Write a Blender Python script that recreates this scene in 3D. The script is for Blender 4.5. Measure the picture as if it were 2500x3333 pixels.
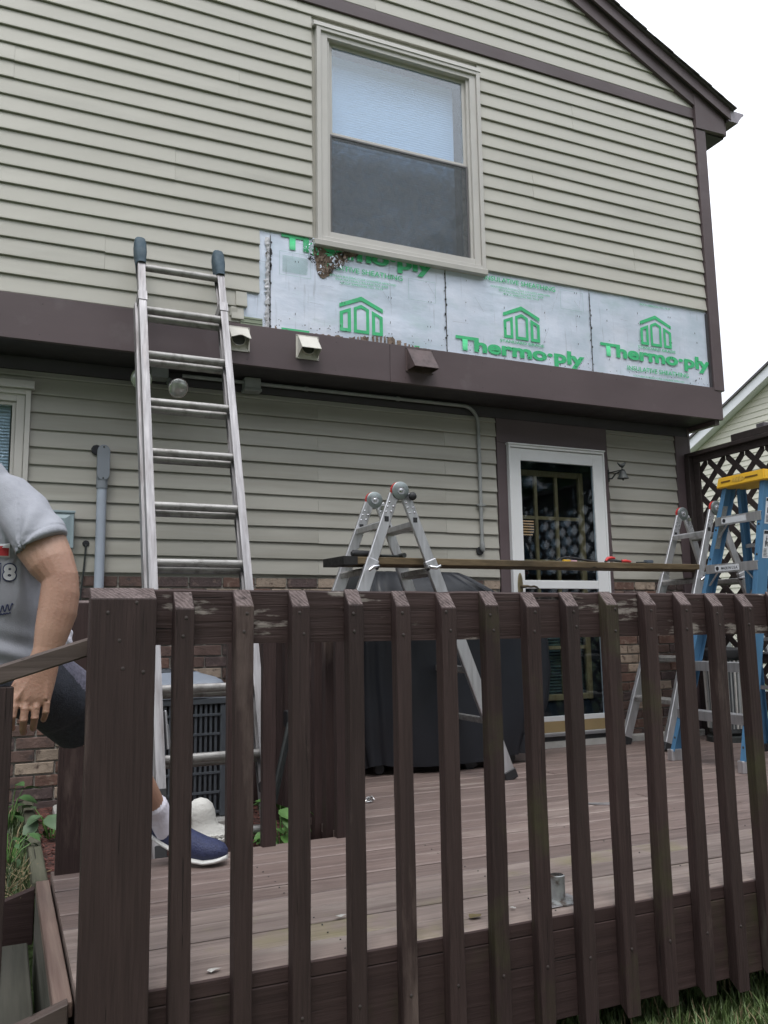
import bpy, bmesh, math, random
from mathutils import Vector, Matrix, Quaternion

random.seed(7)
R = math.radians
for o in list(bpy.data.objects):
    bpy.data.objects.remove(o, do_unlink=True)
scene = bpy.context.scene
COL = scene.collection

# ------------------------------------------------------------------ camera
cam_d = bpy.data.cameras.new('camera')
cam = bpy.data.objects.new('camera', cam_d)
COL.objects.link(cam)
scene.camera = cam
cam_d.sensor_fit = 'VERTICAL'
cam_d.sensor_height = 36.0
cam_d.lens = 2750.0 / 3333.0 * 36.0
cam_d.clip_start = 0.05
cam_d.clip_end = 400
yaw, pitch, roll = R(24.22), R(8.08), R(-0.945)
fw = Vector((math.sin(yaw) * math.cos(pitch), math.cos(yaw) * math.cos(pitch), math.sin(pitch)))
rt = Vector((math.cos(yaw), -math.sin(yaw), 0))
up = rt.cross(fw)
r2 = rt * math.cos(roll) + up * math.sin(roll)
u2 = -rt * math.sin(roll) + up * math.cos(roll)
m3 = Matrix((r2, u2, -fw)).transposed()
cam.matrix_world = Matrix.Translation((0, 0, 0.87)) @ m3.to_4x4()

# ------------------------------------------------------------------ sky
SUN_EL, SUN_AZ = R(62), R(205)      # azimuth measured from +Y towards +X
w = bpy.data.worlds.new('World')
scene.world = w
w.use_nodes = True
nt = w.node_tree
for n in list(nt.nodes):
    nt.nodes.remove(n)
out = nt.nodes.new('ShaderNodeOutputWorld')
bg = nt.nodes.new('ShaderNodeBackground')
sky = nt.nodes.new('ShaderNodeTexSky')
sky.sky_type = 'NISHITA'
sky.sun_disc = False
sky.sun_elevation = SUN_EL
sky.sun_rotation = SUN_AZ
sky.air_density = 1.0
sky.dust_density = 3.0
sky.altitude = 100
hs = nt.nodes.new('ShaderNodeHueSaturation')
hs.inputs['Saturation'].default_value = 0.35
nt.links.new(sky.outputs[0], hs.inputs['Color'])
tc = nt.nodes.new('ShaderNodeTexCoord')
mp = nt.nodes.new('ShaderNodeMapping')
mp.inputs['Scale'].default_value = (1.2, 1.2, 3.0)
nz = nt.nodes.new('ShaderNodeTexNoise')
nz.inputs['Scale'].default_value = 2.2
nz.inputs['Detail'].default_value = 5
rp = nt.nodes.new('ShaderNodeValToRGB')
rp.color_ramp.elements[0].position = 0.3
rp.color_ramp.elements[0].color = (23.6, 24.6, 26.6, 1)
rp.color_ramp.elements[1].position = 0.75
rp.color_ramp.elements[1].color = (27.2, 28.0, 29.6, 1)
nt.links.new(tc.outputs['Generated'], mp.inputs['Vector'])
nt.links.new(mp.outputs[0], nz.inputs['Vector'])
nt.links.new(nz.outputs['Fac'], rp.inputs['Fac'])
# an overcast sky is about three times brighter overhead than at the horizon
sxyz = nt.nodes.new('ShaderNodeSeparateXYZ')
nt.links.new(tc.outputs['Generated'], sxyz.inputs[0])
mr_ = nt.nodes.new('ShaderNodeMapRange')
mr_.inputs['From Min'].default_value = 0.0
mr_.inputs['From Max'].default_value = 1.0
mr_.inputs['To Min'].default_value = 0.36
mr_.inputs['To Max'].default_value = 1.0
nt.links.new(sxyz.outputs['Z'], mr_.inputs['Value'])
cg = nt.nodes.new('ShaderNodeCombineXYZ')
for i_ in range(3):
    nt.links.new(mr_.outputs[0], cg.inputs[i_])
mg = nt.nodes.new('ShaderNodeMixRGB')
mg.blend_type = 'MULTIPLY'
mg.inputs['Fac'].default_value = 1.0
nt.links.new(rp.outputs[0], mg.inputs['Color1'])
nt.links.new(cg.outputs[0], mg.inputs['Color2'])
mx = nt.nodes.new('ShaderNodeMixRGB')
mx.inputs['Fac'].default_value = 0.9          # a closed, bright cloud deck over the sky
nt.links.new(hs.outputs[0], mx.inputs['Color1'])
nt.links.new(mg.outputs[0], mx.inputs['Color2'])
nt.links.new(mx.outputs[0], bg.inputs['Color'])
bg.inputs['Strength'].default_value = 0.1
nt.links.new(bg.outputs[0], out.inputs['Surface'])

# ------------------------------------------------------------------ sun (veiled)
sd = bpy.data.lights.new('sun', 'SUN')
sd.energy = 1.5
sd.angle = R(22)
sd.color = (1.0, 0.97, 0.92)
sun = bpy.data.objects.new('sun', sd)
COL.objects.link(sun)
sdir = Vector((math.sin(SUN_AZ) * math.cos(SUN_EL), math.cos(SUN_AZ) * math.cos(SUN_EL), math.sin(SUN_EL)))
sun.rotation_euler = sdir.to_track_quat('Z', 'Y').to_euler()
sun.location = sdir * 30

scene.view_settings.view_transform = 'Standard'
scene.view_settings.look = 'None'
scene.view_settings.exposure = 0.0
scene.view_settings.gamma = 1.0
scene.view_settings.use_curve_mapping = False
scene.render.engine = 'CYCLES'
scene.cycles.max_bounces = 8
scene.cycles.transparent_max_bounces = 16

# =================================================================== helpers
ORG = {}          # world origin of each parent
def tag(o, label, cat, group=None):
    o['label'] = label
    o['category'] = cat
    if group:
        o['group'] = group
    return o

def thing(name, label, cat, loc=(0, 0, 0), group=None):
    o = bpy.data.objects.new(name, None)
    o.empty_display_size = 0.1
    COL.objects.link(o)
    o.location = loc
    ORG[o.name] = Vector(loc)
    return tag(o, label, cat, group)

def link(o, parent=None, loc=(0, 0, 0)):
    """loc is a world position; the mesh is given round it."""
    COL.objects.link(o)
    loc = Vector(loc)
    if parent is not None:
        o.parent = parent
        o.location = loc - ORG[parent.name]
    else:
        o.location = loc
    ORG[o.name] = loc
    return o

class MB:
    def __init__(s):
        s.v, s.f, s.m = [], [], []
    def add(s, vs, fs, mi=0):
        b = len(s.v)
        s.v += [tuple(x) for x in vs]
        for f in fs:
            s.f.append(tuple(b + i for i in f))
            s.m.append(mi)
        return s
    def box(s, x0, x1, y0, y1, z0, z1, mi=0):
        vs = [(x0, y0, z0), (x1, y0, z0), (x1, y1, z0), (x0, y1, z0), (x0, y0, z1), (x1, y0, z1), (x1, y1, z1), (x0, y1, z1)]
        return s.add(vs, [(0, 3, 2, 1), (4, 5, 6, 7), (0, 1, 5, 4), (1, 2, 6, 5), (2, 3, 7, 6), (3, 0, 4, 7)], mi)
    def hexa(s, vs, mi=0):
        return s.add(vs, [(0, 3, 2, 1), (4, 5, 6, 7), (0, 1, 5, 4), (1, 2, 6, 5), (2, 3, 7, 6), (3, 0, 4, 7)], mi)
    def sweep(s, poly, p, q, ax, ay, mi=0, poly2=None, capmi=None):
        """polygon (in ax, ay units) swept from p to q"""
        p, q, ax, ay = Vector(p), Vector(q), Vector(ax), Vector(ay)
        n = len(poly)
        poly2 = poly2 or poly
        vs = [p + ax * a + ay * b for a, b in poly] + [q + ax * a + ay * b for a, b in poly2]
        fs = [(i, (i + 1) % n, n + (i + 1) % n, n + i) for i in range(n)]
        s.add(vs, fs, mi)
        cm = mi if capmi is None else capmi
        b = len(s.v) - 2 * n
        s.f.append(tuple(b + i for i in reversed(range(n)))); s.m.append(cm)
        s.f.append(tuple(b + n + i for i in range(n))); s.m.append(cm)
        return s
    def beam(s, p, q, w, d, side=(1, 0, 0), mi=0, capmi=None):
        """box beam from p to q; w along side, d along the third axis"""
        p, q = Vector(p), Vector(q)
        t = (q - p).normalized()
        ax = Vector(side)
        ax = (ax - t * ax.dot(t)).normalized()
        ay = t.cross(ax)
        h, k = w / 2, d / 2
        return s.sweep([(-h, -k), (h, -k), (h, k), (-h, k)], p, q, ax, ay, mi, None, capmi)
    def tube(s, pts, r, seg=10, mi=0, cap=True):
        pts = [Vector(p) for p in pts]
        rs = r if isinstance(r, (list, tuple)) else [r] * len(pts)
        t0 = (pts[1] - pts[0]).normalized()
        ref = Vector((0, 0, 1)) if abs(t0.z) < 0.9 else Vector((1, 0, 0))
        ax = (ref - t0 * ref.dot(t0)).normalized()
        rings = []
        for i, p in enumerate(pts):
            a = pts[max(i - 1, 0)]
            b = pts[min(i + 1, len(pts) - 1)]
            t = (b - a).normalized()
            ax = (ax - t * ax.dot(t)).normalized()
            ay = t.cross(ax)
            rings.append([p + (ax * math.cos(2 * math.pi * k / seg) + ay * math.sin(2 * math.pi * k / seg)) * rs[i] for k in range(seg)])
        vs = [v for rg in rings for v in rg]
        fs = []
        for i in range(len(pts) - 1):
            for k in range(seg):
                k2 = (k + 1) % seg
                fs.append((i * seg + k, i * seg + k2, (i + 1) * seg + k2, (i + 1) * seg + k))
        if cap:
            fs.append(tuple(reversed(range(seg))))
            fs.append(tuple((len(pts) - 1) * seg + k for k in range(seg)))
        return s.add(vs, fs, mi)
    def lathe(s, c, axis, prof, seg=20, mi=0):
        """prof = [(r, h)...] round axis through c"""
        c, axis = Vector(c), Vector(axis).normalized()
        ref = Vector((0, 0, 1)) if abs(axis.z) < 0.9 else Vector((1, 0, 0))
        ax = (ref - axis * ref.dot(axis)).normalized()
        ay = axis.cross(ax)
        vs = []
        for r, h in prof:
            for k in range(seg):
                a = 2 * math.pi * k / seg
                vs.append(c + axis * h + (ax * math.cos(a) + ay * math.sin(a)) * r)
        fs = []
        for i in range(len(prof) - 1):
            for k in range(seg):
                k2 = (k + 1) % seg
                fs.append((i * seg + k, i * seg + k2, (i + 1) * seg + k2, (i + 1) * seg + k))
        fs.append(tuple(reversed(range(seg))))
        fs.append(tuple((len(prof) - 1) * seg + k for k in range(seg)))
        return s.add(vs, fs, mi)
    def loft(s, secs, seg=16, mi=0, cap=True):
        """secs = [(centre, axis_a * ra, axis_b * rb)]"""
        vs = []
        for c, a, b in secs:
            c, a, b = Vector(c), Vector(a), Vector(b)
            for k in range(seg):
                t = 2 * math.pi * k / seg
                vs.append(c + a * math.cos(t) + b * math.sin(t))
        fs = []
        for i in range(len(secs) - 1):
            for k in range(seg):
                k2 = (k + 1) % seg
                fs.append((i * seg + k, i * seg + k2, (i + 1) * seg + k2, (i + 1) * seg + k))
        if cap:
            fs.append(tuple(reversed(range(seg))))
            fs.append(tuple((len(secs) - 1) * seg + k for k in range(seg)))
        return s.add(vs, fs, mi)
    def mesh(s, name, mats, org=(0, 0, 0), bevel=0.0, bseg=1, smooth=False):
        o = Vector(org)
        me = bpy.data.meshes.new(name)
        me.from_pydata([tuple(Vector(v) - o) for v in s.v], [], s.f)
        for m in (mats if isinstance(mats, (list, tuple)) else [mats]):
            me.materials.append(m)
        for p, mi in zip(me.polygons, s.m):
            p.material_index = mi
        bm = bmesh.new()
        bm.from_mesh(me)
        bmesh.ops.recalc_face_normals(bm, faces=bm.faces)
        if bevel > 0:
            es = [e for e in bm.edges if len(e.link_faces) == 2 and e.calc_face_angle(0) > 0.5]
            bmesh.ops.bevel(bm, geom=es, offset=bevel, segments=bseg, affect='EDGES', clamp_overlap=True)
        bm.to_mesh(me)
        bm.free()
        if smooth:
            me.polygons.foreach_set('use_smooth', [True] * len(me.polygons))
            try:
                me.set_sharp_from_angle(angle=R(40))
            except Exception:
                pass
        me.update()
        return me
    def obj(s, name, mats, parent=None, bevel=0.0, bseg=1, smooth=False, org=None):
        """verts in world space"""
        if org is None:
            org = ORG[parent.name] if parent is not None else (0, 0, 0)
        me = s.mesh(name, mats, org, bevel, bseg, smooth)
        o = bpy.data.objects.new(name, me)
        return link(o, parent, org)

def bx(name, mat, parent, x0, x1, y0, y1, z0, z1, bevel=0.0):
    c = ((x0 + x1) / 2, (y0 + y1) / 2, (z0 + z1) / 2)
    return MB().box(x0, x1, y0, y1, z0, z1).obj(name, mat, parent, bevel, org=c)

def inst(name, me, parent, loc, rot=None):
    o = bpy.data.objects.new(name, me)
    link(o, parent, loc)
    if rot is not None:
        o.rotation_euler = rot
    return o

# ------------------------------------------------------------------ materials
def mat_base(name):
    m = bpy.data.materials.new(name)
    m.use_nodes = True
    t = m.node_tree
    p = t.nodes['Principled BSDF']
    return m, t, p

def coords(t, scale=(1, 1, 1), rnd=True):
    tc = t.nodes.new('ShaderNodeTexCoord')
    mp = t.nodes.new('ShaderNodeMapping')
    mp.inputs['Scale'].default_value = scale
    if rnd:
        oi = t.nodes.new('ShaderNodeObjectInfo')
        mu = t.nodes.new('ShaderNodeMath'); mu.operation = 'MULTIPLY'; mu.inputs[1].default_value = 37.0
        cb = t.nodes.new('ShaderNodeCombineXYZ')
        t.links.new(oi.outputs['Random'], mu.inputs[0])
        for i in range(3):
            t.links.new(mu.outputs[0], cb.inputs[i])
        ad = t.nodes.new('ShaderNodeVectorMath'); ad.operation = 'ADD'
        t.links.new(tc.outputs['Object'], ad.inputs[0])
        t.links.new(cb.outputs[0], ad.inputs[1])
        t.links.new(ad.outputs[0], mp.inputs['Vector'])
    else:
        t.links.new(tc.outputs['Object'], mp.inputs['Vector'])
    return mp.outputs[0]

def noise(t, vec, scale, detail=4, rough=0.55, dist=0.0):
    n = t.nodes.new('ShaderNodeTexNoise')
    n.inputs['Scale'].default_value = scale
    n.inputs['Detail'].default_value = detail
    n.inputs['Roughness'].default_value = rough
    n.inputs['Distortion'].default_value = dist
    t.links.new(vec, n.inputs['Vector'])
    return n.outputs['Fac']

def ramp(t, fac, stops):
    r = t.nodes.new('ShaderNodeValToRGB')
    e = r.color_ramp.elements
    while len(e) < len(stops):
        e.new(0.5)
    for el, (p, c) in zip(e, stops):
        el.position = p
        el.color = (*c, 1) if len(c) == 3 else c
    t.links.new(fac, r.inputs['Fac'])
    return r.outputs['Color']

def mix(t, a, b, fac, mode='MIX'):
    n = t.nodes.new('ShaderNodeMixRGB')
    n.blend_type = mode
    for sock, v in ((n.inputs['Fac'], fac), (n.inputs['Color1'], a), (n.inputs['Color2'], b)):
        if hasattr(v, 'links') or hasattr(v, 'is_linked'):
            t.links.new(v, sock)
        elif isinstance(v, (int, float)):
            sock.default_value = v
        else:
            sock.default_value = (*v, 1)
    return n.outputs['Color']

def bump(t, p, h, strength, dist=0.01):
    b = t.nodes.new('ShaderNodeBump')
    b.inputs['Strength'].default_value = strength
    b.inputs['Distance'].default_value = dist
    t.links.new(h, b.inputs['Height'])
    t.links.new(b.outputs[0], p.inputs['Normal'])

def objvar(t, col, amount):
    """small brightness difference from piece to piece"""
    oi = t.nodes.new('ShaderNodeObjectInfo')
    mr = t.nodes.new('ShaderNodeMapRange')
    mr.inputs['To Min'].default_value = 1 - amount
    mr.inputs['To Max'].default_value = 1 + amount
    t.links.new(oi.outputs['Random'], mr.inputs['Value'])
    cb = t.nodes.new('ShaderNodeCombineXYZ')
    for i in range(3):
        t.links.new(mr.outputs[0], cb.inputs[i])
    return mix(t, col, cb.outputs[0], 1.0, 'MULTIPLY')

def sc(c, k):
    return tuple(min(1.0, x * k) for x in c)

def pmat(name, col, rough=0.5, var=0.12, scale=6, stretch=(1, 1, 1), bmp=0.0, bscale=40, metal=0.0, ov=0.0, spec=0.5, detail=5, dirt=None, dirt_lo=0.55, dirt_hi=0.75, dirt_scale=3, dirt_stretch=(1, 1, 1)):
    m, t, p = mat_base(name)
    v = coords(t, stretch)
    c = ramp(t, noise(t, v, scale, detail), [(0.3, sc(col, 1 - var)), (0.7, sc(col, 1 + var))])
    if ov:
        c = objvar(t, c, ov)
    if dirt:
        v2 = coords(t, dirt_stretch)
        f = ramp(t, noise(t, v2, dirt_scale, 6, 0.6), [(dirt_lo, (0, 0, 0)), (dirt_hi, (1, 1, 1))])
        c = mix(t, c, dirt, f)
    t.links.new(c, p.inputs['Base Color'])
    rr = ramp(t, noise(t, v, scale * 2.3, 3), [(0.3, (rough * 0.85,) * 3), (0.7, (min(1, rough * 1.15),) * 3)])
    t.links.new(rr, p.inputs['Roughness'])
    p.inputs['Metallic'].default_value = metal
    p.inputs['Specular IOR Level'].default_value = spec
    if bmp:
        v3 = coords(t, stretch)
        bump(t, p, noise(t, v3, bscale, 4), bmp)
    return m

def wood(name, dark, mid, light, axis='X', rough=0.75, fine=60, bmp=0.5, ov=0.15, wear=None, wear_lo=0.62, wear_hi=0.72, wscale=5, moss=None, spec=0.3):
    m, t, p = mat_base(name)
    s = {'X': (0.035, 1, 1), 'Y': (1, 0.035, 1), 'Z': (1, 1, 0.035)}[axis]
    v = coords(t, s)
    g = noise(t, v, fine, 6, 0.6, 0.4)
    v2 = coords(t, tuple(x ** 0.6 for x in s))
    b = noise(t, v2, 7, 5, 0.6, 0.6)
    c1 = ramp(t, g, [(0.28, dark), (0.5, mid), (0.75, light)])
    c2 = ramp(t, b, [(0.3, sc(mid, 0.72)), (0.5, mid), (0.72, sc(light, 1.1))])
    c = mix(t, c1, c2, 0.5)
    c = objvar(t, c, ov)
    # drying cracks
    v4 = coords(t, tuple(x ** 1.15 for x in s))
    cr = ramp(t, noise(t, v4, fine * 1.5, 2, 0.5, 0.3), [(0.265, (1, 1, 1)), (0.295, (0, 0, 0))])
    c = mix(t, c, sc(dark, 0.45), cr)
    if wear:
        v3 = coords(t, tuple(x ** 0.45 for x in s))
        f = ramp(t, noise(t, v3, wscale, 8, 0.65), [(wear_lo, (0, 0, 0)), (wear_hi, (1, 1, 1))])
        c = mix(t, c, wear, f)
    if moss:
        v5 = coords(t, (1, 1, 1))
        f = ramp(t, noise(t, v5, 2.2, 7, 0.62), [(0.54, (0, 0, 0)), (0.74, (0.8, 0.8, 0.8))])
        c = mix(t, c, moss, f)
    t.links.new(c, p.inputs['Base Color'])
    p.inputs['Roughness'].default_value = rough
    p.inputs['Specular IOR Level'].default_value = spec
    h = mix(t, g, sc((1, 1, 1), 0), cr)
    bump(t, p, h, bmp, 0.004)
    return m

def endgrain(name, dark, light):
    m, t, p = mat_base(name)
    v = coords(t, (1, 1, 1))
    wv = t.nodes.new('ShaderNodeTexWave')
    wv.wave_type = 'RINGS'
    wv.rings_direction = 'Z'
    wv.inputs['Scale'].default_value = 34
    wv.inputs['Distortion'].default_value = 6
    wv.inputs['Detail'].default_value = 3
    t.links.new(v, wv.inputs['Vector'])
    c = mix(t, ramp(t, wv.outputs['Fac'], [(0.2, dark), (0.7, light)]), ramp(t, noise(t, v, 25, 6, 0.7), [(0.35, dark), (0.65, sc(light, 0.9))]), 0.72)
    n = noise(t, v, 60, 5)
    c = mix(t, c, sc(dark, 0.6), ramp(t, n, [(0.55, (0, 0, 0)), (0.7, (1, 1, 1))]))
    t.links.new(c, p.inputs['Base Color'])
    p.inputs['Roughness'].default_value = 0.9
    bump(t, p, wv.outputs['Fac'], 0.6, 0.003)
    return m

def glass(name, tint=(0.9, 0.95, 1.0), refl=1.0, rgh=0.015):
    m = bpy.data.materials.new(name)
    m.use_nodes = True
    t = m.node_tree
    for n in list(t.nodes):
        t.nodes.remove(n)
    o = t.nodes.new('ShaderNodeOutputMaterial')
    tr = t.nodes.new('ShaderNodeBsdfTransparent'); tr.inputs[0].default_value = (*tint, 1)
    gl = t.nodes.new('ShaderNodeBsdfGlossy'); gl.inputs['Roughness'].default_value = rgh
    gl.inputs['Color'].default_value = (1, 1, 1, 1)
    lw = t.nodes.new('ShaderNodeLayerWeight'); lw.inputs['Blend'].default_value = 0.5
    pw = t.nodes.new('ShaderNodeMath'); pw.operation = 'POWER'; pw.inputs[1].default_value = 5.0
    fr = t.nodes.new('ShaderNodeMath'); fr.operation = 'MULTIPLY_ADD'; fr.inputs[1].default_value = 0.96; fr.inputs[2].default_value = 0.04
    t.links.new(lw.outputs['Facing'], pw.inputs[0])
    t.links.new(pw.outputs[0], fr.inputs[0])
    mu = t.nodes.new('ShaderNodeMath'); mu.operation = 'MULTIPLY'; mu.inputs[1].default_value = refl; mu.use_clamp = True
    v = coords(t, (1, 1, 1))
    nn = noise(t, v, 3, 2)
    bp = t.nodes.new('ShaderNodeBump'); bp.inputs['Strength'].default_value = 0.03; bp.inputs['Distance'].default_value = 0.01
    t.links.new(nn, bp.inputs['Height'])
    t.links.new(bp.outputs[0], gl.inputs['Normal'])
    t.links.new(fr.outputs[0], mu.inputs[0])
    ms = t.nodes.new('ShaderNodeMixShader')
    t.links.new(mu.outputs[0], ms.inputs[0])
    t.links.new(tr.outputs[0], ms.inputs[1])
    t.links.new(gl.outputs[0], ms.inputs[2])
    t.links.new(ms.outputs[0], o.inputs['Surface'])
    return m

def mesh_screen(name, col=(0.10, 0.11, 0.12), cover=0.48):
    m = bpy.data.materials.new(name)
    m.use_nodes = True
    t = m.node_tree
    p = t.nodes['Principled BSDF']
    p.inputs['Base Color'].default_value = (*col, 1)
    p.inputs['Roughness'].default_value = 0.6
    o = [n for n in t.nodes if n.type == 'OUTPUT_MATERIAL'][0]
    tr = t.nodes.new('ShaderNodeBsdfTransparent')
    ms = t.nodes.new('ShaderNodeMixShader')
    v = coords(t, (1, 1, 1))
    f = ramp(t, noise(t, v, 9, 5, 0.6, 2.0), [(0.35, (cover - 0.12,) * 3), (0.65, (cover + 0.12,) * 3)])
    t.links.new(f, ms.inputs[0])
    t.links.new(tr.outputs[0], ms.inputs[1])
    t.links.new(p.outputs[0], ms.inputs[2])
    t.links.new(ms.outputs[0], o.inputs['Surface'])
    return m

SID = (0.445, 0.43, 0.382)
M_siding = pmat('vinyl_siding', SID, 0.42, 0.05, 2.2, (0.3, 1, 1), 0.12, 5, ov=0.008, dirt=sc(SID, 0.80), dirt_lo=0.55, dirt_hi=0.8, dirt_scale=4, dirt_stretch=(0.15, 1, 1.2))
M_siding_low = pmat('vinyl_siding_grimy_shaded', sc(SID, 0.84), 0.5, 0.06, 3, (0.3, 1, 1), 0.12, 5, ov=0.008, dirt=(0.23, 0.22, 0.185), dirt_lo=0.42, dirt_hi=0.8, dirt_scale=3.2, dirt_stretch=(0.12, 1, 1.6))  # streaky grime, with overhang shade also put into the darker colour
M_trim = pmat('brown_trim_paint', (0.098, 0.072, 0.077), 0.5, 0.14, 2.5, (0.5, 1, 1), 0.05, 20, dirt=(0.14, 0.115, 0.12), dirt_lo=0.6, dirt_hi=0.8, dirt_scale=3)
M_soffit = pmat('dark_soffit', (0.045, 0.04, 0.045), 0.6, 0.1, 3)
M_beige = pmat('beige_trim', (0.52, 0.50, 0.475), 0.45, 0.05, 5, dirt=(0.3, 0.28, 0.25), dirt_lo=0.66, dirt_hi=0.85, dirt_scale=7)
M_white = pmat('white_door_paint', (0.70, 0.71, 0.72), 0.35, 0.03, 6, dirt=(0.45, 0.44, 0.42), dirt_lo=0.7, dirt_hi=0.9, dirt_scale=9)
M_glass = glass('window_glass', (0.88, 0.95, 1.0), 2.4)
M_doorglass = glass('door_glass', (0.8, 0.86, 0.9), 0.75, 0.035)
M_screen = mesh_screen('insect_screen')
M_blind = pmat('pleated_shade', (0.52, 0.60, 0.74), 0.8, 0.04, 4)
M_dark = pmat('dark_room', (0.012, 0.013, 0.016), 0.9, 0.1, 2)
M_oak = wood('door_oak', (0.16, 0.10, 0.04), (0.27, 0.19, 0.09), (0.36, 0.27, 0.14), 'Z', 0.5, 60, 0.2, 0.05)
M_tan = pmat('tan_sill_paint', (0.30, 0.22, 0.11), 0.5, 0.1, 5)
M_brass = pmat('aged_brass', (0.24, 0.2, 0.12), 0.4, 0.2, 20, metal=0.8)
M_black = pmat('black_rubber', (0.015, 0.015, 0.017), 0.55, 0.2, 10)
M_foil = None
M_mortar = pmat('mortar', (0.36, 0.34, 0.31), 0.95, 0.15, 25, bmp=0.4, bscale=90)
M_bricks = [pmat('brick_' + n, c, 0.9, 0.22, 14, (1, 1, 1), 0.5, 60, ov=0.18, dirt=d, dirt_lo=0.55, dirt_hi=0.68, dirt_scale=22)
            for n, c, d in (('brown', (0.125, 0.08, 0.068), (0.055, 0.043, 0.043)), ('dark', (0.085, 0.06, 0.058), (0.18, 0.13, 0.11)),
                            ('tan', (0.33, 0.26, 0.205), (0.09, 0.06, 0.05)), ('red', (0.15, 0.085, 0.067), (0.26, 0.2, 0.16)))]
M_alu = pmat('ladder_aluminium', (0.55, 0.55, 0.57), 0.42, 0.18, 30, (1, 1, 0.08), 0.15, 60, metal=0.85, dirt=(0.28, 0.27, 0.26), dirt_lo=0.55, dirt_hi=0.8, dirt_scale=14, dirt_stretch=(1, 1, 0.2))
M_alu_old = pmat('weathered_aluminium', (0.335, 0.325, 0.335), 0.55, 0.22, 40, (1, 0.1, 0.1), 0.3, 60, metal=0.7, dirt=(0.22, 0.2, 0.2), dirt_lo=0.5, dirt_hi=0.72, dirt_scale=26, dirt_stretch=(1, 0.12, 0.12))
M_rung = pmat('rung_aluminium', (0.36, 0.35, 0.34), 0.55, 0.2, 40, (0.1, 1, 1), 0.3, 70, metal=0.7, dirt=(0.16, 0.15, 0.14), dirt_lo=0.5, dirt_hi=0.75, dirt_scale=18)
M_zinc = pmat('zinc_plate', (0.26, 0.29, 0.29), 0.4, 0.12, 12, metal=0.8)
M_chrome = pmat('chrome', (0.6, 0.6, 0.62), 0.22, 0.05, 12, metal=1.0)
M_mitt = pmat('blue_grey_rubber', (0.045, 0.075, 0.10), 0.75, 0.2, 14, bmp=0.2, bscale=60, dirt=(0.10, 0.13, 0.15), dirt_lo=0.5, dirt_hi=0.8, dirt_scale=8)
M_fibre = pmat('blue_fibreglass', (0.075, 0.19, 0.33), 0.45, 0.14, 30, (1, 1, 0.1), 0.1, 90, dirt=(0.12, 0.26, 0.42), dirt_lo=0.55, dirt_hi=0.8, dirt_scale=10, dirt_stretch=(1, 1, 0.2))
M_yellow = pmat('yellow_plastic', (0.72, 0.42, 0.03), 0.5, 0.08, 12, dirt=(0.45, 0.24, 0.03), dirt_lo=0.62, dirt_hi=0.85, dirt_scale=12)
M_red = pmat('red_plastic', (0.55, 0.04, 0.04), 0.4, 0.1, 20)
M_grey_pvc = pmat('grey_pvc', (0.34, 0.38, 0.45), 0.5, 0.06, 6)
M_grey_box = pmat('grey_green_metal', (0.27, 0.34, 0.37), 0.45, 0.05, 6)
M_cond = pmat('painted_conduit', (0.27, 0.28, 0.28), 0.5, 0.12, 12)
M_hood = pmat('beige_vent_plastic', (0.58, 0.56, 0.51), 0.6, 0.08, 10, dirt=(0.16, 0.14, 0.12), dirt_lo=0.58, dirt_hi=0.75, dirt_scale=9)
M_hoodbrown = pmat('brown_vent_metal', (0.10, 0.07, 0.07), 0.6, 0.16, 14, dirt=(0.05, 0.035, 0.035), dirt_lo=0.5, dirt_hi=0.7, dirt_scale=12)
M_lens = pmat('lamp_lens', (0.55, 0.57, 0.55), 0.2, 0.12, 30, (1, 1, 1), 0.1, 160, metal=0.6, spec=0.8)
M_iron = pmat('dark_iron', (0.05, 0.055, 0.055), 0.6, 0.2, 20, metal=0.4)
M_cover = pmat('grill_cover_vinyl', (0.007, 0.009, 0.014), 0.5, 0.2, 3, (1, 1, 1), 0.35, 7)
M_acg = pmat('condenser_grey', (0.33, 0.37, 0.44), 0.45, 0.06, 6)
M_acd = pmat('condenser_louvre', (0.085, 0.095, 0.11), 0.5, 0.1, 6)
M_stone = pmat('white_concrete', (0.58, 0.57, 0.54), 0.9, 0.08, 10, bmp=0.5, bscale=50, dirt=(0.2, 0.2, 0.18), dirt_lo=0.66, dirt_hi=0.75, dirt_scale=22)
M_conc = pmat('concrete', (0.42, 0.41, 0.39), 0.95, 0.12, 10, bmp=0.5, bscale=60, dirt=(0.12, 0.11, 0.1), dirt_lo=0.64, dirt_hi=0.74, dirt_scale=16)
D1, D2, D3 = (0.017, 0.0095, 0.009), (0.0375, 0.0222, 0.0208), (0.060, 0.0375, 0.035)
M_post = wood('railing_wood_upright', D1, D2, D3, 'Z', 0.62, 130, 1.0, 0.16, wear=(0.115, 0.082, 0.072), wear_lo=0.59, wear_hi=0.70, wscale=5, spec=0.35)
M_postmoss = wood('railing_wood_mossy', D1, D2, sc(D3, 1.15), 'Z', 0.7, 130, 1.0, 0.16, wear=(0.13, 0.115, 0.095), wear_lo=0.56, wear_hi=0.66, wscale=4, moss=(0.055, 0.06, 0.02))
M_rail = wood('railing_wood_level', D1, sc(D2, 1.1), sc(D3, 1.1), 'X', 0.65, 70, 1.0, 0.08, wear=(0.24, 0.21, 0.19), wear_lo=0.575, wear_hi=0.615, wscale=11)
M_fascia = wood('fascia_wood', sc(D1, 1.2), sc(D2, 1.15), sc(D3, 1.1), 'X', 0.7, 60, 0.6, 0.08, moss=(0.05, 0.055, 0.02))
M_deck = wood('deck_boards', (0.075, 0.050, 0.044), (0.168, 0.124, 0.111), (0.255, 0.198, 0.177), 'X', 0.52, 60, 0.7, 0.16, wear=(0.34, 0.28, 0.25), wear_lo=0.58, wear_hi=0.75, wscale=4, spec=0.5)
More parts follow.
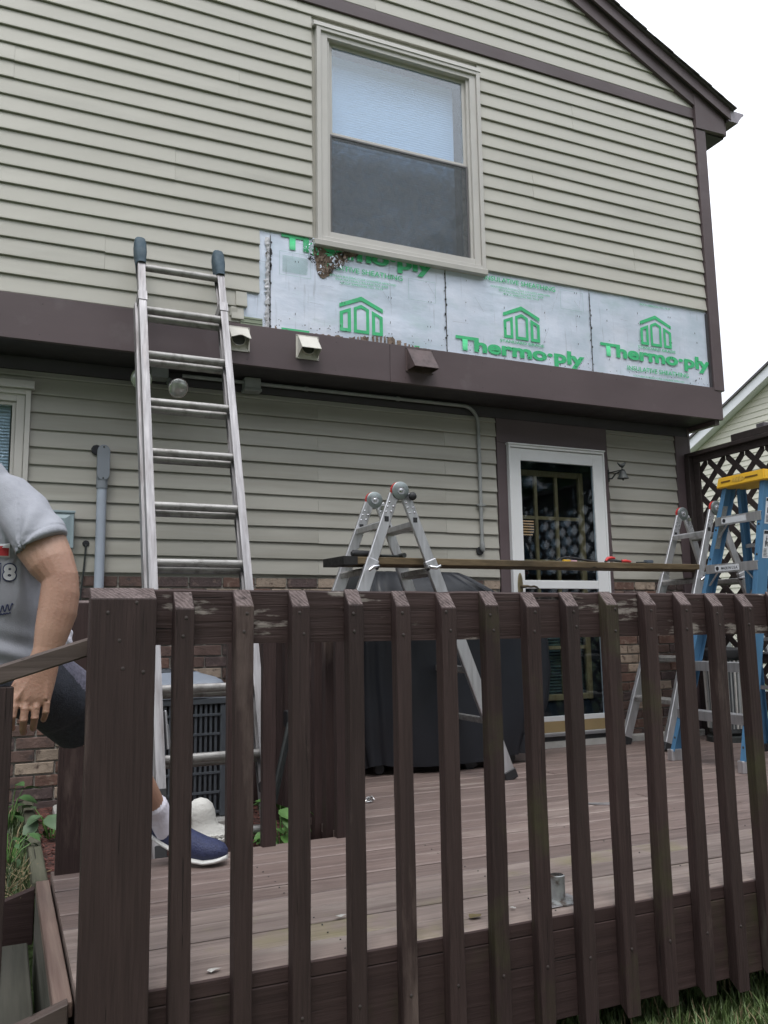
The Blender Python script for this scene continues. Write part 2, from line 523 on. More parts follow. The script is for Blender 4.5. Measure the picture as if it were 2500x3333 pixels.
M_deckmoss = wood('deck_boards_mossy', (0.11, 0.078, 0.068), (0.24, 0.19, 0.17), (0.36, 0.295, 0.265), 'X', 0.55, 60, 0.6, 0.12, wear=(0.31, 0.27, 0.24), wear_lo=0.56, wear_hi=0.75, wscale=4, moss=(0.22, 0.205, 0.09))
M_stairtop = wood('stair_tread_brown', (0.10, 0.065, 0.055), (0.19, 0.13, 0.11), (0.30, 0.23, 0.19), 'Y', 0.65, 55, 0.4, 0.1)
M_stairraw = wood('stair_raw_timber', (0.045, 0.046, 0.036), (0.085, 0.083, 0.068), (0.125, 0.112, 0.096), 'Y', 0.8, 45, 0.3, 0.1)
M_handrail = wood('handrail_brown', (0.045, 0.033, 0.029), (0.085, 0.063, 0.055), (0.13, 0.10, 0.09), 'X', 0.6, 55, 0.4, 0.05)
M_plank = wood('scaffold_plank', (0.05, 0.038, 0.022), (0.125, 0.09, 0.05), (0.20, 0.15, 0.09), 'X', 0.7, 45, 0.5, 0.05, wear=(0.035, 0.028, 0.02), wear_lo=0.55, wear_hi=0.75, wscale=3)
M_end = endgrain('end_grain', (0.065, 0.046, 0.044), (0.20, 0.155, 0.15))
M_lattice = pmat('lattice_stain', (0.030, 0.021, 0.020), 0.65, 0.2, 12, bmp=0.3, bscale=50, ov=0.12)
M_timber = wood('garden_timber', (0.05, 0.05, 0.035), (0.10, 0.10, 0.07), (0.17, 0.16, 0.12), 'Y', 0.85, 45, 0.5, 0.1, moss=(0.06, 0.075, 0.03))
M_shingle = pmat('roof_shingle', (0.10, 0.09, 0.095), 0.9, 0.25, 30, bmp=0.6, bscale=80, ov=0.1)
M_nwhite = pmat('neighbour_white_trim', (0.72, 0.73, 0.76), 0.5, 0.03, 4)
M_nsiding = pmat('neighbour_siding', (0.56, 0.54, 0.46), 0.5, 0.05, 2, (0.3, 1, 1), ov=0.03)
M_skin = pmat('skin', (0.36, 0.214, 0.150), 0.48, 0.07, 9, bmp=0.2, bscale=130, dirt=(0.30, 0.158, 0.11), dirt_lo=0.42, dirt_hi=0.8, dirt_scale=5)
M_skin.node_tree.nodes['Principled BSDF'].inputs['Subsurface Weight'].default_value = 0.08
M_shirt = pmat('grey_shirt', (0.31, 0.32, 0.36), 0.8, 0.05, 30, bmp=0.15, bscale=220)
M_shorts = pmat('navy_shorts', (0.030, 0.033, 0.045), 0.85, 0.2, 60, bmp=0.3, bscale=200, dirt=(0.04, 0.045, 0.065), dirt_lo=0.5, dirt_hi=0.8, dirt_scale=50)
M_heather = pmat('heather_panel', (0.12, 0.115, 0.155), 0.9, 0.35, 90, bmp=0.3, bscale=200)
M_sock = pmat('white_sock', (0.70, 0.68, 0.76), 0.9, 0.05, 30, bmp=0.3, bscale=150)
M_navy = pmat('navy_shoe_mesh', (0.025, 0.032, 0.085), 0.65, 0.2, 80, bmp=0.5, bscale=160)
M_sole = pmat('shoe_sole', (0.62, 0.62, 0.60), 0.7, 0.08, 14)
M_hair = pmat('dark_hair', (0.03, 0.02, 0.015), 0.6, 0.3, 60, (1, 1, 0.2), 0.5, 90)
M_eye = pmat('eye', (0.5, 0.5, 0.5), 0.2, 0.1, 30)
M_green = pmat('green_print', (0.06, 0.50, 0.21), 0.45, 0.10, 14, dirt=(0.2, 0.56, 0.36), dirt_lo=0.6, dirt_hi=0.85, dirt_scale=16)
M_greenfaint = pmat('faint_green_print', (0.27, 0.46, 0.42), 0.45, 0.10, 14)
M_printred = pmat('red_print', (0.40, 0.03, 0.035), 0.7, 0.1, 30)
M_printwhite = pmat('white_print', (0.62, 0.64, 0.68), 0.7, 0.05, 30)
M_printnavy = pmat('navy_print', (0.03, 0.04, 0.11), 0.7, 0.1, 30)
M_ink = pmat('black_ink', (0.02, 0.02, 0.025), 0.7, 0.1, 30)
M_sticker = pmat('sticker_paper', (0.62, 0.64, 0.67), 0.5, 0.05, 30)
M_rot = pmat('rotten_fibre', (0.21, 0.155, 0.12), 0.95, 0.35, 30, bmp=0.9, bscale=60, dirt=(0.06, 0.04, 0.03), dirt_lo=0.5, dirt_hi=0.62, dirt_scale=24)
M_soil = None

def foil_mat():
    m, t, p = mat_base('foil_sheathing')
    v = coords(t, (1, 1, 1))
    c = ramp(t, noise(t, v, 2.6, 5, 0.6), [(0.3, (0.54, 0.63, 0.73)), (0.5, (0.68, 0.74, 0.86)), (0.7, (0.80, 0.84, 0.95))])
    # greenish bloom of old print
    v2 = coords(t, (1, 1, 2.0))
    c = mix(t, c, (0.40, 0.55, 0.55), ramp(t, noise(t, v2, 3.3, 4), [(0.55, (0, 0, 0)), (0.8, (0.6, 0.6, 0.6))]))
    # vertical scratches and streaks
    v3 = coords(t, (1, 1, 0.06))
    c = mix(t, c, (0.30, 0.33, 0.38), ramp(t, noise(t, v3, 38, 4, 0.6), [(0.62, (0, 0, 0)), (0.75, (0.55, 0.55, 0.55))]))
    v4 = coords(t, (1, 1, 1))
    c = mix(t, c, (0.10, 0.09, 0.08), ramp(t, noise(t, v4, 30, 6, 0.7), [(0.70, (0, 0, 0)), (0.76, (0.8, 0.8, 0.8))]))
    t.links.new(c, p.inputs['Base Color'])
    p.inputs['Metallic'].default_value = 0.22
    p.inputs['Roughness'].default_value = 0.38
    v5 = coords(t, (0.4, 1, 1))
    bump(t, p, noise(t, v5, 7, 4), 0.25, 0.02)
    return m
M_foil = foil_mat()

def ground_mat():
    m, t, p = mat_base('lawn_ground')
    v = coords(t, (1, 1, 1), False)
    c = ramp(t, noise(t, v, 5, 8, 0.65), [(0.3, (0.035, 0.055, 0.018)), (0.55, (0.06, 0.095, 0.03)), (0.75, (0.10, 0.12, 0.05))])
    t.links.new(c, p.inputs['Base Color'])
    p.inputs['Roughness'].default_value = 0.95
    bump(t, p, noise(t, v, 40, 5), 0.8, 0.03)
    return m
M_ground = ground_mat()
M_mulch = pmat('red_mulch', (0.10, 0.04, 0.032), 0.95, 0.45, 30, (1, 0.5, 1), 1.0, 50, dirt=(0.035, 0.02, 0.018), dirt_lo=0.45, dirt_hi=0.6, dirt_scale=35)
M_chip = pmat('mulch_chip', (0.15, 0.06, 0.05), 0.95, 0.4, 20, ov=0.3)

def leaf_mat(name, col, ov=0.25):
    m, t, p = mat_base(name)
    v = coords(t, (1, 1, 1))
    c = ramp(t, noise(t, v, 9, 4), [(0.3, sc(col, 0.65)), (0.7, sc(col, 1.35))])
    c = objvar(t, c, ov * 0.5)
    t.links.new(c, p.inputs['Base Color'])
    p.inputs['Roughness'].default_value = 0.55
    p.inputs['Subsurface Weight'].default_value = 0.0
    return m
M_leaf = leaf_mat('leaf_green', (0.09, 0.20, 0.045))
M_leafdark = leaf_mat('leaf_dark', (0.03, 0.055, 0.018))
M_grass = leaf_mat('grass_blades', (0.085, 0.13, 0.04))
M_dry = pmat('dry_stem', (0.24, 0.19, 0.11), 0.9, 0.25, 20)
M_bark = pmat('bark', (0.07, 0.055, 0.045), 0.95, 0.3, 14, (1, 1, 0.2), 0.8, 40)
M_foilscrap = pmat('crumpled_foil', (0.7, 0.7, 0.7), 0.25, 0.1, 20, metal=1.0)
M_brownleaf = pmat('fallen_leaf', (0.14, 0.11, 0.05), 0.8, 0.3, 40)
def emit_mat(name, col, s):
    m, t, p = mat_base(name)
    p.inputs['Base Color'].default_value = (*col, 1)
    p.inputs['Emission Color'].default_value = (*col, 1)
    p.inputs['Emission Strength'].default_value = s
    return m
M_warm = emit_mat('lit_lamp_slats', (1.0, 0.55, 0.28), 0.5)

def text_mesh(s, off=0.0):
    cu = bpy.data.curves.new('txt', 'FONT')
    cu.body = s
    cu.size = 1.0
    cu.offset = off
    cu.resolution_u = 4
    ob = bpy.data.objects.new('txt', cu)
    COL.objects.link(ob)
    dg = bpy.context.evaluated_depsgraph_get()
    me = bpy.data.meshes.new_from_object(ob.evaluated_get(dg))
    bpy.data.objects.remove(ob)
    return me

def print_text(name, s, mat, parent, x0, x1, z0, z1, y, off=0.0, ref=None):
    """lettering fitted to x0..x1 and cap height z0..z1 on a wall facing -Y"""
    me = text_mesh(s, off)
    xs = [v.co.x for v in me.vertices]
    a, b = min(xs), max(xs)
    rm = text_mesh(ref or 'H', off)
    lo = min(v.co.y for v in rm.vertices); hi = max(v.co.y for v in rm.vertices)
    for v in me.vertices:
        X = x0 + (v.co.x - a) / (b - a) * (x1 - x0)
        Z = z0 + (v.co.y - lo) / (hi - lo) * (z1 - z0)
        v.co = (X - x0, 0, Z - z0)
    me.materials.clear(); me.materials.append(mat)
    me.name = name
    o = bpy.data.objects.new(name, me)
    return link(o, parent, (x0, y, z0))

# =================================================================== ground
Y1, Y2, YF = 5.45, 5.13, 2.286
def gz(x, y):
    if y > 3.6:
        z = -0.11
    elif y > 3.50:
        k = (y - 3.50) / 0.10
        z = -0.43 + 0.32 * k * k * (3 - 2 * k)
    else:
        z = -0.43 - 0.03 * min(2.25 - y, 6)
    if x > 6:
        z = min(z, -0.25)
    return z
mb = MB()
gx = [-150, -60, -25, -12] + [-8 + 0.5 * i for i in range(40)] + [12.5, 15, 18, 25, 40, 80, 150]
gy = [-150, -60, -25, -12] + [-8 + 0.4 * i for i in range(28)] + [3.3, 3.49, 3.52, 3.55, 3.58, 3.61] + [4 + 0.4 * i for i in range(14)] + [10, 12, 16, 25, 40, 80, 150]
vs = [(x, y, gz(x, y)) for y in gy for x in gx]
n = len(gx)
fs = [(j * n + i, j * n + i + 1, (j + 1) * n + i + 1, (j + 1) * n + i) for j in range(len(gy) - 1) for i in range(n - 1)]
mb.add(vs, fs)
g = mb.obj('ground', M_ground, smooth=True)
g['kind'] = 'structure'

# =================================================================== house
house = thing('house', 'two storey beige sided house with brown trim and exposed silver sheathing band', 'house', (2.0, 5.5, -0.1))
XL, XR = -4.6, 5.36           # second storey faces
RS = 0.488                    # roof slope
RIDGE_X = 0.4
def rake_z(x):
    return 5.396 + (5.322 - x) * RS if x > RIDGE_X else 5.396 + (5.322 - RIDGE_X) * RS - (RIDGE_X - x) * RS

# structural cores (behind the cladding)
mb = MB()
HX0, HX1, HZ0, HZ1 = 1.90, 3.08, 3.55, 5.06          # upper window hole
yc0, yc1 = Y2 + 0.006, Y2 + 0.10
mb.box(XL, HX0, yc0, yc1, 2.6, 5.3)
mb.box(HX1, XR, yc0, yc1, 2.6, 5.3)
mb.box(HX0, HX1, yc0, yc1, 2.6, HZ0)
mb.box(HX0, HX1, yc0, yc1, HZ1, 5.3)
mb.add([(XL, yc0, 5.3), (XR, yc0, 5.3), (RIDGE_X, yc0, rake_z(RIDGE_X)), (XL, yc1, 5.3), (XR, yc1, 5.3), (RIDGE_X, yc1, rake_z(RIDGE_X))],
       [(0, 1, 2), (3, 5, 4), (0, 3, 4, 1), (1, 4, 5, 2), (2, 5, 3, 0)])
mb.box(XR - 0.1, XR, yc1, 12.5, 2.6, 5.3)
mb.box(XL, XL + 0.1, yc1, 12.5, 2.6, 5.3)
mb.box(XL, XR, 12.5, 12.6, -0.3, 5.3)
mb.obj('upper_wall', M_siding, house)
mb = MB()
DX0, DX1, DZ1 = 3.49, 4.39, 2.28
yl0, yl1 = Y1 + 0.006, Y1 + 0.10
WX0, WX1, WZ0, WZ1 = -1.05, 0.03, 1.05, 2.29         # lower left window hole
mb.box(WX1, DX0, yl0, yl1, 1.2, 2.58)
mb.box(DX1, 5.31, yl0, yl1, 1.2, 2.58)
mb.box(DX0, DX1, yl0, yl1, DZ1, 2.58)
mb.box(XL, WX0, yl0, yl1, 1.2, 2.58)
mb.box(WX0, WX1, yl0, yl1, WZ1, 2.58)
mb.box(5.2, 5.31, yl1, 12.4, -0.3, 2.58)
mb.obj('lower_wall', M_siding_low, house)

crnd = random.Random(77)
def course(x0, x1, z, h, yf, mat, parent, x0t=None, x1t=None):
    x0t = x0 if x0t is None else x0t
    x1t = x1 if x1t is None else x1t
    pr = [(0.004, 0.003), (-0.0132, 0.0), (-0.0166, 0.0035), (-0.0161, 0.010), (-0.0028, h), (0.004, h)]
    mb = MB()
    c = Vector(((x0 + x1) / 2, yf, z))
    ph1, ph2, ph3 = crnd.uniform(0, 6.28), crnd.uniform(0, 6.28), crnd.uniform(0, 6.28)
    ns = max(1, int(abs(x1 - x0) / 0.22))
    n = len(pr)
    vs, fs = [], []
    for i in range(ns + 1):
        f = i / ns
        xb, xt = x0 + (x1 - x0) * f, x0t + (x1t - x0t) * f
        # sheet vinyl is never quite flat or straight
        wz = 0.0019 * math.sin(2.1 * xb + ph1) + 0.0007 * math.sin(5.3 * xb + ph2)
        wy = 0.0012 * math.sin(3.1 * xb + ph3) + 0.0006 * math.sin(7.9 * xb + ph1)
        for q, (dy, dz) in enumerate(pr):
            lip = 1.0 if q in (1, 2, 3) else 0.0
            vs.append((xb + (xt - xb) * (dz / h), yf + dy + wy * lip, z + dz + wz * lip))
    for i in range(ns):
        for q in range(n):
            fs.append((i * n + q, i * n + (q + 1) % n, (i + 1) * n + (q + 1) % n, (i + 1) * n + q))
    fs += [tuple(range(n)), tuple(ns * n + q for q in range(n))]
    mb.add(vs, fs)
    return mb.obj('siding_course', mat, parent, org=c)

E1 = 0.1116
PANEL = 3.7
def split_courses(x0, x1, k):
    """siding comes in lengths; staggered joints"""
    xs = [x0]
    off = (-4.6 + (k // 2 * 1.37) % PANEL)
    while off < x1:
        if off > x0 + 0.35 and off < x1 - 0.35:
            xs.append(off)
        off += PANEL
    xs.append(x1)
    return xs
z = 2.848
k = 0
while z < 5.255:
    h = min(E1, 5.275 - z)
    zt = z + h
    segs = []
    # left run
    right_end = 1.805
    if z < 3.0:
        right_end = 1.335 if z < 2.9 else 1.352
    elif z < 3.46:
        right_end = 1.437
    elif z > 5.10:
        right_end = None
    segs.append((XL, right_end if right_end else XR))
    if right_end and z > 3.46:
        segs.append((3.15 if z < 5.10 else 1.80, 5.33))
    if right_end is None:
        segs = [(XL, 5.33)]
    for a, b in segs:
        xs = split_courses(a, b, k)
        for i in range(len(xs) - 1):
            course(xs[i] + (0.001 if i else 0), xs[i + 1], z, h, Y2 - 0.0012 * (i % 2), M_siding, house)
    z += E1
    k += 1
# little broken returns by the stripped area
course(1.28, 1.352, 2.962, 0.1, Y2 - 0.012, M_siding, house)
course(1.25, 1.33, 2.87, 0.085, Y2 - 0.014, M_siding, house)
mb = MB().box(1.24, 1.29, Y2 - 0.024, Y2 - 0.016, 2.89, 2.945)
mb.obj('siding_patch', M_siding, house, 0.002)
mb = MB()
for i in range(4):
    mb.box(1.31, 1.455, Y2 - 0.022 - 0.003 * (i % 2), Y2 - 0.004, 2.845 + i * 0.013, 2.856 + i * 0.013)
mb.obj('starter_strip', pmat('olive_starter_strip', (0.26, 0.30, 0.22), 0.5, 0.1, 8), house)
# gable courses
z = 5.376
while z < 7.65:
    h = E1
    def xr(zz):
        return 5.322 - (zz - 5.396) / RS + 0.06
    def xl(zz):
        return 2 * RIDGE_X - xr(zz)
    a, b = xl(z), xr(z)
    at, bt = xl(z + h), xr(z + h)
    if bt - at < 0.2:
        break
    if z < 5.4:
        b = min(b, 5.34); bt = min(bt, 5.3)
    mids = [x for x in (-2.6 + (k % 3) * 1.2, 1.1 + (k % 3) * 1.2) if at + 0.4 < x < bt - 0.4]
    xs = [a] + mids + [b]
    xt = [at] + mids + [bt]
    for i in range(len(xs) - 1):
        course(xs[i] + (0.001 if i else 0), xs[i + 1], z, h, Y2, M_siding, house, xt[i], xt[i + 1])
    z += h
    k += 1
# horizontal gable band
bx('belt_board', M_trim, house, XL, 5.335, Y2 - 0.02, Y2 + 0.004, 5.277, 5.372, 0.002)
# first storey siding
E2 = 0.1085
z = 1.258
k = 0
while z < 2.47:
    h = min(E2, 2.49 - z)
    top = z + h
    runs = []
    if top > 2.36:
        runs.append((XL, 3.40) if z > 2.40 else (0.10, 3.40))
    else:
        runs.append((0.10, 3.40))
    if z <= 2.40:
        runs.append((XL, -1.15))
    runs.append((4.455, 5.181))
    for a, b in runs:
        xs = [a]
        for x in (1.95 + (k % 2) * 0.02,) if k % 2 == 0 else (2.95,):
            if a + 0.3 < x < b - 0.3:
                xs.append(x)
        xs.append(b)
        for i in range(len(xs) - 1):
            jag = random.uniform(-0.012, 0.0) if abs(xs[i + 1] - 3.40) < 0.01 else 0
            jl = random.uniform(0, 0.012) if abs(xs[i] - 4.455) < 0.01 else 0
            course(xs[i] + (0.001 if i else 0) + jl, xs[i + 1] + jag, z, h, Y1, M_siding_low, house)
    z += E2
    k += 1
bx('soffit_shade_strip', M_soffit, house, XL, 5.32, Y1 - 0.02, Y1 + 0.004, 2.491, 2.571)  # dark strip standing in for the shade where wall meets soffit
# corner boards
bx('corner_board', M_trim, house, 5.181, 5.319, Y1 - 0.025, Y1 + 0.004, -0.05, 2.49, 0.002)
bx('corner_board', M_trim, house, 5.319, 5.345, Y1 - 0.025, Y1 + 0.12, -0.05, 2.57, 0.002)
bx('corner_board', M_trim, house, 5.335, 5.445, Y2 - 0.035, Y2 + 0.12, 2.82, 5.175, 0.003)
bx('corner_bead', M_soffit, house, 5.315, 5.334, Y2 - 0.018, Y2 + 0.004, 2.83, 3.49)
# band board and soffit of the overhang
for xa_, xb_ in ((XL, -1.2), (-1.198, 2.358), (2.36, 5.395)):
    bo_ = bx('band_board', M_trim, house, xa_, xb_, Y2 - 0.03, Y2 + 0.0, 2.572, 2.842, 0.002)
    mbn = MB()
    xn = max(xa_, -0.6) + 0.12
    while xn < xb_:
        for zn in (2.61, 2.80):
            mbn.lathe((xn + random.uniform(-0.01, 0.01), Y2 - 0.0298, zn + random.uniform(-0.008, 0.008)), (0, -1, 0), [(0.0045, 0), (0.0035, 0.0012)], 7)
        xn += 0.61
    mbn.obj('nail_head', pmat('nail_paint', (0.075, 0.055, 0.06), 0.5, 0.1, 20), bo_)
bx('band_board', M_trim, house, 5.395, 5.412, Y2 - 0.03, Y2 + 0.5, 2.572, 2.81, 0.002)
bx('soffit', M_soffit, house, XL, 5.394, Y2 + 0.001, Y1 + 0.2, 2.574, 2.60)
bx('soffit_rail', M_trim, house, 5.345, 5.394, Y2 + 0.002, Y1 + 0.2, 2.535, 2.573)
# brown panel round the door
bx('door_surround', M_trim, house, 3.402, 3.486, Y1 - 0.018, Y1 + 0.004, 0.03, 2.30, 0.002)
bx('door_surround', M_trim, house, 4.396, 4.454, Y1 - 0.018, Y1 + 0.004, 0.03, 2.30, 0.002)
bx('door_surround', M_trim, house, 3.402, 4.454, Y1 - 0.019, Y1 + 0.004, 2.301, 2.49, 0.002)

# ---- rake, roof, gutter
def rake_beam(name, mat, lo, hi, y0, y1, xa, xb):
    """board that follows the roof slope, lo/hi measured above the wall rake line"""
    mb = MB()
    za = lambda x: 5.396 + (5.322 - x) * RS
    mb.hexa([(xa, y0, za(xa) + lo), (xb, y0, za(xb) + lo), (xb, y1, za(xb) + lo), (xa, y1, za(xa) + lo),
             (xa, y0, za(xa) + hi), (xb, y0, za(xb) + hi), (xb, y1, za(xb) + hi), (xa, y1, za(xa) + hi)])
    return mb.obj(name, mat, house, 0.002)
rake_beam('rake_frieze', M_trim, -0.0, 0.135, Y2 - 0.04, Y2 + 0.004, RIDGE_X, 5.338)
rake_beam('rake_soffit', M_soffit, 0.13, 0.145, Y2 - 0.062, Y2 + 0.01, RIDGE_X, 5.70)
rake_beam('rake_fascia', M_trim, 0.12, 0.225, Y2 - 0.080, Y2 - 0.063, RIDGE_X, 5.72)
rake_beam('roof_deck', M_shingle, 0.226, 0.236, Y2 - 0.10, 12.6, RIDGE_X, 5.75)
mb = MB()
zl = 5.396 + (5.322 - RIDGE_X) * RS
mb.hexa([(XL - 0.35, Y2 - 0.14, zl + 0.226 - (RIDGE_X - XL + 0.35) * RS), (RIDGE_X, Y2 - 0.14, zl + 0.226), (RIDGE_X, 12.6, zl + 0.226), (XL - 0.35, 12.6, zl + 0.226 - (RIDGE_X - XL + 0.35) * RS),
         (XL - 0.35, Y2 - 0.14, zl + 0.26 - (RIDGE_X - XL + 0.35) * RS), (RIDGE_X, Y2 - 0.14, zl + 0.26), (RIDGE_X, 12.6, zl + 0.26), (XL - 0.35, 12.6, zl + 0.26 - (RIDGE_X - XL + 0.35) * RS)])
mb.obj('roof_deck', M_shingle, house)
# visible shingle butts along the rake
za = lambda x: 5.396 + (5.322 - x) * RS
x = 5.76
i = 0
while x > 1.5:
    mb = MB()
    a, b = x, x - 0.20
    y0, y1 = Y2 - 0.112 - random.uniform(0, 0.008), Y2 + 1.2
    mb.hexa([(b, y0, za(b) + 0.238), (a, y0, za(a) + 0.238), (a, y1, za(a) + 0.238), (b, y1, za(b) + 0.238),
             (b, y0, za(b) + 0.241), (a, y0, za(a) + 0.249), (a, y1, za(a) + 0.249), (b, y1, za(b) + 0.241)])
    mb.obj('shingle', M_shingle, house, org=(a, y0, za(a)))
    x -= 0.14
    i += 1
# eave box return
mb = MB()
mb.add([(5.335, Y2 - 0.045, 5.178), (5.668, Y2 - 0.045, 5.19), (5.668, Y2 - 0.045, 5.36), (5.335, Y2 - 0.045, 5.525),
        (5.335, Y2 - 0.005, 5.178), (5.668, Y2 - 0.005, 5.19), (5.668, Y2 - 0.005, 5.36), (5.335, Y2 - 0.005, 5.525)],
       [(0, 1, 2, 3), (4, 7, 6, 5), (0, 4, 5, 1), (1, 5, 6, 2), (2, 6, 7, 3), (3, 7, 4, 0)])
mb.obj('eave_return', M_trim, house, 0.002)
bx('eave_soffit', M_soffit, house, 5.362, 5.69, Y2 - 0.004, 12.5, 5.175, 5.188)
bx('eave_fascia', M_trim, house, 5.67, 5.695, Y2 - 0.035, 12.5, 5.189, 5.40)
gut = [(0, 0), (0.085, 0), (0.10, 0.03), (0.135, 0.075), (0.15, 0.085), (0.15, 0.098), (0.14, 0.098), (0.128, 0.082), (0.094, 0.034), (0.08, 0.006), (0.006, 0.006), (0.006, 0.098), (0, 0.098)]
gutter = MB().sweep(gut, (5.698, Y2 - 0.07, 5.315), (5.698, 12.5, 5.315), (1.25, 0, 0), (0, 0, 1.1)).obj('gutter', M_trim, house)
MB().sweep([(0, 0), (0.085, 0), (0.10, 0.03), (0.135, 0.075), (0.15, 0.098), (0, 0.098)], (5.698, Y2 - 0.074, 5.315), (5.698, Y2 - 0.07, 5.315), (1.25, 0, 0), (0, 0, 1.1)).obj('end_cap', pmat('pale_gutter_cap', (0.28, 0.25, 0.29), 0.4, 0.05, 5), gutter)

# ---- upper window
def ring(name, mat, parent, x0, x1, z0, z1, wd, y0, y1, bev=0.0015, wt=None, wb=None):
    wt = wd if wt is None else wt
    wb = wd if wb is None else wb
    mb = MB()
    mb.box(x0, x0 + wd, y0, y1, z0, z1)
    mb.box(x1 - wd, x1, y0, y1, z0, z1)
    mb.box(x0 + wd, x1 - wd, y0 + 0.001, y1, z1 - wt, z1)
    mb.box(x0 + wd, x1 - wd, y0 + 0.001, y1, z0, z0 + wb)
    return mb.obj(name, mat, parent, bev)
def subpart(name, parent, loc):
    o = bpy.data.objects.new(name, None)
    o.empty_display_size = 0.05
    return link(o, parent, loc)
win = ring('window', M_beige, house, 1.832, 3.150, 3.505, 5.100, 0.030, Y2 - 0.045, Y2 + 0.01)
ring('casing', M_beige, win, 1.864, 3.118, 3.53, 5.085, 0.052, Y2 - 0.030, Y2 + 0.05)
ring('stop', M_beige, win, 1.917, 3.065, 3.55, 5.058, 0.020, Y2 - 0.012, Y2 + 0.08)
MB().hexa([(1.81, Y2 - 0.050, 5.096), (3.158, Y2 - 0.050, 5.096), (3.158, Y2, 5.104), (1.81, Y2, 5.104), (1.81, Y2 - 0.046, 5.130), (3.158, Y2 - 0.046, 5.130), (3.158, Y2, 5.140), (1.81, Y2, 5.140)]).obj('head_cap', M_beige, win, 0.002)
MB().hexa([(1.808, Y2 - 0.052, 3.466), (3.160, Y2 - 0.052, 3.466), (3.160, Y2, 3.466), (1.808, Y2, 3.466), (1.808, Y2 - 0.055, 3.504), (3.160, Y2 - 0.055, 3.504), (3.160, Y2, 3.519), (1.808, Y2, 3.519)]).obj('sill', M_beige, win, 0.002)
ring('upper_sash', M_beige, win, 1.938, 3.044, 4.325, 5.037, 0.026, Y2 + 0.012, Y2 + 0.032, wt=0.034, wb=0.022)
ring('lower_sash', M_beige, win, 1.938, 3.044, 3.572, 4.345, 0.030, Y2 + 0.036, Y2 + 0.056)
bx('pane', M_glass, win, 1.964, 3.018, Y2 + 0.020, Y2 + 0.024, 4.347, 5.003)
bx('pane', M_glass, win, 1.968, 3.014, Y2 + 0.044, Y2 + 0.048, 3.602, 4.315)
ring('screen_frame', pmat('bronze_screen_frame', (0.12, 0.115, 0.12), 0.5, 0.1, 8), win, 1.939, 3.043, 3.574, 4.323, 0.014, Y2 + 0.000, Y2 + 0.010)
bx('insect_screen', M_screen, win, 1.953, 3.029, Y2 + 0.004, Y2 + 0.006, 3.588, 4.309)
mb = MB()
vs, fs = [], []
zz = 3.58
i = 0
while zz <= 5.03:
    yy = Y2 + 0.125 + (0.0012 if i % 2 else 0)
    vs += [(1.90, yy, zz), (3.0, yy, zz)]
    zz += 0.0095; i += 1
fs = [(2 * j, 2 * j + 1, 2 * j + 3, 2 * j + 2) for j in range(i - 1)]
mb.add(vs, fs)
mb.obj('pleated_shade', M_blind, win)
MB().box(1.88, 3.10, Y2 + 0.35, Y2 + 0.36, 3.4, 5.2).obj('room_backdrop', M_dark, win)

# ---- lower left window
wl = ring('window', M_beige, house, -1.12, 0.098, 1.02, 2.36, 0.030, Y1 - 0.045, Y1 + 0.01)
ring('casing', M_beige, wl, -1.088, 0.066, 1.05, 2.335, 0.048, Y1 - 0.028, Y1 + 0.05)
MB().hexa([(-1.15, Y1 - 0.07, 2.362), (0.115, Y1 - 0.07, 2.362), (0.115, Y1, 2.362), (-1.15, Y1, 2.362), (-1.15, Y1 - 0.062, 2.412), (0.115, Y1 - 0.062, 2.412), (0.115, Y1, 2.416), (-1.15, Y1, 2.416)]).obj('head_cap', M_beige, wl, 0.002)
ring('sash', M_beige, wl, -1.038, 0.017, 1.10, 2.285, 0.020, Y1 - 0.012, Y1 + 0.03)
bx('pane', M_glass, wl, -1.018, -0.003, Y1 + 0.006, Y1 + 0.010, 1.12, 2.265)
mb = MB()
zz = 1.1
while zz < 2.27:
    mb.hexa([(-1.02, Y1 + 0.05, zz), (-0.012, Y1 + 0.05, zz), (-0.012, Y1 + 0.062, zz + 0.018), (-1.02, Y1 + 0.062, zz + 0.018),
             (-1.02, Y1 + 0.051, zz + 0.001), (-0.012, Y1 + 0.051, zz + 0.001), (-0.012, Y1 + 0.063, zz + 0.0195), (-1.02, Y1 + 0.063, zz + 0.0195)])
    zz += 0.0195
mb.obj('venetian_blind', pmat('white_blind', (0.80, 0.83, 0.84), 0.6, 0.03, 5), wl)

# ---- storm door and glazed inner door
storm = ring('storm_door', M_white, house, 3.492, 4.390, 0.185, 2.262, 0.105, Y1 - 0.040, Y1 - 0.010, 0.002, wt=0.095, wb=0.037)
ring('door_frame', M_white, storm, 3.487, 4.395, 0.10, 2.285, 0.014, Y1 - 0.052, Y1 + 0.02, 0.0015, wt=0.020, wb=0.003)
bx('drip_cap', M_white, storm, 3.478, 4.402, Y1 - 0.06, Y1, 2.2855, 2.297, 0.0015)
bx('mid_rail', M_white, storm, 3.597, 4.285, Y1 - 0.038, Y1 - 0.012, 1.178, 1.242, 0.003)
bx('pane', M_doorglass, storm, 3.597, 4.285, Y1 - 0.028, Y1 - 0.024, 1.2425, 2.166)
bx('pane', M_doorglass, storm, 3.597, 4.285, Y1 - 0.028, Y1 - 0.024, 0.2225, 1.1775)
bx('kick_board', M_tan, storm, 3.50, 4.385, Y1 - 0.045, Y1 + 0.01, 0.105, 0.183, 0.002)
bx('threshold', pmat('threshold_metal', (0.3, 0.3, 0.31), 0.45, 0.1, 10, metal=0.6), storm, 3.48, 4.40, Y1 - 0.075, Y1 + 0.02, 0.078, 0.099, 0.002)
bx('dark_gap_strip', M_black, storm, 3.48, 4.40, Y1 - 0.06, Y1 + 0.02, 0.045, 0.077)  # black strip standing in for the dark gap below the threshold
mb = MB()
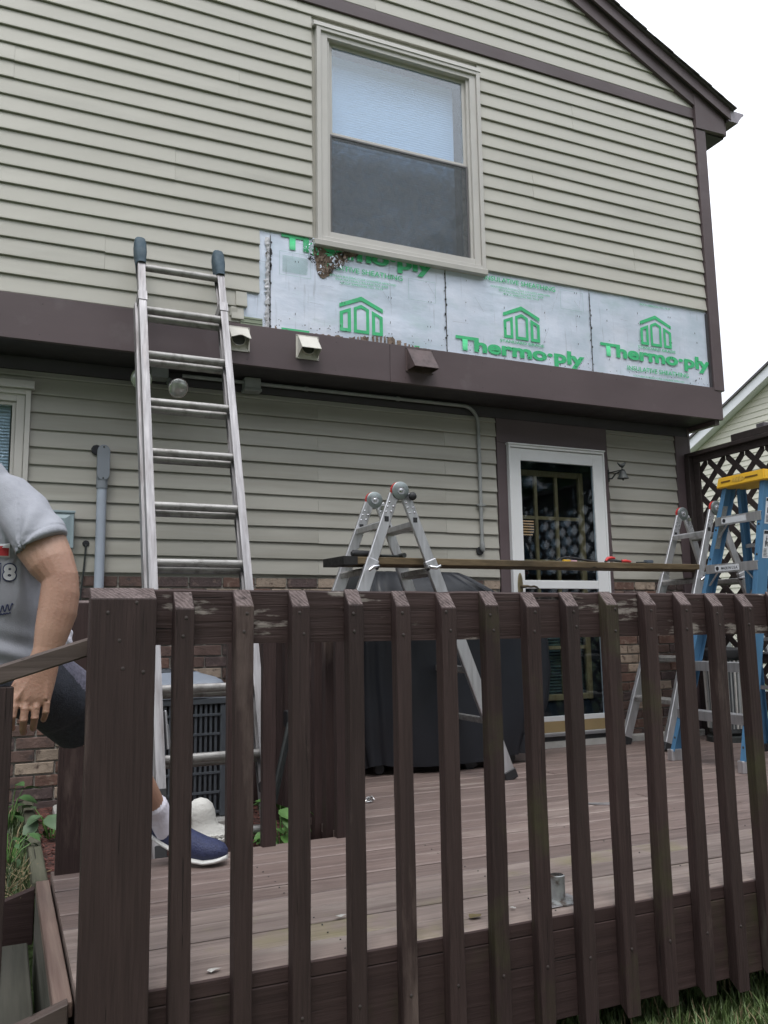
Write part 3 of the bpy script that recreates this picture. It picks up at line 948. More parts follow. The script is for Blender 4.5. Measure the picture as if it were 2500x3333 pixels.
mb.loft([((3.548, Y1 - 0.042 - d, 1.19), (0.021, 0, 0), (0, 0, 0.105)) for d in (0, 0.008)] + [((3.548, Y1 - 0.053, 1.19), (0.014, 0, 0), (0, 0, 0.095))], 20)
ho = mb.obj('handle', M_brass, storm, smooth=True)
MB().tube([(3.552, Y1 - 0.05, 1.19), (3.552, Y1 - 0.085, 1.19), (3.58, Y1 - 0.092, 1.192), (3.61, Y1 - 0.092, 1.188), (3.64, Y1 - 0.090, 1.192), (3.665, Y1 - 0.088, 1.186), (3.685, Y1 - 0.088, 1.172)], [0.011, 0.013, 0.010, 0.008, 0.009, 0.008, 0.004], 10).obj('lever', pmat('dark_bronze', (0.10, 0.08, 0.055), 0.35, 0.2, 20, metal=0.8), storm, smooth=True)
inner = ring('inner_door', M_dark, house, 3.52, 4.37, 0.11, 2.25, 0.11, 5.555, 5.60, 0.002, wt=0.12, wb=0.2)
ring('lite_frame', M_oak, inner, 3.615, 4.275, 0.325, 2.125, 0.045, 5.535, 5.57, 0.003)
for xx in (3.815, 4.012):
    bx('muntin', M_oak, inner, xx - 0.013, xx + 0.013, 5.541, 5.566, 0.371, 2.079)
for zz in (0.727, 1.06, 1.40, 1.745):
    for xa, xb in ((3.661, 3.801), (3.829, 3.998), (4.026, 4.229)):
        bx('muntin', M_oak, inner, xa, xb, 5.543, 5.564, zz - 0.013, zz + 0.013)
bx('pane', M_doorglass, inner, 3.661, 4.229, 5.552, 5.555, 0.372, 2.078)
mb = MB()
mb.box(3.0, 3.05, 5.62, 8.2, 0, 2.45); mb.box(5.1, 5.15, 5.62, 8.2, 0, 2.45); mb.box(3.0, 5.15, 8.2, 8.25, 0, 2.45)
mb.box(3.0, 5.15, 5.62, 8.25, -0.02, 0.03); mb.box(3.0, 5.15, 5.62, 8.25, 2.45, 2.48)
mb.obj('room_interior', pmat('dim_room', (0.05, 0.05, 0.05), 0.9, 0.1, 3), house)
mb = MB()
zz = 0.36
while zz < 1.05:
    mb.hexa([(3.65, 5.60, zz), (4.24, 5.60, zz), (4.24, 5.618, zz + 0.012), (3.65, 5.618, zz + 0.012), (3.65, 5.601, zz + 0.002), (4.24, 5.601, zz + 0.002), (4.24, 5.619, zz + 0.014), (3.65, 5.619, zz + 0.014)])
    zz += 0.024
mb.obj('lower_blind', pmat('olive_blind', (0.16, 0.18, 0.13), 0.7, 0.1, 5), inner)
lampi = MB()
for i in range(6):
    wd = 0.05 + 0.012 * i
    lampi.box(4.17 - wd, 4.17 + wd, 6.2, 6.21, 1.69 + 0.024 * i, 1.70 + 0.024 * i)
lampo = lampi.obj('table_lamp', M_warm)
tag(lampo, 'small warm lit slatted lamp glimpsed inside through the door glass', 'lamp')
lampo['label'] = 'small warm lit slatted lamp glimpsed inside through the door glass'
MB().tube([(4.17, 6.23, 0.03), (4.17, 6.23, 1.69)], 0.012, 8).obj('stem', M_iron, lampo)

# ---- brick foundation
found = MB().box(XL, 3.40, Y1 + 0.012, Y1 + 0.1, -0.25, 1.25).box(4.455, 5.30, Y1 + 0.012, Y1 + 0.1, -0.25, 1.25).box(3.402, 4.454, Y1 + 0.05, Y1 + 0.1, -0.25, 0.04).obj('foundation_wall', M_mortar, house)
CH, CL, JO = 0.0725, 0.218, 0.011
brick_meshes = {}
rest = MB()
def brick_mesh(L, mi, var):
    key = (round(L, 3), mi, var)
    if key not in brick_meshes:
        rnd = random.Random(hash((mi, var)) % 1000)
        h = CH - JO
        b = MB()
        j = lambda: rnd.uniform(-0.0016, 0.0016)
        b.hexa([(0 + j(), -0.004 + j(), j()), (L + j(), -0.004 + j(), j()), (L, 0.05, 0), (0, 0.05, 0), (0 + j(), -0.004 + j(), h + j()), (L + j(), -0.004 + j(), h + j()), (L, 0.05, h), (0, 0.05, h)])
        brick_meshes[key] = b.mesh('brick', M_bricks[mi], bevel=0.003)
    return brick_meshes[key]
rb = random.Random(3)
nb = 0
row = 0
zb = 1.243 - CH
def bmi():
    r = rb.random()
    return 0 if r < 0.34 else 1 if r < 0.56 else 2 if r < 0.80 else 3
while zb > -0.2:
    for (xa, xb) in ((-1.1, 3.395), (4.46, 5.29)):
        x = xa - (CL / 2 if row % 2 else 0)
        while x < xb:
            a, b = max(x, xa), min(x + CL - JO, xb)
            if b - a > 0.03:
                mi = bmi()
                near = (zb > 0.98 and -0.05 < a < 2.2) or (-0.05 < a < 0.35) or (0.55 < a < 1.25 and 0.55 < zb) or a > 4.4
                if near and nb < 290:
                    inst('brick', brick_mesh(b - a, mi, rb.randrange(3)), found, (a, Y1, zb + JO / 2))
                    nb += 1
                else:
                    rest.box(a, b, Y1 - 0.004, Y1 + 0.02, zb + JO / 2, zb + CH - JO / 2, mi)
            x += CL
    zb -= CH
    row += 1
ro = rest.obj('brickwork', M_bricks, found)
ro['kind'] = 'stuff'
bx('door_step_slab', M_conc, house, 3.30, 5.28, Y1 - 0.06, Y1 + 0.011, -0.02, 0.044, 0.006)
# ---- exposed foil sheathing with its print
def prints(panel, cxp, dz, y, clip_left=None):
    """one repeat of the maker's print; dz shifts it up the sheet"""
    z = lambda v: v + dz
    def tx(*a, **k):
        return print_text(*a, **k)
    for base in (2.757, 2.757 + 0.658):
        b = z(base)
        if 2.72 < b < 3.50:
            tx('lettering', 'Thermo·ply', M_green, panel, cxp - 0.572, cxp + 0.566, b, b + 0.106, y, off=0.040, ref='T')
        b2 = b - 0.089
        if 2.85 < b2 < 3.50:
            tx('lettering', 'INSULATIVE SHEATHING', M_green, panel, cxp - 0.315, cxp + 0.320, b2, b2 + 0.036, y, off=0.012)
        for dzl, sl, xa, xb in ((-0.137, '•SOUTHERN BUILDING CODE CONGRESS APPROVED', -0.262, 0.268), (-0.160, '•FHA MATERIALS RELEASE NO. 8408', -0.19, 0.205), (-0.183, '•BOCA APPROVAL NO. 74-19', -0.155, 0.165)):
            if 2.83 < b + dzl < 3.49:
                tx('lettering', sl, M_green, panel, cxp + xa, cxp + xb, b + dzl, b + dzl + 0.014, y)
        lb = b - 0.517          # logo foot
        if 2.80 < lb < 3.3:
            mb = MB()
            def poly(pts):
                mb.add([(cxp + px, y, lb + pz) for px, pz in pts], [tuple(range(len(pts)))])
            def hollow(o, i):
                n = len(o)
                vv = [(cxp + px, y, lb + pz) for px, pz in o + i]
                mb.add(vv, [(k, (k + 1) % n, n + (k + 1) % n, n + k) for k in range(n)])
            poly([(-0.162, 0.166), (0, 0.232), (0.162, 0.166), (0.162, 0.194), (0, 0.263), (-0.162, 0.194)][:0] or [(-0.162, 0.166), (0, 0.234), (0, 0.264), (-0.162, 0.194)])
            poly([(0, 0.234), (0.162, 0.166), (0.162, 0.194), (0, 0.264)])
            hollow([(-0.057, 0), (0.057, 0), (0.057, 0.178), (0, 0.205), (-0.057, 0.178)], [(-0.035, 0.023), (0.035, 0.023), (0.035, 0.165), (0, 0.180), (-0.035, 0.165)])
            hollow([(-0.160, 0), (-0.078, 0), (-0.078, 0.172), (-0.160, 0.137)], [(-0.136, 0.023), (-0.102, 0.023), (-0.102, 0.140), (-0.136, 0.124)])
            hollow([(0.078, 0), (0.160, 0), (0.160, 0.137), (0.078, 0.172)], [(0.102, 0.023), (0.136, 0.023), (0.136, 0.124), (0.102, 0.140)])
            mb.obj('house_emblem', M_green, panel, org=(cxp, y, lb))
            if lb - 0.045 > 2.86:
                tx('lettering', 'STANDARD GRADE', M_green, panel, cxp - 0.195, cxp + 0.195, lb - 0.036, lb - 0.014, y, off=0.01)
        # fine-print boxes
        for xa, xb, zt, hh in ((-0.585, -0.365, -0.02, 0.165), (0.365, 0.58, -0.06, 0.155)):
            z1 = b + zt; z0 = z1 - hh
            if z0 < 2.86 or z1 > 3.49:
                continue
            mb = MB()
            e = 0.0018
            for q in ((xa, xb, z1 - e, z1), (xa, xb, z0, z0 + e), (xa, xa + e, z0 + e, z1 - e), (xb - e, xb, z0 + e, z1 - e)):
                mb.add([(cxp + q[0], y, q[2]), (cxp + q[1], y, q[2]), (cxp + q[1], y, q[3]), (cxp + q[0], y, q[3])], [(0, 1, 2, 3)])
            if xa < 0:
                zz = z1 - 0.03
                while zz > z0 + 0.02:
                    mb.add([(cxp + xa + 0.02, y, zz), (cxp + xb - 0.02 - random.uniform(0, 0.02), y, zz), (cxp + xb - 0.02, y, zz + 0.0022), (cxp + xa + 0.02, y, zz + 0.0022)], [(0, 1, 2, 3)])
                    zz -= 0.0062
            mb.obj('fine_print', M_greenfaint, panel, org=(cxp, y, z0))
sheets = []
def warped_sheet(xa, xb, z0, z1, y, seed):
    rnd = random.Random(seed)
    nx, nz = 26, 14
    vs = []
    ph = [rnd.uniform(0, 6) for _ in range(6)]
    for j in range(nz + 1):
        for i in range(nx + 1):
            x = xa + (xb - xa) * i / nx
            zz = z0 + (z1 - z0) * j / nz
            e = min(i, nx - i) / nx * 4
            wv = 0.0022 * math.sin(5 * x + 7 * zz + ph[0]) + 0.0016 * math.sin(11 * x - 6 * zz + ph[1]) + 0.001 * math.sin(23 * zz + ph[2])
            vs.append((x, y + 0.0035 + wv * min(1, e), zz))
    fs = [(j * (nx + 1) + i, j * (nx + 1) + i + 1, (j + 1) * (nx + 1) + i + 1, (j + 1) * (nx + 1) + i) for j in range(nz) for i in range(nx)]
    return MB().add(vs, fs)
for xa, xb, cxp, dz in ((1.30, 1.511, None, 0), (1.513, 2.822, 2.16, 0.0), (2.825, 4.110, 3.467, 0.123), (4.113, 5.33, 4.766, 0.237)):
    p = warped_sheet(xa, xb, 2.83, 3.53, Y2 - 0.002, int(xa * 100)).obj('sheathing_panel', M_foil, house, smooth=True, org=((xa + xb) / 2, Y2, 3.15))
    sheets.append(p)
    if cxp:
        prints(p, cxp, dz, Y2 - 0.0052)
# seams: torn tape, staples, nail heads
rs_ = random.Random(11)
for xs_, p in ((1.512, sheets[1]), (2.8235, sheets[2]), (4.1115, sheets[3])):
    mb = MB()
    mb.box(xs_ - 0.002, xs_ + 0.002, Y2 - 0.0055, Y2 - 0.004, 2.845, 3.49)
    zz = 2.86
    while zz < 3.48:
        c = Vector((xs_ + rs_.uniform(-0.012, 0.008), Y2 - 0.006, zz))
        nn = 6
        r0 = rs_.uniform(0.003, 0.011) * (1.6 if xs_ < 1.6 else 1.0)
        pts = [c + Vector((math.cos(6.283 * k / nn) * r0 * rs_.uniform(0.3, 1.0), 0, math.sin(6.283 * k / nn) * r0 * rs_.uniform(0.6, 1.9))) for k in range(nn)]
        mb.add(pts, [tuple(range(nn))])
        zz += rs_.uniform(0.015, 0.06)
    mb.obj('torn_seam', M_ink, p)
    if xs_ < 1.6:
        mb = MB()
        vs, fs = [], []
        nn = 40
        for i in range(nn):
            zz = 2.85 + 0.62 * i / (nn - 1)
            vs += [(xs_ - 0.035 + rs_.uniform(-0.012, 0.012), Y2 - 0.004, zz), (xs_ - 0.018, Y2 - 0.010 - rs_.uniform(0, 0.008), zz), (xs_ - 0.003 + rs_.uniform(-0.004, 0), Y2 - 0.005, zz)]
        for i in range(nn - 1):
            fs += [(3 * i, 3 * i + 1, 3 * i + 4, 3 * i + 3), (3 * i + 1, 3 * i + 2, 3 * i + 5, 3 * i + 4)]
        mb.add(vs, fs)
        mb.obj('peeled_edge', pmat('peeled_paper', (0.52, 0.52, 0.55), 0.8, 0.25, 20, dirt=(0.08, 0.07, 0.06), dirt_lo=0.56, dirt_hi=0.62, dirt_scale=30), p)
for p, x0, x1 in zip(sheets, (1.32, 1.53, 2.84, 4.13), (1.5, 2.8, 4.1, 5.31)):
    mb = MB()
    cols = [x0 + (x1 - x0) * f for f in (0.12, 0.38, 0.66, 0.9)] if x1 - x0 > 0.5 else []
    for cxs in cols:
        zz = 2.9 + rs_.uniform(0, 0.08)
        while zz < 3.47:
            xx = cxs + rs_.uniform(-0.01, 0.01)
            mb.box(xx, xx + 0.0028, Y2 - 0.007, Y2 - 0.005, zz, zz + rs_.uniform(0.006, 0.016))
            if rs_.random() < 0.5:
                mb.box(xx + 0.022, xx + 0.0245, Y2 - 0.007, Y2 - 0.005, zz, zz + 0.012)
            zz += rs_.uniform(0.07, 0.2)
    for _ in range(int((x1 - x0) * 26)):
        xx = rs_.uniform(x0, x1); zz = 2.86 + abs(rs_.gauss(0, 0.035))
        r0 = rs_.uniform(0.002, 0.006)
        mb.add([(xx + math.cos(6.283 * k / 6) * r0 * rs_.uniform(0.5, 1.2), Y2 - 0.0068, zz + math.sin(6.283 * k / 6) * r0) for k in range(6)], [tuple(range(6))])
    st = mb.obj('staple', M_ink, p)
    # long creases and scratches
    mb = MB()
    for _ in range(int((x1 - x0) * 9)):
        xx = rs_.uniform(x0, x1 - 0.05); zz = rs_.uniform(2.95, 3.45)
        L = rs_.uniform(0.03, 0.16); an = rs_.choice((0.05, -0.06, 1.5, 1.2, -1.0)) + rs_.uniform(-0.1, 0.1)
        dx, dz_ = math.cos(an) * L, math.sin(an) * L
        t_ = 0.0011
        mb.add([(xx, Y2 - 0.0066, zz), (xx + dx, Y2 - 0.0066, zz + dz_), (xx + dx - math.sin(an) * t_, Y2 - 0.0066, zz + dz_ + math.cos(an) * t_), (xx - math.sin(an) * t_, Y2 - 0.0066, zz + math.cos(an) * t_)], [(0, 1, 2, 3)])
    if mb.v:
        mb.obj('scratch', pmat('scratch_grey', (0.22, 0.23, 0.25), 0.6, 0.2, 20), p)
    # rotten lower edge
    mb = MB()
    n = int((x1 - x0) * 70)
    hmax = 0.016 if x0 < 1.9 else 0.006
    vs, fs = [], []
    for i in range(n + 1):
        xx = x0 + (x1 - x0) * i / n
        hh = hmax * (0.25 + abs(math.sin(3.1 * xx + 1.0)) * rs_.uniform(0.1, 1.0)) + (0.055 * math.exp(-((xx - 2.33) / 0.17) ** 2) * rs_.uniform(0.5, 1) if x0 < 1.9 else 0) + (0.05 * math.exp(-((xx - 1.5) / 0.06) ** 2) * rs_.uniform(0.3, 1))
        vs += [(xx, Y2 - 0.006 - rs_.uniform(0, 0.006), 2.842), (xx + rs_.uniform(-0.004, 0.004), Y2 - 0.0062 - rs_.uniform(0, 0.003), 2.845 + hh)]
    for i in range(n):
        if rs_.random() < 0.55:
            fs.append((2 * i, 2 * i + 2, 2 * i + 3, 2 * i + 1))
    mb.add(vs, fs)
    mb.obj('rotten_edge', M_rot, p)
# water-rotted hole below the window corner
mb = MB()
prof = [(1.80, 3.50), (1.815, 3.45), (1.81, 3.42), (1.825, 3.39), (1.83, 3.35), (1.835, 3.31), (1.845, 3.27), (1.875, 3.245), (1.905, 3.26), (1.93, 3.285), (1.95, 3.30), (1.965, 3.335), (2.0, 3.35), (2.03, 3.365), (2.04, 3.40), (2.07, 3.43), (2.12, 3.445), (2.15, 3.465), (2.16, 3.50)]
hole = []
for i in range(len(prof) - 1):
    (xa, za_), (xb, zb_) = prof[i], prof[i + 1]
    for k in range(4):
        f = k / 4
        hole.append((xa + (xb - xa) * f + rs_.uniform(-0.005, 0.005), za_ + (zb_ - za_) * f + rs_.uniform(-0.006, 0.006)))
hole.append(prof[-1])
cx_, cz_ = 1.93, 3.44
vs = [(cx_, Y2 - 0.002, cz_)] + [(x_, Y2 - 0.0066, z_) for x_, z_ in hole]
mid_ = [(cx_ + (x_ - cx_) * 0.6 + rs_.uniform(-0.01, 0.01), Y2 - 0.004 - rs_.uniform(0, 0.012), cz_ + (z_ - cz_) * 0.6) for x_, z_ in hole]
vs += mid_
nh = len(hole)
fs = [(0, 1 + nh + i, 1 + nh + i + 1) for i in range(nh - 1)] + [(1 + nh + i, 1 + i, 2 + i, 2 + nh + i) for i in range(nh - 1)]
mb.add(vs, fs)
mb.obj('rotten_hole', M_rot, sheets[1])
for cx0, cz0, n, r, mt, nm in ((1.80, 3.43, 34, 0.06, M_foil, 'torn_foil'), (1.82, 3.44, 16, 0.05, M_green, 'torn_foil'), (1.97, 3.37, 30, 0.05, M_foil, 'torn_foil'), (2.03, 3.41, 14, 0.05, M_foil, 'torn_foil'), (1.86, 3.30, 14, 0.035, M_foil, 'torn_foil'), (1.90, 3.36, 22, 0.06, M_rot, 'rotten_shred'), (2.0, 3.42, 24, 0.05, M_rot, 'rotten_shred'), (1.88, 3.30, 14, 0.03, M_rot, 'rotten_shred'), (2.05, 3.44, 16, 0.06, M_ink, 'rotten_shred'), (1.80, 3.37, 18, 0.035, M_ink, 'rotten_shred'), (1.95, 3.32, 14, 0.03, M_ink, 'rotten_shred')):
    mb = MB()
    for _ in range(n):
        a, d = rs_.uniform(0, 6.283), r * math.sqrt(rs_.random())
        c = Vector((cx0 + math.cos(a) * d, Y2 - 0.013 - rs_.uniform(0, 0.012), cz0 + math.sin(a) * d))
        s = rs_.uniform(0.006, 0.02)
        pts = [c + Vector((rs_.uniform(-s, s), rs_.uniform(-0.008, 0.004), rs_.uniform(-s, s) * 1.3)) for _ in range(3)]
        mb.add(pts, [(0, 1, 2)])
    mb.obj(nm, mt, sheets[1])

# =================================================================== deck
NX = 1.385                    # left edge of the deep part of the deck
DR = 5.30
deck = thing('deck', 'worn brown wooden deck of wide boards in front of the brick wall', 'deck', (2.5, 3.5, -0.04))
rd = random.Random(5)
def board(x0, x1, y0, y1, mat):
    z1 = rd.uniform(-0.004, 0.0)
    mb = MB()
    n = max(2, int((x1 - x0) / 0.4))
    prof = lambda: [(y0 + rd.uniform(-0.0015, 0.0015), z1 - 0.036), (y0 + rd.uniform(-0.001, 0.002), z1 - 0.004), (y0 + 0.005, z1), (y1 - 0.005, z1 + rd.uniform(-0.0015, 0.0015)), (y1 + rd.uniform(-0.002, 0.001), z1 - 0.004), (y1 + rd.uniform(-0.0015, 0.0015), z1 - 0.036)]
    vs, fs = [], []
    for i in range(n + 1):
        x = x0 + (x1 - x0) * i / n
        vs += [(x, yy, zz) for yy, zz in prof()]
    for i in range(n):
        for k in range(6):
            k2 = (k + 1) % 6
            fs.append((i * 6 + k, i * 6 + k2, (i + 1) * 6 + k2, (i + 1) * 6 + k))
    fs += [tuple(range(6)), tuple(n * 6 + k for k in range(6))]
    mb.add(vs, fs)
    return mb.obj('deck_board', mat, deck, org=((x0 + x1) / 2, (y0 + y1) / 2, -0.02))
BW = 0.1415
y = 2.3
i = 0
while y < 5.38:
    yb = min(y + BW - 0.0075, 5.385)
    if y < 3.53:
        xs = [0.203, 2.62 + (i % 3) * 0.8, DR] if i % 3 else [0.203, DR]
    else:
        xs = [NX, 3.1 + (i % 3) * 0.55, DR] if i % 2 else [NX, DR]
    for a, b in zip(xs[:-1], xs[1:]):
        board(a + 0.0015, b - 0.0015, y, yb, M_deckmoss if y < 2.8 else M_deck)
    y += BW
    i += 1
YN = 2.3 + 9 * BW           # back edge of the shallow left part
bx('edge_board', M_fascia, deck, 0.2, 4.6, YF + 0.0005, YF + 0.0125, -0.0405, -0.002, 0.002)
bx('rim_joist', M_fascia, deck, 0.205, 4.6, YF, YF + 0.038, -0.295, -0.042, 0.003)
bx('rim_joist', M_fascia, deck, 0.205, NX, YN - 0.04, YN - 0.006, -0.25, -0.042, 0.003)
bx('rim_joist', M_fascia, deck, NX, NX + 0.036, YN, 5.38, -0.25, -0.042, 0.003)
bx('rim_joist', M_fascia, deck, 0.205, 0.24, YF + 0.04, YN - 0.042, -0.25, -0.042, 0.003)
for xx in (0.9, 1.6, 2.3, 3.0, 3.7, 4.4):
    bx('joist', M_fascia, deck, xx, xx + 0.036, YF + 0.04, YN - 0.05, -0.2, -0.042)
# screws / nail heads on the boards
mb = MB()
for yy in [2.3 + BW * k for k in range(9)]:
    for xx in (0.9, 1.6, 2.3, 3.0):
        for d in (0.035, 0.105):
            mb.lathe((xx + 0.018 + rd.uniform(-0.01, 0.01), yy + d, -0.002), (0, 0, 1), [(0.0027, 0), (0.0027, 0.0022)], 6)
mb.obj('nail_head', M_iron, deck)['kind'] = 'stuff'

# =================================================================== front railing
rail = thing('front_railing', 'dark brown wooden railing of square balusters along the front of the deck', 'railing', (1.4, 2.25, 0))
rr = random.Random(9)
nail_me = MB().lathe((0, 0, 0), (0, -1, 0), [(0.0048, 0), (0.0042, 0.0016), (0.001, 0.0024)], 8).mesh('nail', pmat('painted_nail', (0.05, 0.038, 0.036), 0.5, 0.2, 30))
def upright(name, x0, x1, y0, y1, z0, z1, drop, mat, parent, lean=0.0, botcut=0.03, nails=()):
    """square timber with a top bevelled down towards the camera; end grain on the bevel"""
    cx_, cy_ = (x0 + x1) / 2, (y0 + y1) / 2
    mb = MB()
    nseg = 7
    vs, fs, ms = [], [], []
    for i in range(nseg + 1):
        f = i / nseg
        j = lambda: rr.uniform(-0.0012, 0.0012)
        zf = z0 + (z1 - drop - z0) * f
        zb = z0 + botcut + (z1 - z0 - botcut) * f
        dx = lean * f
        vs += [(x0 + dx + j(), y0 + j(), zf), (x1 + dx + j(), y0 + j(), zf), (x1 + dx + j(), y1, zb), (x0 + dx + j(), y1, zb)]
    for i in range(nseg):
        for k in range(4):
            k2 = (k + 1) % 4
            fs.append((i * 4 + k, i * 4 + k2, (i + 1) * 4 + k2, (i + 1) * 4 + k))
    mb.add(vs, fs, 0)
    mb.add([vs[k] for k in range(4)], [(3, 2, 1, 0)], 1)
    # bevelled end grain as a small ragged grid
    t4 = vs[nseg * 4:]
    mb.add(t4, [(0, 1, 2, 3)], 1)
    me_org = (cx_, cy_, (z0 + z1) / 2)
    mo = mb
    me = mo.mesh(name, [mat, M_end], me_org)
    bm = bmesh.new(); bm.from_mesh(me)
    bmesh.ops.remove_doubles(bm, verts=bm.verts, dist=0.0004)
    bmesh.ops.recalc_face_normals(bm, faces=bm.faces)
    es = [e for e in bm.edges if len(e.link_faces) == 2 and e.calc_face_angle(0) > 0.5]
    bmesh.ops.bevel(bm, geom=es, offset=0.0022, segments=1, affect='EDGES')
    bm.to_mesh(me); bm.free()
    o = bpy.data.objects.new(name, me)
    link(o, parent, me_org)
    for nx_, nz_ in nails:
        inst('nail', nail_me, o, (nx_, y0 - 0.0005, nz_))
    return o
YB0 = YF - 0.042
# broad end post
upright('post', 0.197, 0.360, YB0 - 0.006, YF - 0.001, -0.45, 0.995, 0.030, M_post, rail, 0, 0.0, [(0.24, 0.93), (0.27, 0.86), (0.31, 0.955), (0.33, 0.78), (0.28, 0.79)])
bx('post', M_post, rail, 0.203, 0.245, YF + 0.001, YF + 0.05, -0.42, 0.97, 0.003)
bal = [(0.411, 0.462), (0.571, 0.621), (0.728, 0.779), (0.892, 0.938), (1.045, 1.090), (1.190, 1.240), (1.340, 1.390), (1.492, 1.542), (1.648, 1.697), (1.806, 1.856), (1.960, 2.009), (2.117, 2.167), (2.264, 2.313), (2.412, 2.462)]
x = 2.565
while x < 4.5:
    bal.append((x, x + 0.05)); x += 0.152
for i, (a, b) in enumerate(bal):
    mossy = i in (6, 7, 9, 10, 13)
    z0 = (-0.31 if i > 8 else -0.32) - rr.uniform(0, 0.03)
    zt = 0.992 + rr.uniform(-0.006, 0.004)
    upright('baluster', a, b, YB0, YF - 0.001, z0, zt, 0.048, M_postmoss if mossy else M_post, rail, rr.uniform(-0.004, 0.004), 0.03,
            [((a + b) / 2 + rr.uniform(-0.008, 0.008), 0.925 + rr.uniform(-0.01, 0.015)), ((a + b) / 2 + rr.uniform(-0.008, 0.008), 0.868 + rr.uniform(-0.01, 0.01)), ((a + b) / 2, -0.12)])
def rough_rail(name, x0, x1, y0, y1, z0, z1, mat, parent):
    mb = MB()
    n = max(2, int((x1 - x0) / 0.06))
    vs, fs = [], []
    for i in range(n + 1):
        x = x0 + (x1 - x0) * i / n
        sag = -0.004 * math.sin(math.pi * i / n)
        t0 = z1 + sag + rr.uniform(-0.002, 0.002)
        vs += [(x, y0 + rr.uniform(-0.001, 0.001), z0 + sag), (x, y0 + rr.uniform(-0.001, 0.001), t0 - 0.005), (x, y0 + 0.005, t0), (x, y1 - 0.004, t0), (x, y1, t0 - 0.005), (x, y1, z0 + sag)]
    for i in range(n):
        for k in range(6):
            k2 = (k + 1) % 6
            fs.append((i * 6 + k, i * 6 + k2, (i + 1) * 6 + k2, (i + 1) * 6 + k))
    fs += [tuple(range(6)), tuple(n * 6 + k for k in range(6))]
    mb.add(vs, fs)
    return mb.obj(name, mat, parent, org=((x0 + x1) / 2, (y0 + y1) / 2, (z0 + z1) / 2))
rough_rail('top_rail', 0.247, 4.6, YF + 0.0, YF + 0.040, 0.846, 0.992, M_rail, rail)

# =================================================================== rear railing round the notch
rail2 = thing('rear_railing', 'brown railing with flat board posts behind, beside the air conditioner', 'railing', (1.0, 3.6, 0))
yr = YN + 0.001
rough_rail('top_rail', 0.215, 0.345, yr - 0.042, yr - 0.004, 0.860, 1.012, M_rail, rail2)
upright('post', 0.214, 0.352, yr - 0.0805, yr - 0.043, -0.02, 1.012, 0.01, M_post, rail2, 0, 0.0)
# run along the right of the opening, then the side run towards the house
for a, b in ((0.865, 0.928), (1.015, 1.072), (1.168, 1.195)):
    upright('baluster', a, b, yr - 0.044, yr - 0.006, -0.20, 1.0, 0.03, M_post, rail2, 0, 0.0)
upright('post', 1.345, 1.455, yr - 0.044, yr - 0.006, -0.02, 1.0, 0.01, M_post, rail2, 0, 0.0)
rough_rail('top_rail', 0.845, 1.46, yr - 0.005, yr + 0.033, 0.862, 1.0, M_rail, rail2)
y = yr + 0.12
while y < 5.2:
    MB().box(NX - 0.03, NX + 0.012, y, y + 0.05, -0.2, 0.99).obj('baluster', M_post, rail2, 0.002, org=(NX, y, 0.4))
    y += 0.152
mb = MB().box(NX + 0.013, NX + 0.05, yr + 0.034, 5.3, 0.862, 1.0)
mb.obj('top_rail', wood('railing_wood_side', D1, D2, D3, 'Y', 0.65, 60, 0.8, 0.1), rail2, 0.003)

# =================================================================== stairs on the left
st = thing('deck_stairs', 'short wooden stair with sloping handrail at the left end of the deck', 'stairs', (-0.05, 3.0, -0.4))
bx('tread', M_stairtop, st, 0.152, 0.198, 2.37, 3.53, -0.062, -0.022, 0.003)
bx('riser', M_stairraw, st, 0.152, 0.19, 2.372, 3.528, -0.36, -0.063, 0.002)
bx('tread', M_stairraw, st, -0.16, 0.128, 2.372, 3.43, -0.238, -0.20, 0.004)
bx('riser', M_stairraw, st, -0.155, -0.12, 2.372, 3.43, -0.42, -0.239, 0.002)
bx('tread', M_stairraw, st, -0.46, -0.162, 2.372, 3.43, -0.418, -0.38, 0.004)
for y0, y1, dz in ((3.555, 3.593, 0.0), (2.33, 2.368, 0.03)):
    mb = MB()
    xa, xb = -0.55, 0.151 if y0 > 3 else 0.185
    za_ = lambda xx: -0.051 + dz - (0.155 - xx) * 0.31
    mb.hexa([(xa, y0, za_(xa) - 0.3), (xb, y0, za_(xb) - 0.36), (xb, y1, za_(xb) - 0.36), (xa, y1, za_(xa) - 0.3), (xa, y0, za_(xa)), (xb, y0, za_(xb)), (xb, y1, za_(xb)), (xa, y1, za_(xa))])
    s_ = mb.obj('stringer', M_fascia if y0 > 3 else M_handrail, st, 0.003)
    if y0 < 3:
        inst('bolt', MB().lathe((0, 0, 0), (0, -1, 0), [(0.0065, 0), (0.006, 0.003), (0.002, 0.005)], 10).mesh('bolt', M_zinc), s_, (0.158, y0 - 0.0005, -0.075))
mb = MB()
zh = lambda xx: 0.843 + (xx - 0.2) * 0.31
for_ = [(-0.60, 2.318), (0.24, 2.318)]
mb.hexa([(-0.6, 2.292, zh(-0.6) - 0.023), (0.238, 2.292, zh(0.238) - 0.023), (0.238, 2.38, zh(0.238) - 0.023), (-0.6, 2.38, zh(-0.6) - 0.023),
         (-0.6, 2.292, zh(-0.6) + 0.023), (0.238, 2.292, zh(0.238) + 0.023), (0.238, 2.38, zh(0.238) + 0.023), (-0.6, 2.38, zh(-0.6) + 0.023)])
mb.obj('handrail', M_handrail, st, 0.004)
upright('baluster', -0.016, 0.031, 2.294, 2.330, -0.40, 0.752, 0.0, M_post, st, 0, 0)
upright('baluster', -0.20, -0.153, 2.294, 2.330, -0.42, 0.695, 0.0, M_post, st, 0, 0)
upright('post', -0.60, -0.51, 2.30, 2.38, -0.48, 0.62, 0.0, M_post, st, 0, 0)

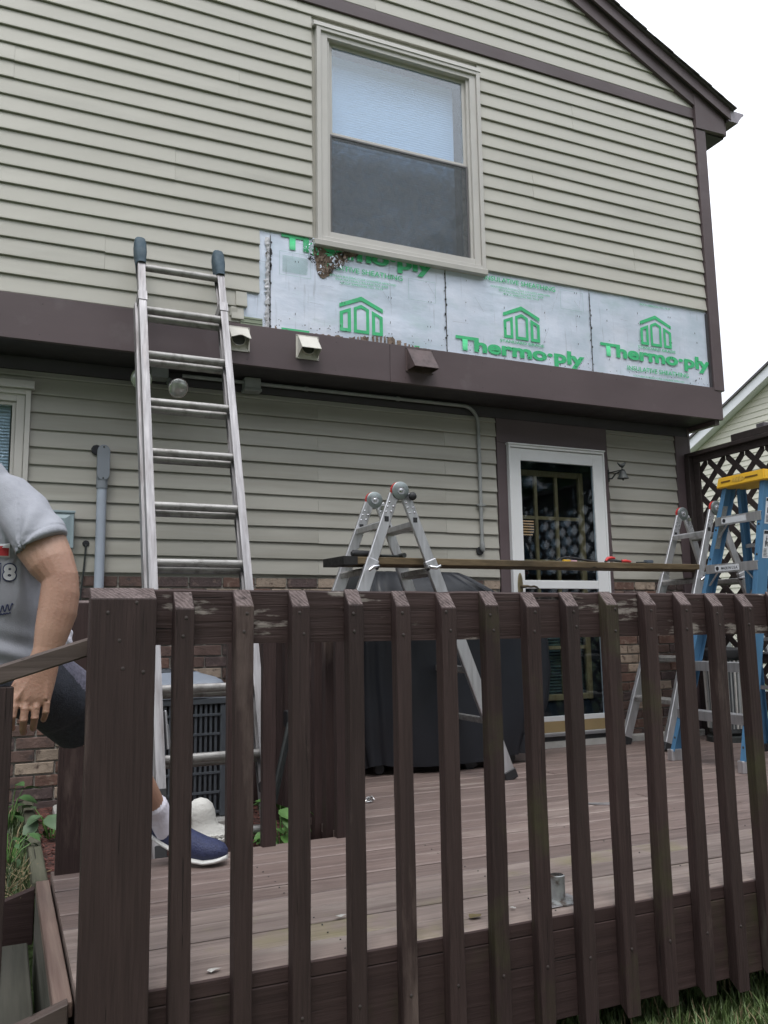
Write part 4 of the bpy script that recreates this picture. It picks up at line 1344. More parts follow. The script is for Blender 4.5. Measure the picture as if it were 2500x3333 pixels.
# =================================================================== lattice privacy screen
lat = thing('lattice_screen', 'dark brown diagonal lattice privacy screen at the right end of deck', 'lattice', (5.32, 4.0, 0))
LX = 5.335
Ya, Yb = 1.9, 5.37
bx('post', M_lattice, lat, LX - 0.075, LX + 0.02, 5.365, 5.42, -0.1, 2.30, 0.003)
bx('post', M_lattice, lat, LX - 0.05, LX + 0.05, 3.05, 3.15, -0.3, 2.26, 0.003)
bx('top_rail', M_lattice, lat, LX - 0.07, LX + 0.07, Ya, 5.42, 2.302, 2.335, 0.003)
bx('frame_rail', M_lattice, lat, LX - 0.03, LX - 0.012, Ya, 5.364, 2.245, 2.301, 0.002)
bx('frame_rail', M_lattice, lat, LX - 0.03, LX - 0.012, Ya, 5.364, 0.585, 0.655, 0.002)
bx('mid_cap', pmat('mid_rail_grey', (0.09, 0.09, 0.095), 0.5, 0.1, 8), lat, LX - 0.06, LX + 0.05, Ya, 5.364, 0.656, 0.672, 0.002)
bx('frame_rail', M_lattice, lat, LX - 0.03, LX - 0.012, Ya, 5.364, 0.02, 0.07, 0.002)
bx('frame_stile', M_lattice, lat, LX - 0.03, LX - 0.012, 5.30, 5.364, 0.656, 2.244, 0.002)
def clip_slat(c, sgn, y0, y1, z0, z1, wd, x0, x1):
    """45 degree slat z = sgn*y + c clipped to the frame"""
    if sgn > 0:
        ya, yb = max(y0, z0 - c), min(y1, z1 - c)
    else:
        ya, yb = max(y0, c - z1), min(y1, c - z0)
    if yb - ya < 0.02:
        return
    za_, zb_ = sgn * ya + c, sgn * yb + c
    mb = MB()
    h = wd / 2 * 1.4142
    mb.hexa([(x0, ya, za_ - h), (x1, ya, za_ - h), (x1, yb, zb_ - h), (x0, yb, zb_ - h), (x0, ya, za_ + h), (x1, ya, za_ + h), (x1, yb, zb_ + h), (x0, yb, zb_ + h)])
    mb.obj('slat', M_lattice, lat, org=((x0 + x1) / 2, (ya + yb) / 2, (za_ + zb_) / 2))
PIT = 0.196
for z0, z1 in ((0.675, 2.25), (0.06, 0.595)):
    for k in range(-40, 60):
        clip_slat(-3.0 + k * PIT + 0.03, 1, Ya, 5.35, z0, z1, 0.048, LX - 0.011, LX - 0.004)
        clip_slat(2.0 + k * PIT, -1, Ya, 5.35, z0, z1, 0.048, LX - 0.003, LX + 0.004)
# odd timber lying along the top
tb = MB().box(5.28, 5.40, 4.35, 4.92, 2.337, 2.395).obj('timber_offcut', M_lattice, None, 0.004)
tag(tb, 'dark timber offcut lying on top of the lattice screen', 'timber')
sb = MB().box(5.30, 5.36, 4.60, 4.68, 2.396, 2.43).obj('wood_block', pmat('grey_wood_block', (0.10, 0.09, 0.10), 0.7, 0.2, 20), None, 0.003)
tag(sb, 'small grey wood block standing on the timber above the lattice', 'block')

# =================================================================== extension ladder
lad = thing('extension_ladder', 'weathered aluminium extension ladder with blue rubber end covers leaning on upper wall', 'ladder', (0.9, 3.82, -0.11))
LS = 0.363
ld = Vector((0, LS, 1)).normalized()          # up the ladder
ln = Vector((0, -1, LS)).normalized()         # out of the ladder towards the yard
def lpt(x, z, off=0.0):
    """point on the ladder centre plane at height z, off towards the yard"""
    return Vector((x, 4.98 - LS * (3.08 - z), z)) + ln * off
def channel(xc, side, z0, z1, off, dep, fl, name, mat):
    """channel rail: web on the outer side, two flanges turned inwards"""
    t = 0.004
    s = side
    pr = [(-s * fl / 2, -dep / 2), (s * fl / 2, -dep / 2), (s * fl / 2, -dep / 2 + t), (-s * fl / 2 + s * t, -dep / 2 + t),
          (-s * fl / 2 + s * t, dep / 2 - t), (s * fl / 2, dep / 2 - t), (s * fl / 2, dep / 2), (-s * fl / 2, dep / 2)]
    return MB().sweep(pr, lpt(xc, z0, off), lpt(xc, z1, off), (1, 0, 0), ln).obj(name, mat, lad)
XLl, XRl = 0.659, 1.133
FO = 0.030                                     # fly section sits on the yard side
for xc, s in ((XLl, 1), (XRl, -1)):
    channel(xc, s, 0.175, 3.16, FO, 0.064, 0.042, 'fly_rail', M_alu_old)
    channel(xc - s * 0.012, s, -0.09, 2.80, FO - 0.068, 0.070, 0.046, 'base_rail', M_alu_old)
    # rubber cover over the rail tip
    mb = MB()
    secs = []
    for zz, a, b, oy in ((3.04, 0.027, 0.046, 0.0), (3.06, 0.029, 0.048, 0.0), (3.13, 0.036, 0.051, 0.002), (3.19, 0.036, 0.049, 0.006), (3.225, 0.032, 0.042, 0.010), (3.240, 0.024, 0.030, 0.012)):
        c = lpt(xc, zz, FO) + Vector((0, oy, 0))
        secs.append((c, a, b))
    sq = lambda t: math.copysign(abs(t) ** 0.55, t)
    vs, fs = [], []
    seg = 20
    for i, (c, a, b) in enumerate(secs):
        for k in range(seg):
            th = 6.28318 * k / seg
            # the skirt hangs lower towards the wall
            drop = 0.0
            if i == 0:
                drop = 0.10 * max(0, -math.sin(th))
            vs.append(c + Vector((1, 0, 0)) * a * sq(math.cos(th)) + ln * b * sq(math.sin(th)) - ld * drop)
    for i in range(len(secs) - 1):
        for k in range(seg):
            fs.append((i * seg + k, i * seg + (k + 1) % seg, (i + 1) * seg + (k + 1) % seg, (i + 1) * seg + k))
    fs.append(tuple((len(secs) - 1) * seg + k for k in range(seg)))
    mb.add(vs, fs)
    mb.obj('end_cover', M_mitt, lad, smooth=True)
    # guide bracket at the head of the base section
    g0 = lpt(xc, 2.80, FO)
    mb = MB()
    pr = [(-0.025, -0.10), (0.025, -0.10), (0.025, 0.036), (-0.025, 0.036)]
    pi = [(-0.0215, -0.097), (0.0215, -0.097), (0.0215, 0.0325), (-0.0215, 0.0325)]
    p0, p1 = lpt(xc, 2.775, FO), lpt(xc, 2.835, FO)
    vv = [p + Vector((a, 0, 0)) + ln * b for p in (p0, p1) for a, b in pr] + [p + Vector((a, 0, 0)) + ln * b for p in (p0, p1) for a, b in pi]
    f_ = []
    for k in range(4):
        k2 = (k + 1) % 4
        f_ += [(k, k2, 4 + k2, 4 + k), (8 + k, 12 + k, 12 + k2, 8 + k2), (k, 8 + k, 8 + k2, k2), (4 + k, 4 + k2, 12 + k2, 12 + k)]
    mb.add(vv, f_)
    mb.obj('guide_bracket', M_alu_old, lad)
    # shoe
    MB().beam(lpt(xc, -0.105, FO - 0.068), lpt(xc, -0.02, FO - 0.068), 0.052, 0.085).obj('foot', M_black, lad, 0.004)
    MB().beam(lpt(xc, 0.15, FO), lpt(xc, 0.19, FO), 0.046, 0.072).obj('rail_end_cap', M_black, lad, 0.003)
z = 3.035
k = 0
def drung(zc, off):
    mb = MB()
    pts = []
    for q in range(14):
        a = 6.28318 * q / 14
        pts.append((0.023 * math.cos(a), min(0.023 * math.sin(a), 0.017)))
    mb.sweep(pts, lpt(XLl + 0.012, zc, off), lpt(XRl - 0.012, zc, off), (0, 1, 0), (0, 0, 1))
    mb.obj('rung', M_rung, lad, smooth=True)
while z > 0.2:
    drung(z, FO)
    z -= 0.3025
z = 2.728
while z > -0.05:
    drung(z, FO - 0.068)
    z -= 0.3025
# rung lock
for xc, s in ((XLl, 1), (XRl, -1)):
    mb = MB()
    mb.beam(lpt(xc + s * 0.045, 0.36, FO - 0.035), lpt(xc + s * 0.035, 0.52, FO - 0.005), 0.012, 0.045)
    mb.beam(lpt(xc + s * 0.06, 0.30, FO - 0.03), lpt(xc + s * 0.045, 0.46, FO), 0.006, 0.02)
    mb.obj('rung_lock', M_alu, lad, 0.003)

# =================================================================== folding ladders
def folding_ladder(cx, yn, yf, H, half, label, grime):
    t = thing('folding_ladder', label, 'ladder', (cx, (yn + yf) / 2, 0), 'jointed aluminium ladders carrying the plank')
    flare = 0.05
    for yi, (yt, sy) in enumerate(((yn, -1), (yf, 1))):
        # hinge discs, one pair at each side
        for dy, rad, nm in ((0.0, 0.060, 'hinge_disc'),):
            c = Vector((cx, yt + sy * 0.006, H - 0.055))
            dsc = MB().lathe(c - Vector((0, 0.018, 0)), (0, 1, 0), [(0.050, 0), (0.054, 0.003), (0.054, 0.033), (0.050, 0.036)], 36).obj('hinge_disc', M_zinc, t, smooth=True)
            MB().lathe(c - Vector((0, 0.025, 0)), (0, 1, 0), [(0.009, 0), (0.012, 0.002), (0.012, 0.007)], 14).lathe(c - Vector((0, 0.0205, 0)), (0, 1, 0), [(0.024, 0), (0.024, 0.0023)], 24).obj('hinge_bolt', M_chrome, dsc, smooth=True)
        MB().lathe((cx - 0.0045, yt + sy * 0.006 - 0.006, H - 0.0535), (0, 1, 0), [(0.0525, 0), (0.0525, 0.016)], 30).obj('hinge_shield', M_red, t, smooth=True)
        if sy < 0:
            kb = MB().lathe((cx + 0.066, yt - 0.062, H - 0.088), (0, 1, 0), [(0.004, 0), (0.017, 0.003), (0.024, 0.012), (0.025, 0.022), (0.020, 0.034), (0.010, 0.042)], 18).obj('hinge_knob', M_black, t, smooth=True)
        else:
            MB().box(cx + 0.04, cx + 0.066, yt - 0.026, yt - 0.018, H - 0.115, H - 0.09).obj('hinge_label', pmat('worn_label', (0.12, 0.13, 0.10), 0.7, 0.4, 60), t)
        for sx in (-1, 1):
            ang = math.atan2(half, H - 0.05)
            # inner (upper) rail
            def P(z, o=0.0):
                f = (H - 0.055 - z) / (H - 0.055)
                return Vector((cx + sx * (0.028 + half * f), yt + sy * (flare * f + o), z))
            inner_ = MB().beam(P(H - 0.075), P(0.62), 0.024, 0.062, side=(0, 1, 0)).obj('inner_rail', M_alu, t, 0.004)
            # outer (lower) telescoping rail
            MB().beam(P(1.285, 0.001), P(0.05, 0.001), 0.034, 0.075, side=(0, 1, 0)).obj('outer_rail', M_alu if not grime else M_alu, t, 0.004)
            MB().beam(P(0.055, 0.001), P(-0.002, 0.001), 0.044, 0.088, side=(0, 1, 0)).obj('foot', M_black, t, 0.006)
            # rivets and adjusting hole
            mb = MB()
            for zz, off in ((H - 0.125, -0.016), (H - 0.150, 0.016), (H - 0.152, -0.018), (H - 0.180, 0.014), (H - 0.183, -0.018)):
                c = P(zz) + Vector((off, -0.0125, 0))
                mb.lathe(c, (0, -1, 0), [(0.006, 0), (0.0055, 0.002), (0.002, 0.004)], 8)
            mb.obj('rivet', M_chrome, inner_)
            cw = P(H - 0.225) + Vector((0, -0.0128, 0))
            mb = MB().beam(cw + Vector((0, 0, -0.015)), cw + Vector((0, 0, 0.015)), 0.003, 0.026, side=(0, 1, 0))
            mb.obj('locking_hole', M_black, inner_, 0.0)
            if sy < 0:
                # J shaped locking pin
                b0 = P(1.235, 0) + Vector((0, -0.02, 0))
                mb = MB().tube([b0 + Vector((-sx * 0.045, 0.02, 0.004)), b0 + Vector((-sx * 0.03, -0.025, 0.006)), b0 + Vector((0, -0.034, 0.0)), b0 + Vector((sx * 0.028, -0.03, -0.006)) + Vector((0, 0, 0.02 if sx > 0 else -0.014))], [0.010, 0.011, 0.0105, 0.009], 10)
                mb.obj('locking_pin', M_chrome, t, smooth=True)
                MB().lathe(P(1.235) + Vector((-sx * 0.042, -0.01, 0.004)), (sx, -0.2, 0), [(0.018, 0), (0.018, 0.016)], 14).obj('pin_collar', M_black, t, smooth=True)
    # rungs run front to back
    for sx in (-1, 1):
        for zr, inn in ((H - 0.25, 1), (1.22, 0), (0.93, 0), (0.64, 0), (0.34, 0)):
            f = (H - 0.055 - zr) / (H - 0.055)
            xx = cx + sx * (0.028 + half * f)
            y0, y1 = yn - flare * f + 0.012, yf + flare * f - 0.012
            mb = MB()
            pr = [(-0.028, -0.02), (0.028, -0.02), (0.030, 0.012), (0.012, 0.02), (-0.012, 0.02), (-0.030, 0.012)]
            mb.sweep(pr, (xx, y0, zr), (xx, y1, zr), (1, 0, -sx * 0.2), (0, 0, 1))
            mb.obj('rung', M_rung if zr < H - 0.3 else M_alu, t, 0.002)
            if inn:
                continue
    return t
folding_ladder(2.100, 4.445, 4.815, 1.745, 0.640, 'aluminium folding ladder by the covered grill, left support of the plank', False)
folding_ladder(5.005, 4.870, 5.215, 1.835, 0.640, 'aluminium folding ladder behind the blue stepladder, right support of the plank', True)

# =================================================================== plank and tools
pa, pb = Vector((1.715, 4.532, 1.2735)), Vector((5.06, 5.005, 1.3205))
pdir = (pb - pa).normalized()
pside = Vector((pdir.y, -pdir.x, 0)).normalized()
plank = MB()
plank.beam(pa, pb, 0.24, 0.042, side=tuple(pside))
po = plank.obj('scaffold_plank', M_plank, None, 0.004, org=tuple(pa))
tag(po, 'long weathered wooden plank lying across the two folding ladders', 'plank')
M_endblk = pmat('blackened_wood', (0.012, 0.011, 0.011), 0.7, 0.2, 20)
MB().beam(pa - pdir * 0.001, pa + pdir * 0.09, 0.246, 0.0475, side=tuple(pside)).obj('dipped_end', M_endblk, po)
def onplank(s, d, h):
    s -= 0.0
    """s along from left end, d from the front edge, h above the top face"""
    return pa + pdir * s + pside * (0.12 - d) + Vector((0, 0, 0.0212 + h))
pup = Vector((0, 0, 1))
h = thing('hammer', 'black gripped hammer lying at the left end of the plank', 'hammer', tuple(onplank(0.2, 0.06, 0)))
mb = MB().tube([onplank(0.08, 0.05, 0.021), onplank(0.09, 0.05, 0.022), onplank(0.20, 0.056, 0.021), onplank(0.26, 0.06, 0.017), onplank(0.28, 0.06, 0.014)], [0.012, 0.021, 0.020, 0.0165, 0.009], 14)
mb.obj('grip', M_black, h, smooth=True)
MB().tube([onplank(0.27, 0.06, 0.014), onplank(0.42, 0.07, 0.014)], 0.008, 10).obj('shaft', M_iron, h, smooth=True)
MB().tube([onplank(0.425, 0.02, 0.016), onplank(0.425, 0.07, 0.016), onplank(0.43, 0.11, 0.014), onplank(0.44, 0.14, 0.008)], [0.015, 0.014, 0.012, 0.004], 10).obj('head', M_iron, h, smooth=True)
def sx_on(x):           # distance along the plank for a world X near its front edge
    return (x - pa.x) / pdir.x
p = MB().tube([onplank(sx_on(3.36) , 0.05, 0.006), onplank(sx_on(3.40), 0.05, 0.022), onplank(sx_on(3.45), 0.05, 0.032), onplank(sx_on(3.52), 0.05, 0.030), onplank(sx_on(3.62), 0.055, 0.018), onplank(sx_on(3.76), 0.06, 0.008)], [0.003, 0.006, 0.007, 0.007, 0.007, 0.005], 8).obj('pry_bar', M_black, None, smooth=True)
tag(p, 'thin black curved pry bar lying mid plank beside the yellow knife', 'pry bar')
kn = thing('utility_knife', 'small yellow and pink utility knife on the plank', 'knife', tuple(onplank(sx_on(3.42), 0.03, 0)))
MB().beam(onplank(sx_on(3.41), 0.03, 0.007), onplank(sx_on(3.47), 0.03, 0.007), 0.02, 0.012, side=tuple(pside)).obj('handle', M_yellow, kn, 0.002)
MB().beam(onplank(sx_on(3.471), 0.03, 0.006), onplank(sx_on(3.53), 0.03, 0.006), 0.018, 0.009, side=tuple(pside)).obj('tail', pmat('pink_plastic', (0.6, 0.35, 0.42), 0.5, 0.1, 20), kn, 0.002)
sn = thing('tin_snips', 'red handled snips on the plank in front of the door', 'snips', tuple(onplank(sx_on(3.9), 0.06, 0)))
s0 = sx_on(3.82)
MB().tube([onplank(s0 + 0.00, 0.04, 0.012), onplank(s0 + 0.02, 0.04, 0.030), onplank(s0 + 0.06, 0.045, 0.036), onplank(s0 + 0.10, 0.05, 0.034)], [0.008, 0.011, 0.011, 0.008], 10).obj('grip', M_red, sn, smooth=True)
MB().tube([onplank(s0 + 0.15, 0.03, 0.012), onplank(s0 + 0.19, 0.03, 0.014), onplank(s0 + 0.245, 0.035, 0.010)], [0.010, 0.012, 0.008], 10).obj('grip', M_red, sn, smooth=True)
MB().tube([onplank(s0 - 0.01, 0.04, 0.006), onplank(s0 + 0.05, 0.04, 0.018), onplank(s0 + 0.10, 0.04, 0.016), onplank(s0 + 0.155, 0.035, 0.010)], [0.005, 0.007, 0.010, 0.007], 8).obj('jaw', M_iron, sn, smooth=True)
tp = thing('tape_measure', 'small grey tape measure on the plank right of the red snips', 'tape measure', tuple(onplank(sx_on(4.28), 0.04, 0)))
s0 = sx_on(4.215)
MB().beam(onplank(s0, 0.035, 0.0125), onplank(s0 + 0.07, 0.035, 0.0125), 0.04, 0.024, side=tuple(pside)).obj('case', pmat('blue_grey_plastic', (0.10, 0.12, 0.15), 0.4, 0.1, 20), tp, 0.005, 2)
MB().beam(onplank(s0 - 0.09, 0.035, 0.006), onplank(s0 - 0.001, 0.035, 0.008), 0.018, 0.010, side=tuple(pside)).obj('tongue', M_iron, tp, 0.002)

# =================================================================== blue stepladder
sl = thing('stepladder', 'blue fibreglass stepladder with a yellow cap and aluminium steps', 'stepladder', (4.3, 4.1, 0))
HC = 1.80
def frp(y0, y1, z, back=False):
    return None
yfoot, ytop = (4.497, 3.868), (4.112, 3.775)
def FR(i, z, dx=0.0):
    f = z / HC
    return Vector((4.055 + (4.315 - 4.055) * f + dx, yfoot[i] + (ytop[i] - yfoot[i]) * f, z))
def BK(i, z):
    f = z / HC
    return Vector((4.90 + (4.40 - 4.90) * f, (4.50, 3.86)[i] + ((4.085, 3.80)[i] - (4.50, 3.86)[i]) * f, z))
for i, s in ((0, 1), (1, -1)):
    # C channel: web on the outside, flanges turned inward
    def chan(Pf, z0, z1, dep, fl, name):
        p0, p1 = Pf(i, z0), Pf(i, z1)
        t_ = 0.005
        w_ = s
        pr = [(0, w_ * 0), (dep, w_ * 0), (dep, -w_ * fl), (dep - t_, -w_ * fl), (dep - t_, -w_ * t_), (t_, -w_ * t_), (t_, -w_ * fl), (0, -w_ * fl)]
        return MB().sweep(pr, p0, p1, (1, 0, 0), (0, 1, 0)).obj(name, M_fibre, sl, 0.0012)
    fr_ = chan(FR, 0.06, HC - 0.02, 0.088, 0.036, 'front_rail')
    chan(BK, 0.05, HC - 0.03, 0.060, 0.028, 'rear_rail')
    p0 = FR(i, 0.0)
    MB().box(p0.x - 0.004, p0.x + 0.092, min(p0.y + s * 0.004, p0.y - s * 0.042), max(p0.y + s * 0.004, p0.y - s * 0.042), 0.0, 0.072).obj('foot', M_alu, sl, 0.003)
    b0 = BK(i, 0.0)
    MB().box(b0.x - 0.004, b0.x + 0.066, min(b0.y + s * 0.004, b0.y - s * 0.034), max(b0.y + s * 0.004, b0.y - s * 0.034), 0.0, 0.052).obj('foot', M_black, sl, 0.003)
    mb = MB()
    for zr in (0.15, 0.31, 0.47, 0.62, 0.93, 1.245, 1.31, 1.50, 1.555):
        mb.lathe(FR(i, zr) + Vector((-0.0005, -s * 0.018, 0)), (-1, 0, 0), [(0.008, 0), (0.007, 0.002), (0.003, 0.004)], 8)
    mb.obj('rivet', M_iron, fr_)
for q, zs in enumerate((0.31, 0.62, 0.93, 1.245, 1.555)):
    a, b = FR(0, zs), FR(1, zs)
    mb = MB()
    mb.box(a.x - 0.006, a.x + 0.086, b.y + 0.002, a.y - 0.002, zs + 0.020, zs + 0.026)
    mb.box(a.x - 0.008, a.x - 0.003, b.y + 0.002, a.y - 0.002, zs - 0.032, zs + 0.026)
    mb.box(a.x + 0.080, a.x + 0.085, b.y + 0.002, a.y - 0.002, zs - 0.02, zs + 0.020)
    so = mb.obj('step', M_alu, sl, 0.001)
    if q >= 3:
        w_ = a.y - b.y
        yc = (a.y + b.y) / 2 + 0.03
        lb = MB().box(a.x - 0.0095, a.x - 0.0083, yc - 0.10, yc + 0.10, zs - 0.022, zs + 0.016).obj('label', M_sticker, so)
        me = text_mesh('MADE IN U.S.A.' if q == 3 else '', 0.02) if q == 3 else None
        if me:
            xs_ = [v.co.x for v in me.vertices]; a0, b0_ = min(xs_), max(xs_)
            for v in me.vertices:
                f = (v.co.x - a0) / (b0_ - a0)
                v.co = (0, 0.055 - f * 0.135, v.co.y * 0.024)
            me.materials.clear(); me.materials.append(M_ink)
            inst('lettering', me, so, (a.x - 0.0101, yc - 0.01, zs - 0.012))
        MB().lathe((a.x - 0.0095, yc + 0.078, zs - 0.003), (-1, 0, 0), [(0.013, 0), (0.013, 0.0012)], 16).obj('emblem', M_ink, so)
        MB().beam((a.x + 0.0, a.y - 0.02, zs - 0.11), (a.x + 0.0, a.y - 0.10, zs - 0.025), 0.014, 0.003).obj('brace', M_alu, sl)
        MB().beam((a.x + 0.0, b.y + 0.02, zs - 0.11), (a.x + 0.0, b.y + 0.10, zs - 0.025), 0.014, 0.003).obj('brace', M_alu, sl)
for zs in (0.45, 0.78, 1.10, 1.40):
    a, b = BK(0, zs), BK(1, zs)
    MB().box(a.x + 0.008, a.x + 0.026, b.y + 0.002, a.y - 0.002, zs - 0.012, zs + 0.012).obj('rear_brace', M_alu, sl)
# spreader arm at the near side
MB().beam(FR(1, 0.93, 0.06) + Vector((0, 0.03, 0)), BK(1, 0.86) + Vector((0, 0.03, 0)), 0.006, 0.022, side=(0, 1, 0)).obj('spreader', M_alu, sl)
MB().beam(FR(1, 1.0, 0.07) + Vector((0, -0.004, 0)), FR(1, 1.0, 0.07) + Vector((0.32, -0.004, -0.005)), 0.004, 0.030, side=(0, 1, 0)).obj('spreader', M_alu, sl, 0.001)
# cap
mb = MB()
x0, x1 = 4.285, 4.52
y0, y1 = 3.752, 4.137
mb.hexa([(x0 - 0.004, y0 - 0.006, HC - 0.028), (x1 + 0.004, y0 - 0.006, HC - 0.028), (x1 + 0.004, y1 + 0.006, HC - 0.028), (x0 - 0.004, y1 + 0.006, HC - 0.028),
         (x0 + 0.006, y0 + 0.006, HC + 0.042), (x1 - 0.006, y0 + 0.006, HC + 0.042), (x1 - 0.006, y1 - 0.006, HC + 0.042), (x0 + 0.006, y1 - 0.006, HC + 0.042)])
cap = mb.obj('cap', M_yellow, sl, 0.006, 2)
for ya, yb in ((3.80, 3.90), (4.02, 4.10)):
    MB().box(x0 - 0.0022, x0 - 0.0010, ya, yb, HC + 0.004, HC + 0.014).obj('slot', pmat('slot_brown', (0.16, 0.08, 0.01), 0.7, 0.1, 20), cap)
MB().loft([((x0 - 0.0005 - d, 3.955, HC + 0.008), (0, 0.052, 0), (0, 0, 0.016)) for d in (0, 0.002)], 24).obj('emblem', pmat('yellow_emblem', (0.62, 0.38, 0.06), 0.5, 0.3, 80), cap)
# labels on the near front rail web and the inside of the far rail
for z0, z1, blk in ((1.50, 1.665, 1.64), (1.285, 1.46, 1.445)):
    a, b = FR(1, z0), FR(1, z1)
    mb = MB()
    e = -0.0012
    mb.add([(a.x + 0.026, a.y + e, z0), (a.x + 0.078, a.y + e, z0), (b.x + 0.078, b.y + e, z1), (b.x + 0.026, b.y + e, z1)], [(0, 1, 2, 3)])
    lb = mb.obj('label', M_sticker, sl)
    mb = MB()
    e2 = -0.0022
    def q4(u0, u1, v0, v1):
        zz0, zz1 = z0 + (z1 - z0) * v0, z0 + (z1 - z0) * v1
        A, B = FR(1, zz0), FR(1, zz1)
        mb.add([(A.x + 0.026 + 0.052 * u0, A.y + e2, zz0), (A.x + 0.026 + 0.052 * u1, A.y + e2, zz0), (B.x + 0.026 + 0.052 * u1, B.y + e2, zz1), (B.x + 0.026 + 0.052 * u0, B.y + e2, zz1)], [(0, 1, 2, 3)])
    q4(0.06, 0.94, 0.86, 0.97)
    rl = random.Random(int(z0 * 100))
    for v in range(6):
        q4(0.15, rl.uniform(0.6, 0.88), 0.06 + v * 0.05, 0.08 + v * 0.05)
    q4(0.30, 0.45, 0.40, 0.62); q4(0.48, 0.58, 0.48, 0.80); q4(0.60, 0.74, 0.42, 0.58); q4(0.40, 0.70, 0.66, 0.70)
    mb.obj('label_print', M_ink, lb)
a, b = FR(0, 1.38), FR(0, 1.66)
mb = MB().add([(a.x + 0.02, a.y - 0.007, 1.38), (a.x + 0.075, a.y - 0.007, 1.38), (b.x + 0.075, b.y - 0.007, 1.66), (b.x + 0.02, b.y - 0.007, 1.66)], [(0, 1, 2, 3)])
mb.obj('label', pmat('grey_text_label', (0.34, 0.35, 0.34), 0.6, 0.3, 60, (1, 1, 4)), sl)

# =================================================================== fittings on the wall
def hood(name, x0, x1, z1, z0, out, mat, lip, label, torn=False):
    t = thing(name, label, 'vent', ((x0 + x1) / 2, Y2 - 0.03, z0))
    y0 = Y2 - 0.031
    fl = MB().box(x0, x1, y0 - 0.006, y0, z0, z1).obj('flange', mat, t, 0.0015)
    xa, xb = x0 + 0.012, x1 - 0.012
    zt, zl = z1 - 0.008, z0 + lip            # slope from the wall down to the lip
    th = 0.0035
    mb = MB()
    ya = y0 - 0.007
    n = 10
    # roof sheet
    vs, fs = [], []
    rt_ = random.Random(4)
    for i in range(n + 1):
        f = i / n
        cut = 0.0
        if torn:
            cut = 0.30 * math.exp(-((f - 0.5) / 0.3) ** 2) + rt_.uniform(0, 0.06)
        g = 1 - cut
        x = xa + (xb - xa) * f
        vs += [(x, ya, zt), (x, ya - out * g, zt + (zl - zt) * g), (x, ya - out * g, zt + (zl - zt) * g - th), (x, ya, zt - th)]
    for i in range(n):
        for k in range(4):
            k2 = (k + 1) % 4
            fs.append((i * 4 + k, i * 4 + k2, (i + 1) * 4 + k2, (i + 1) * 4 + k))
    fs += [(0, 1, 2, 3), tuple(n * 4 + k for k in range(4))]
    mb.add(vs, fs)
    mb.obj('hood', mat, t)
    for xs_ in (xa, xb - th):
        mb = MB()
        zb = z0 + 0.012
        if torn and xs_ == xb - th:
            pts = [(ya, zt), (ya - out * 0.75, zl + 0.02), (ya - out * 0.25, zb + 0.03), (ya, zb)]
        else:
            pts = [(ya, zt), (ya - out, zl), (ya - out * 0.96, zl - 0.004), (ya, zb)]
        mb.add([(xs_, a, b) for a, b in pts] + [(xs_ + th, a, b) for a, b in pts], [(0, 1, 2, 3), (7, 6, 5, 4), (0, 4, 5, 1), (1, 5, 6, 2), (2, 6, 7, 3), (3, 7, 4, 0)])
        mb.obj('cheek', mat, t)
    cx_ = (x0 + x1) / 2
    MB().lathe((cx_, y0 - 0.0062, (z0 + z1) / 2 - 0.004), (0, -1, 0), [(0.048, 0), (0.048, 0.02), (0.044, 0.02), (0.044, 0.002)], 24).obj('duct', mat, t, smooth=True)
    MB().lathe((cx_, y0 - 0.009, (z0 + z1) / 2 - 0.004), (0, -1, 0), [(0.043, 0), (0.043, 0.001)], 24).obj('damper', pmat(name + '_damper', (0.10, 0.10, 0.095), 0.6, 0.2, 20), t)
    for xs_, zs_ in ((x0 + 0.006, z1 - 0.006), (x1 - 0.006, z1 - 0.006), (x0 + 0.006, z0 + 0.006), (x1 - 0.006, z0 + 0.006)):
        MB().lathe((xs_, y0 - 0.006, zs_), (0, -1, 0), [(0.004, 0), (0.003, 0.002)], 8).obj('screw', M_iron, fl)
    return t
hood('dryer_vent', 1.215, 1.368, 2.818, 2.655, 0.085, M_hood, 0.06, 'torn beige vent hood beside the extension ladder', True)
hood('exhaust_vent', 1.678, 1.838, 2.818, 2.655, 0.085, M_hood, 0.055, 'intact beige vent hood on the brown band board')
hood('wall_vent', 2.475, 2.690, 2.830, 2.655, 0.115, M_hoodbrown, 0.012, 'brown painted vent hood on the brown band board')

def pipe(name, pts, r, mat, label, cat):
    o = MB().tube(pts, r, 12).obj(name, mat, None, smooth=True)
    return tag(o, label, cat)
cdt = thing('conduit', 'thin grey conduit running under the overhang and down beside the door', 'conduit', (3.24, Y1 - 0.02, 1.45))
cz = 2.545
pts = [(1.0, Y1 - 0.06, cz), (3.10, Y1 - 0.06, cz)]
for i in range(1, 8):
    a = i / 7 * math.pi / 2
    pts.append((3.10 + 0.135 * math.sin(a), Y1 - 0.06 + 0.03 * i / 7, cz - 0.135 * (1 - math.cos(a))))
pts += [(3.236, Y1 - 0.03, 2.2), (3.236, Y1 - 0.03, 1.50)]
MB().tube(pts, 0.0135, 10).obj('tube', M_cond, cdt, smooth=True)
for xx in (1.85, 2.55):
    MB().lathe((xx, Y1 - 0.06, cz), (1, 0, 0), [(0.0175, -0.012), (0.0175, 0.012)], 12).obj('strap', M_cond, cdt, smooth=True)
MB().lathe((3.236, Y1 - 0.03, 1.80), (0, 0, 1), [(0.018, -0.01), (0.018, 0.01)], 12).obj('strap', M_cond, cdt, smooth=True)
MB().box(3.205, 3.275, Y1 - 0.035, Y1 - 0.019, 1.795, 1.806).obj('strap', M_cond, cdt)
MB().tube([(3.236, Y1 - 0.03, 1.52), (3.236, Y1 - 0.032, 1.475), (3.245, Y1 - 0.03, 1.452)], [0.018, 0.020, 0.012], 10).obj('elbow', M_cond, cdt, smooth=True)
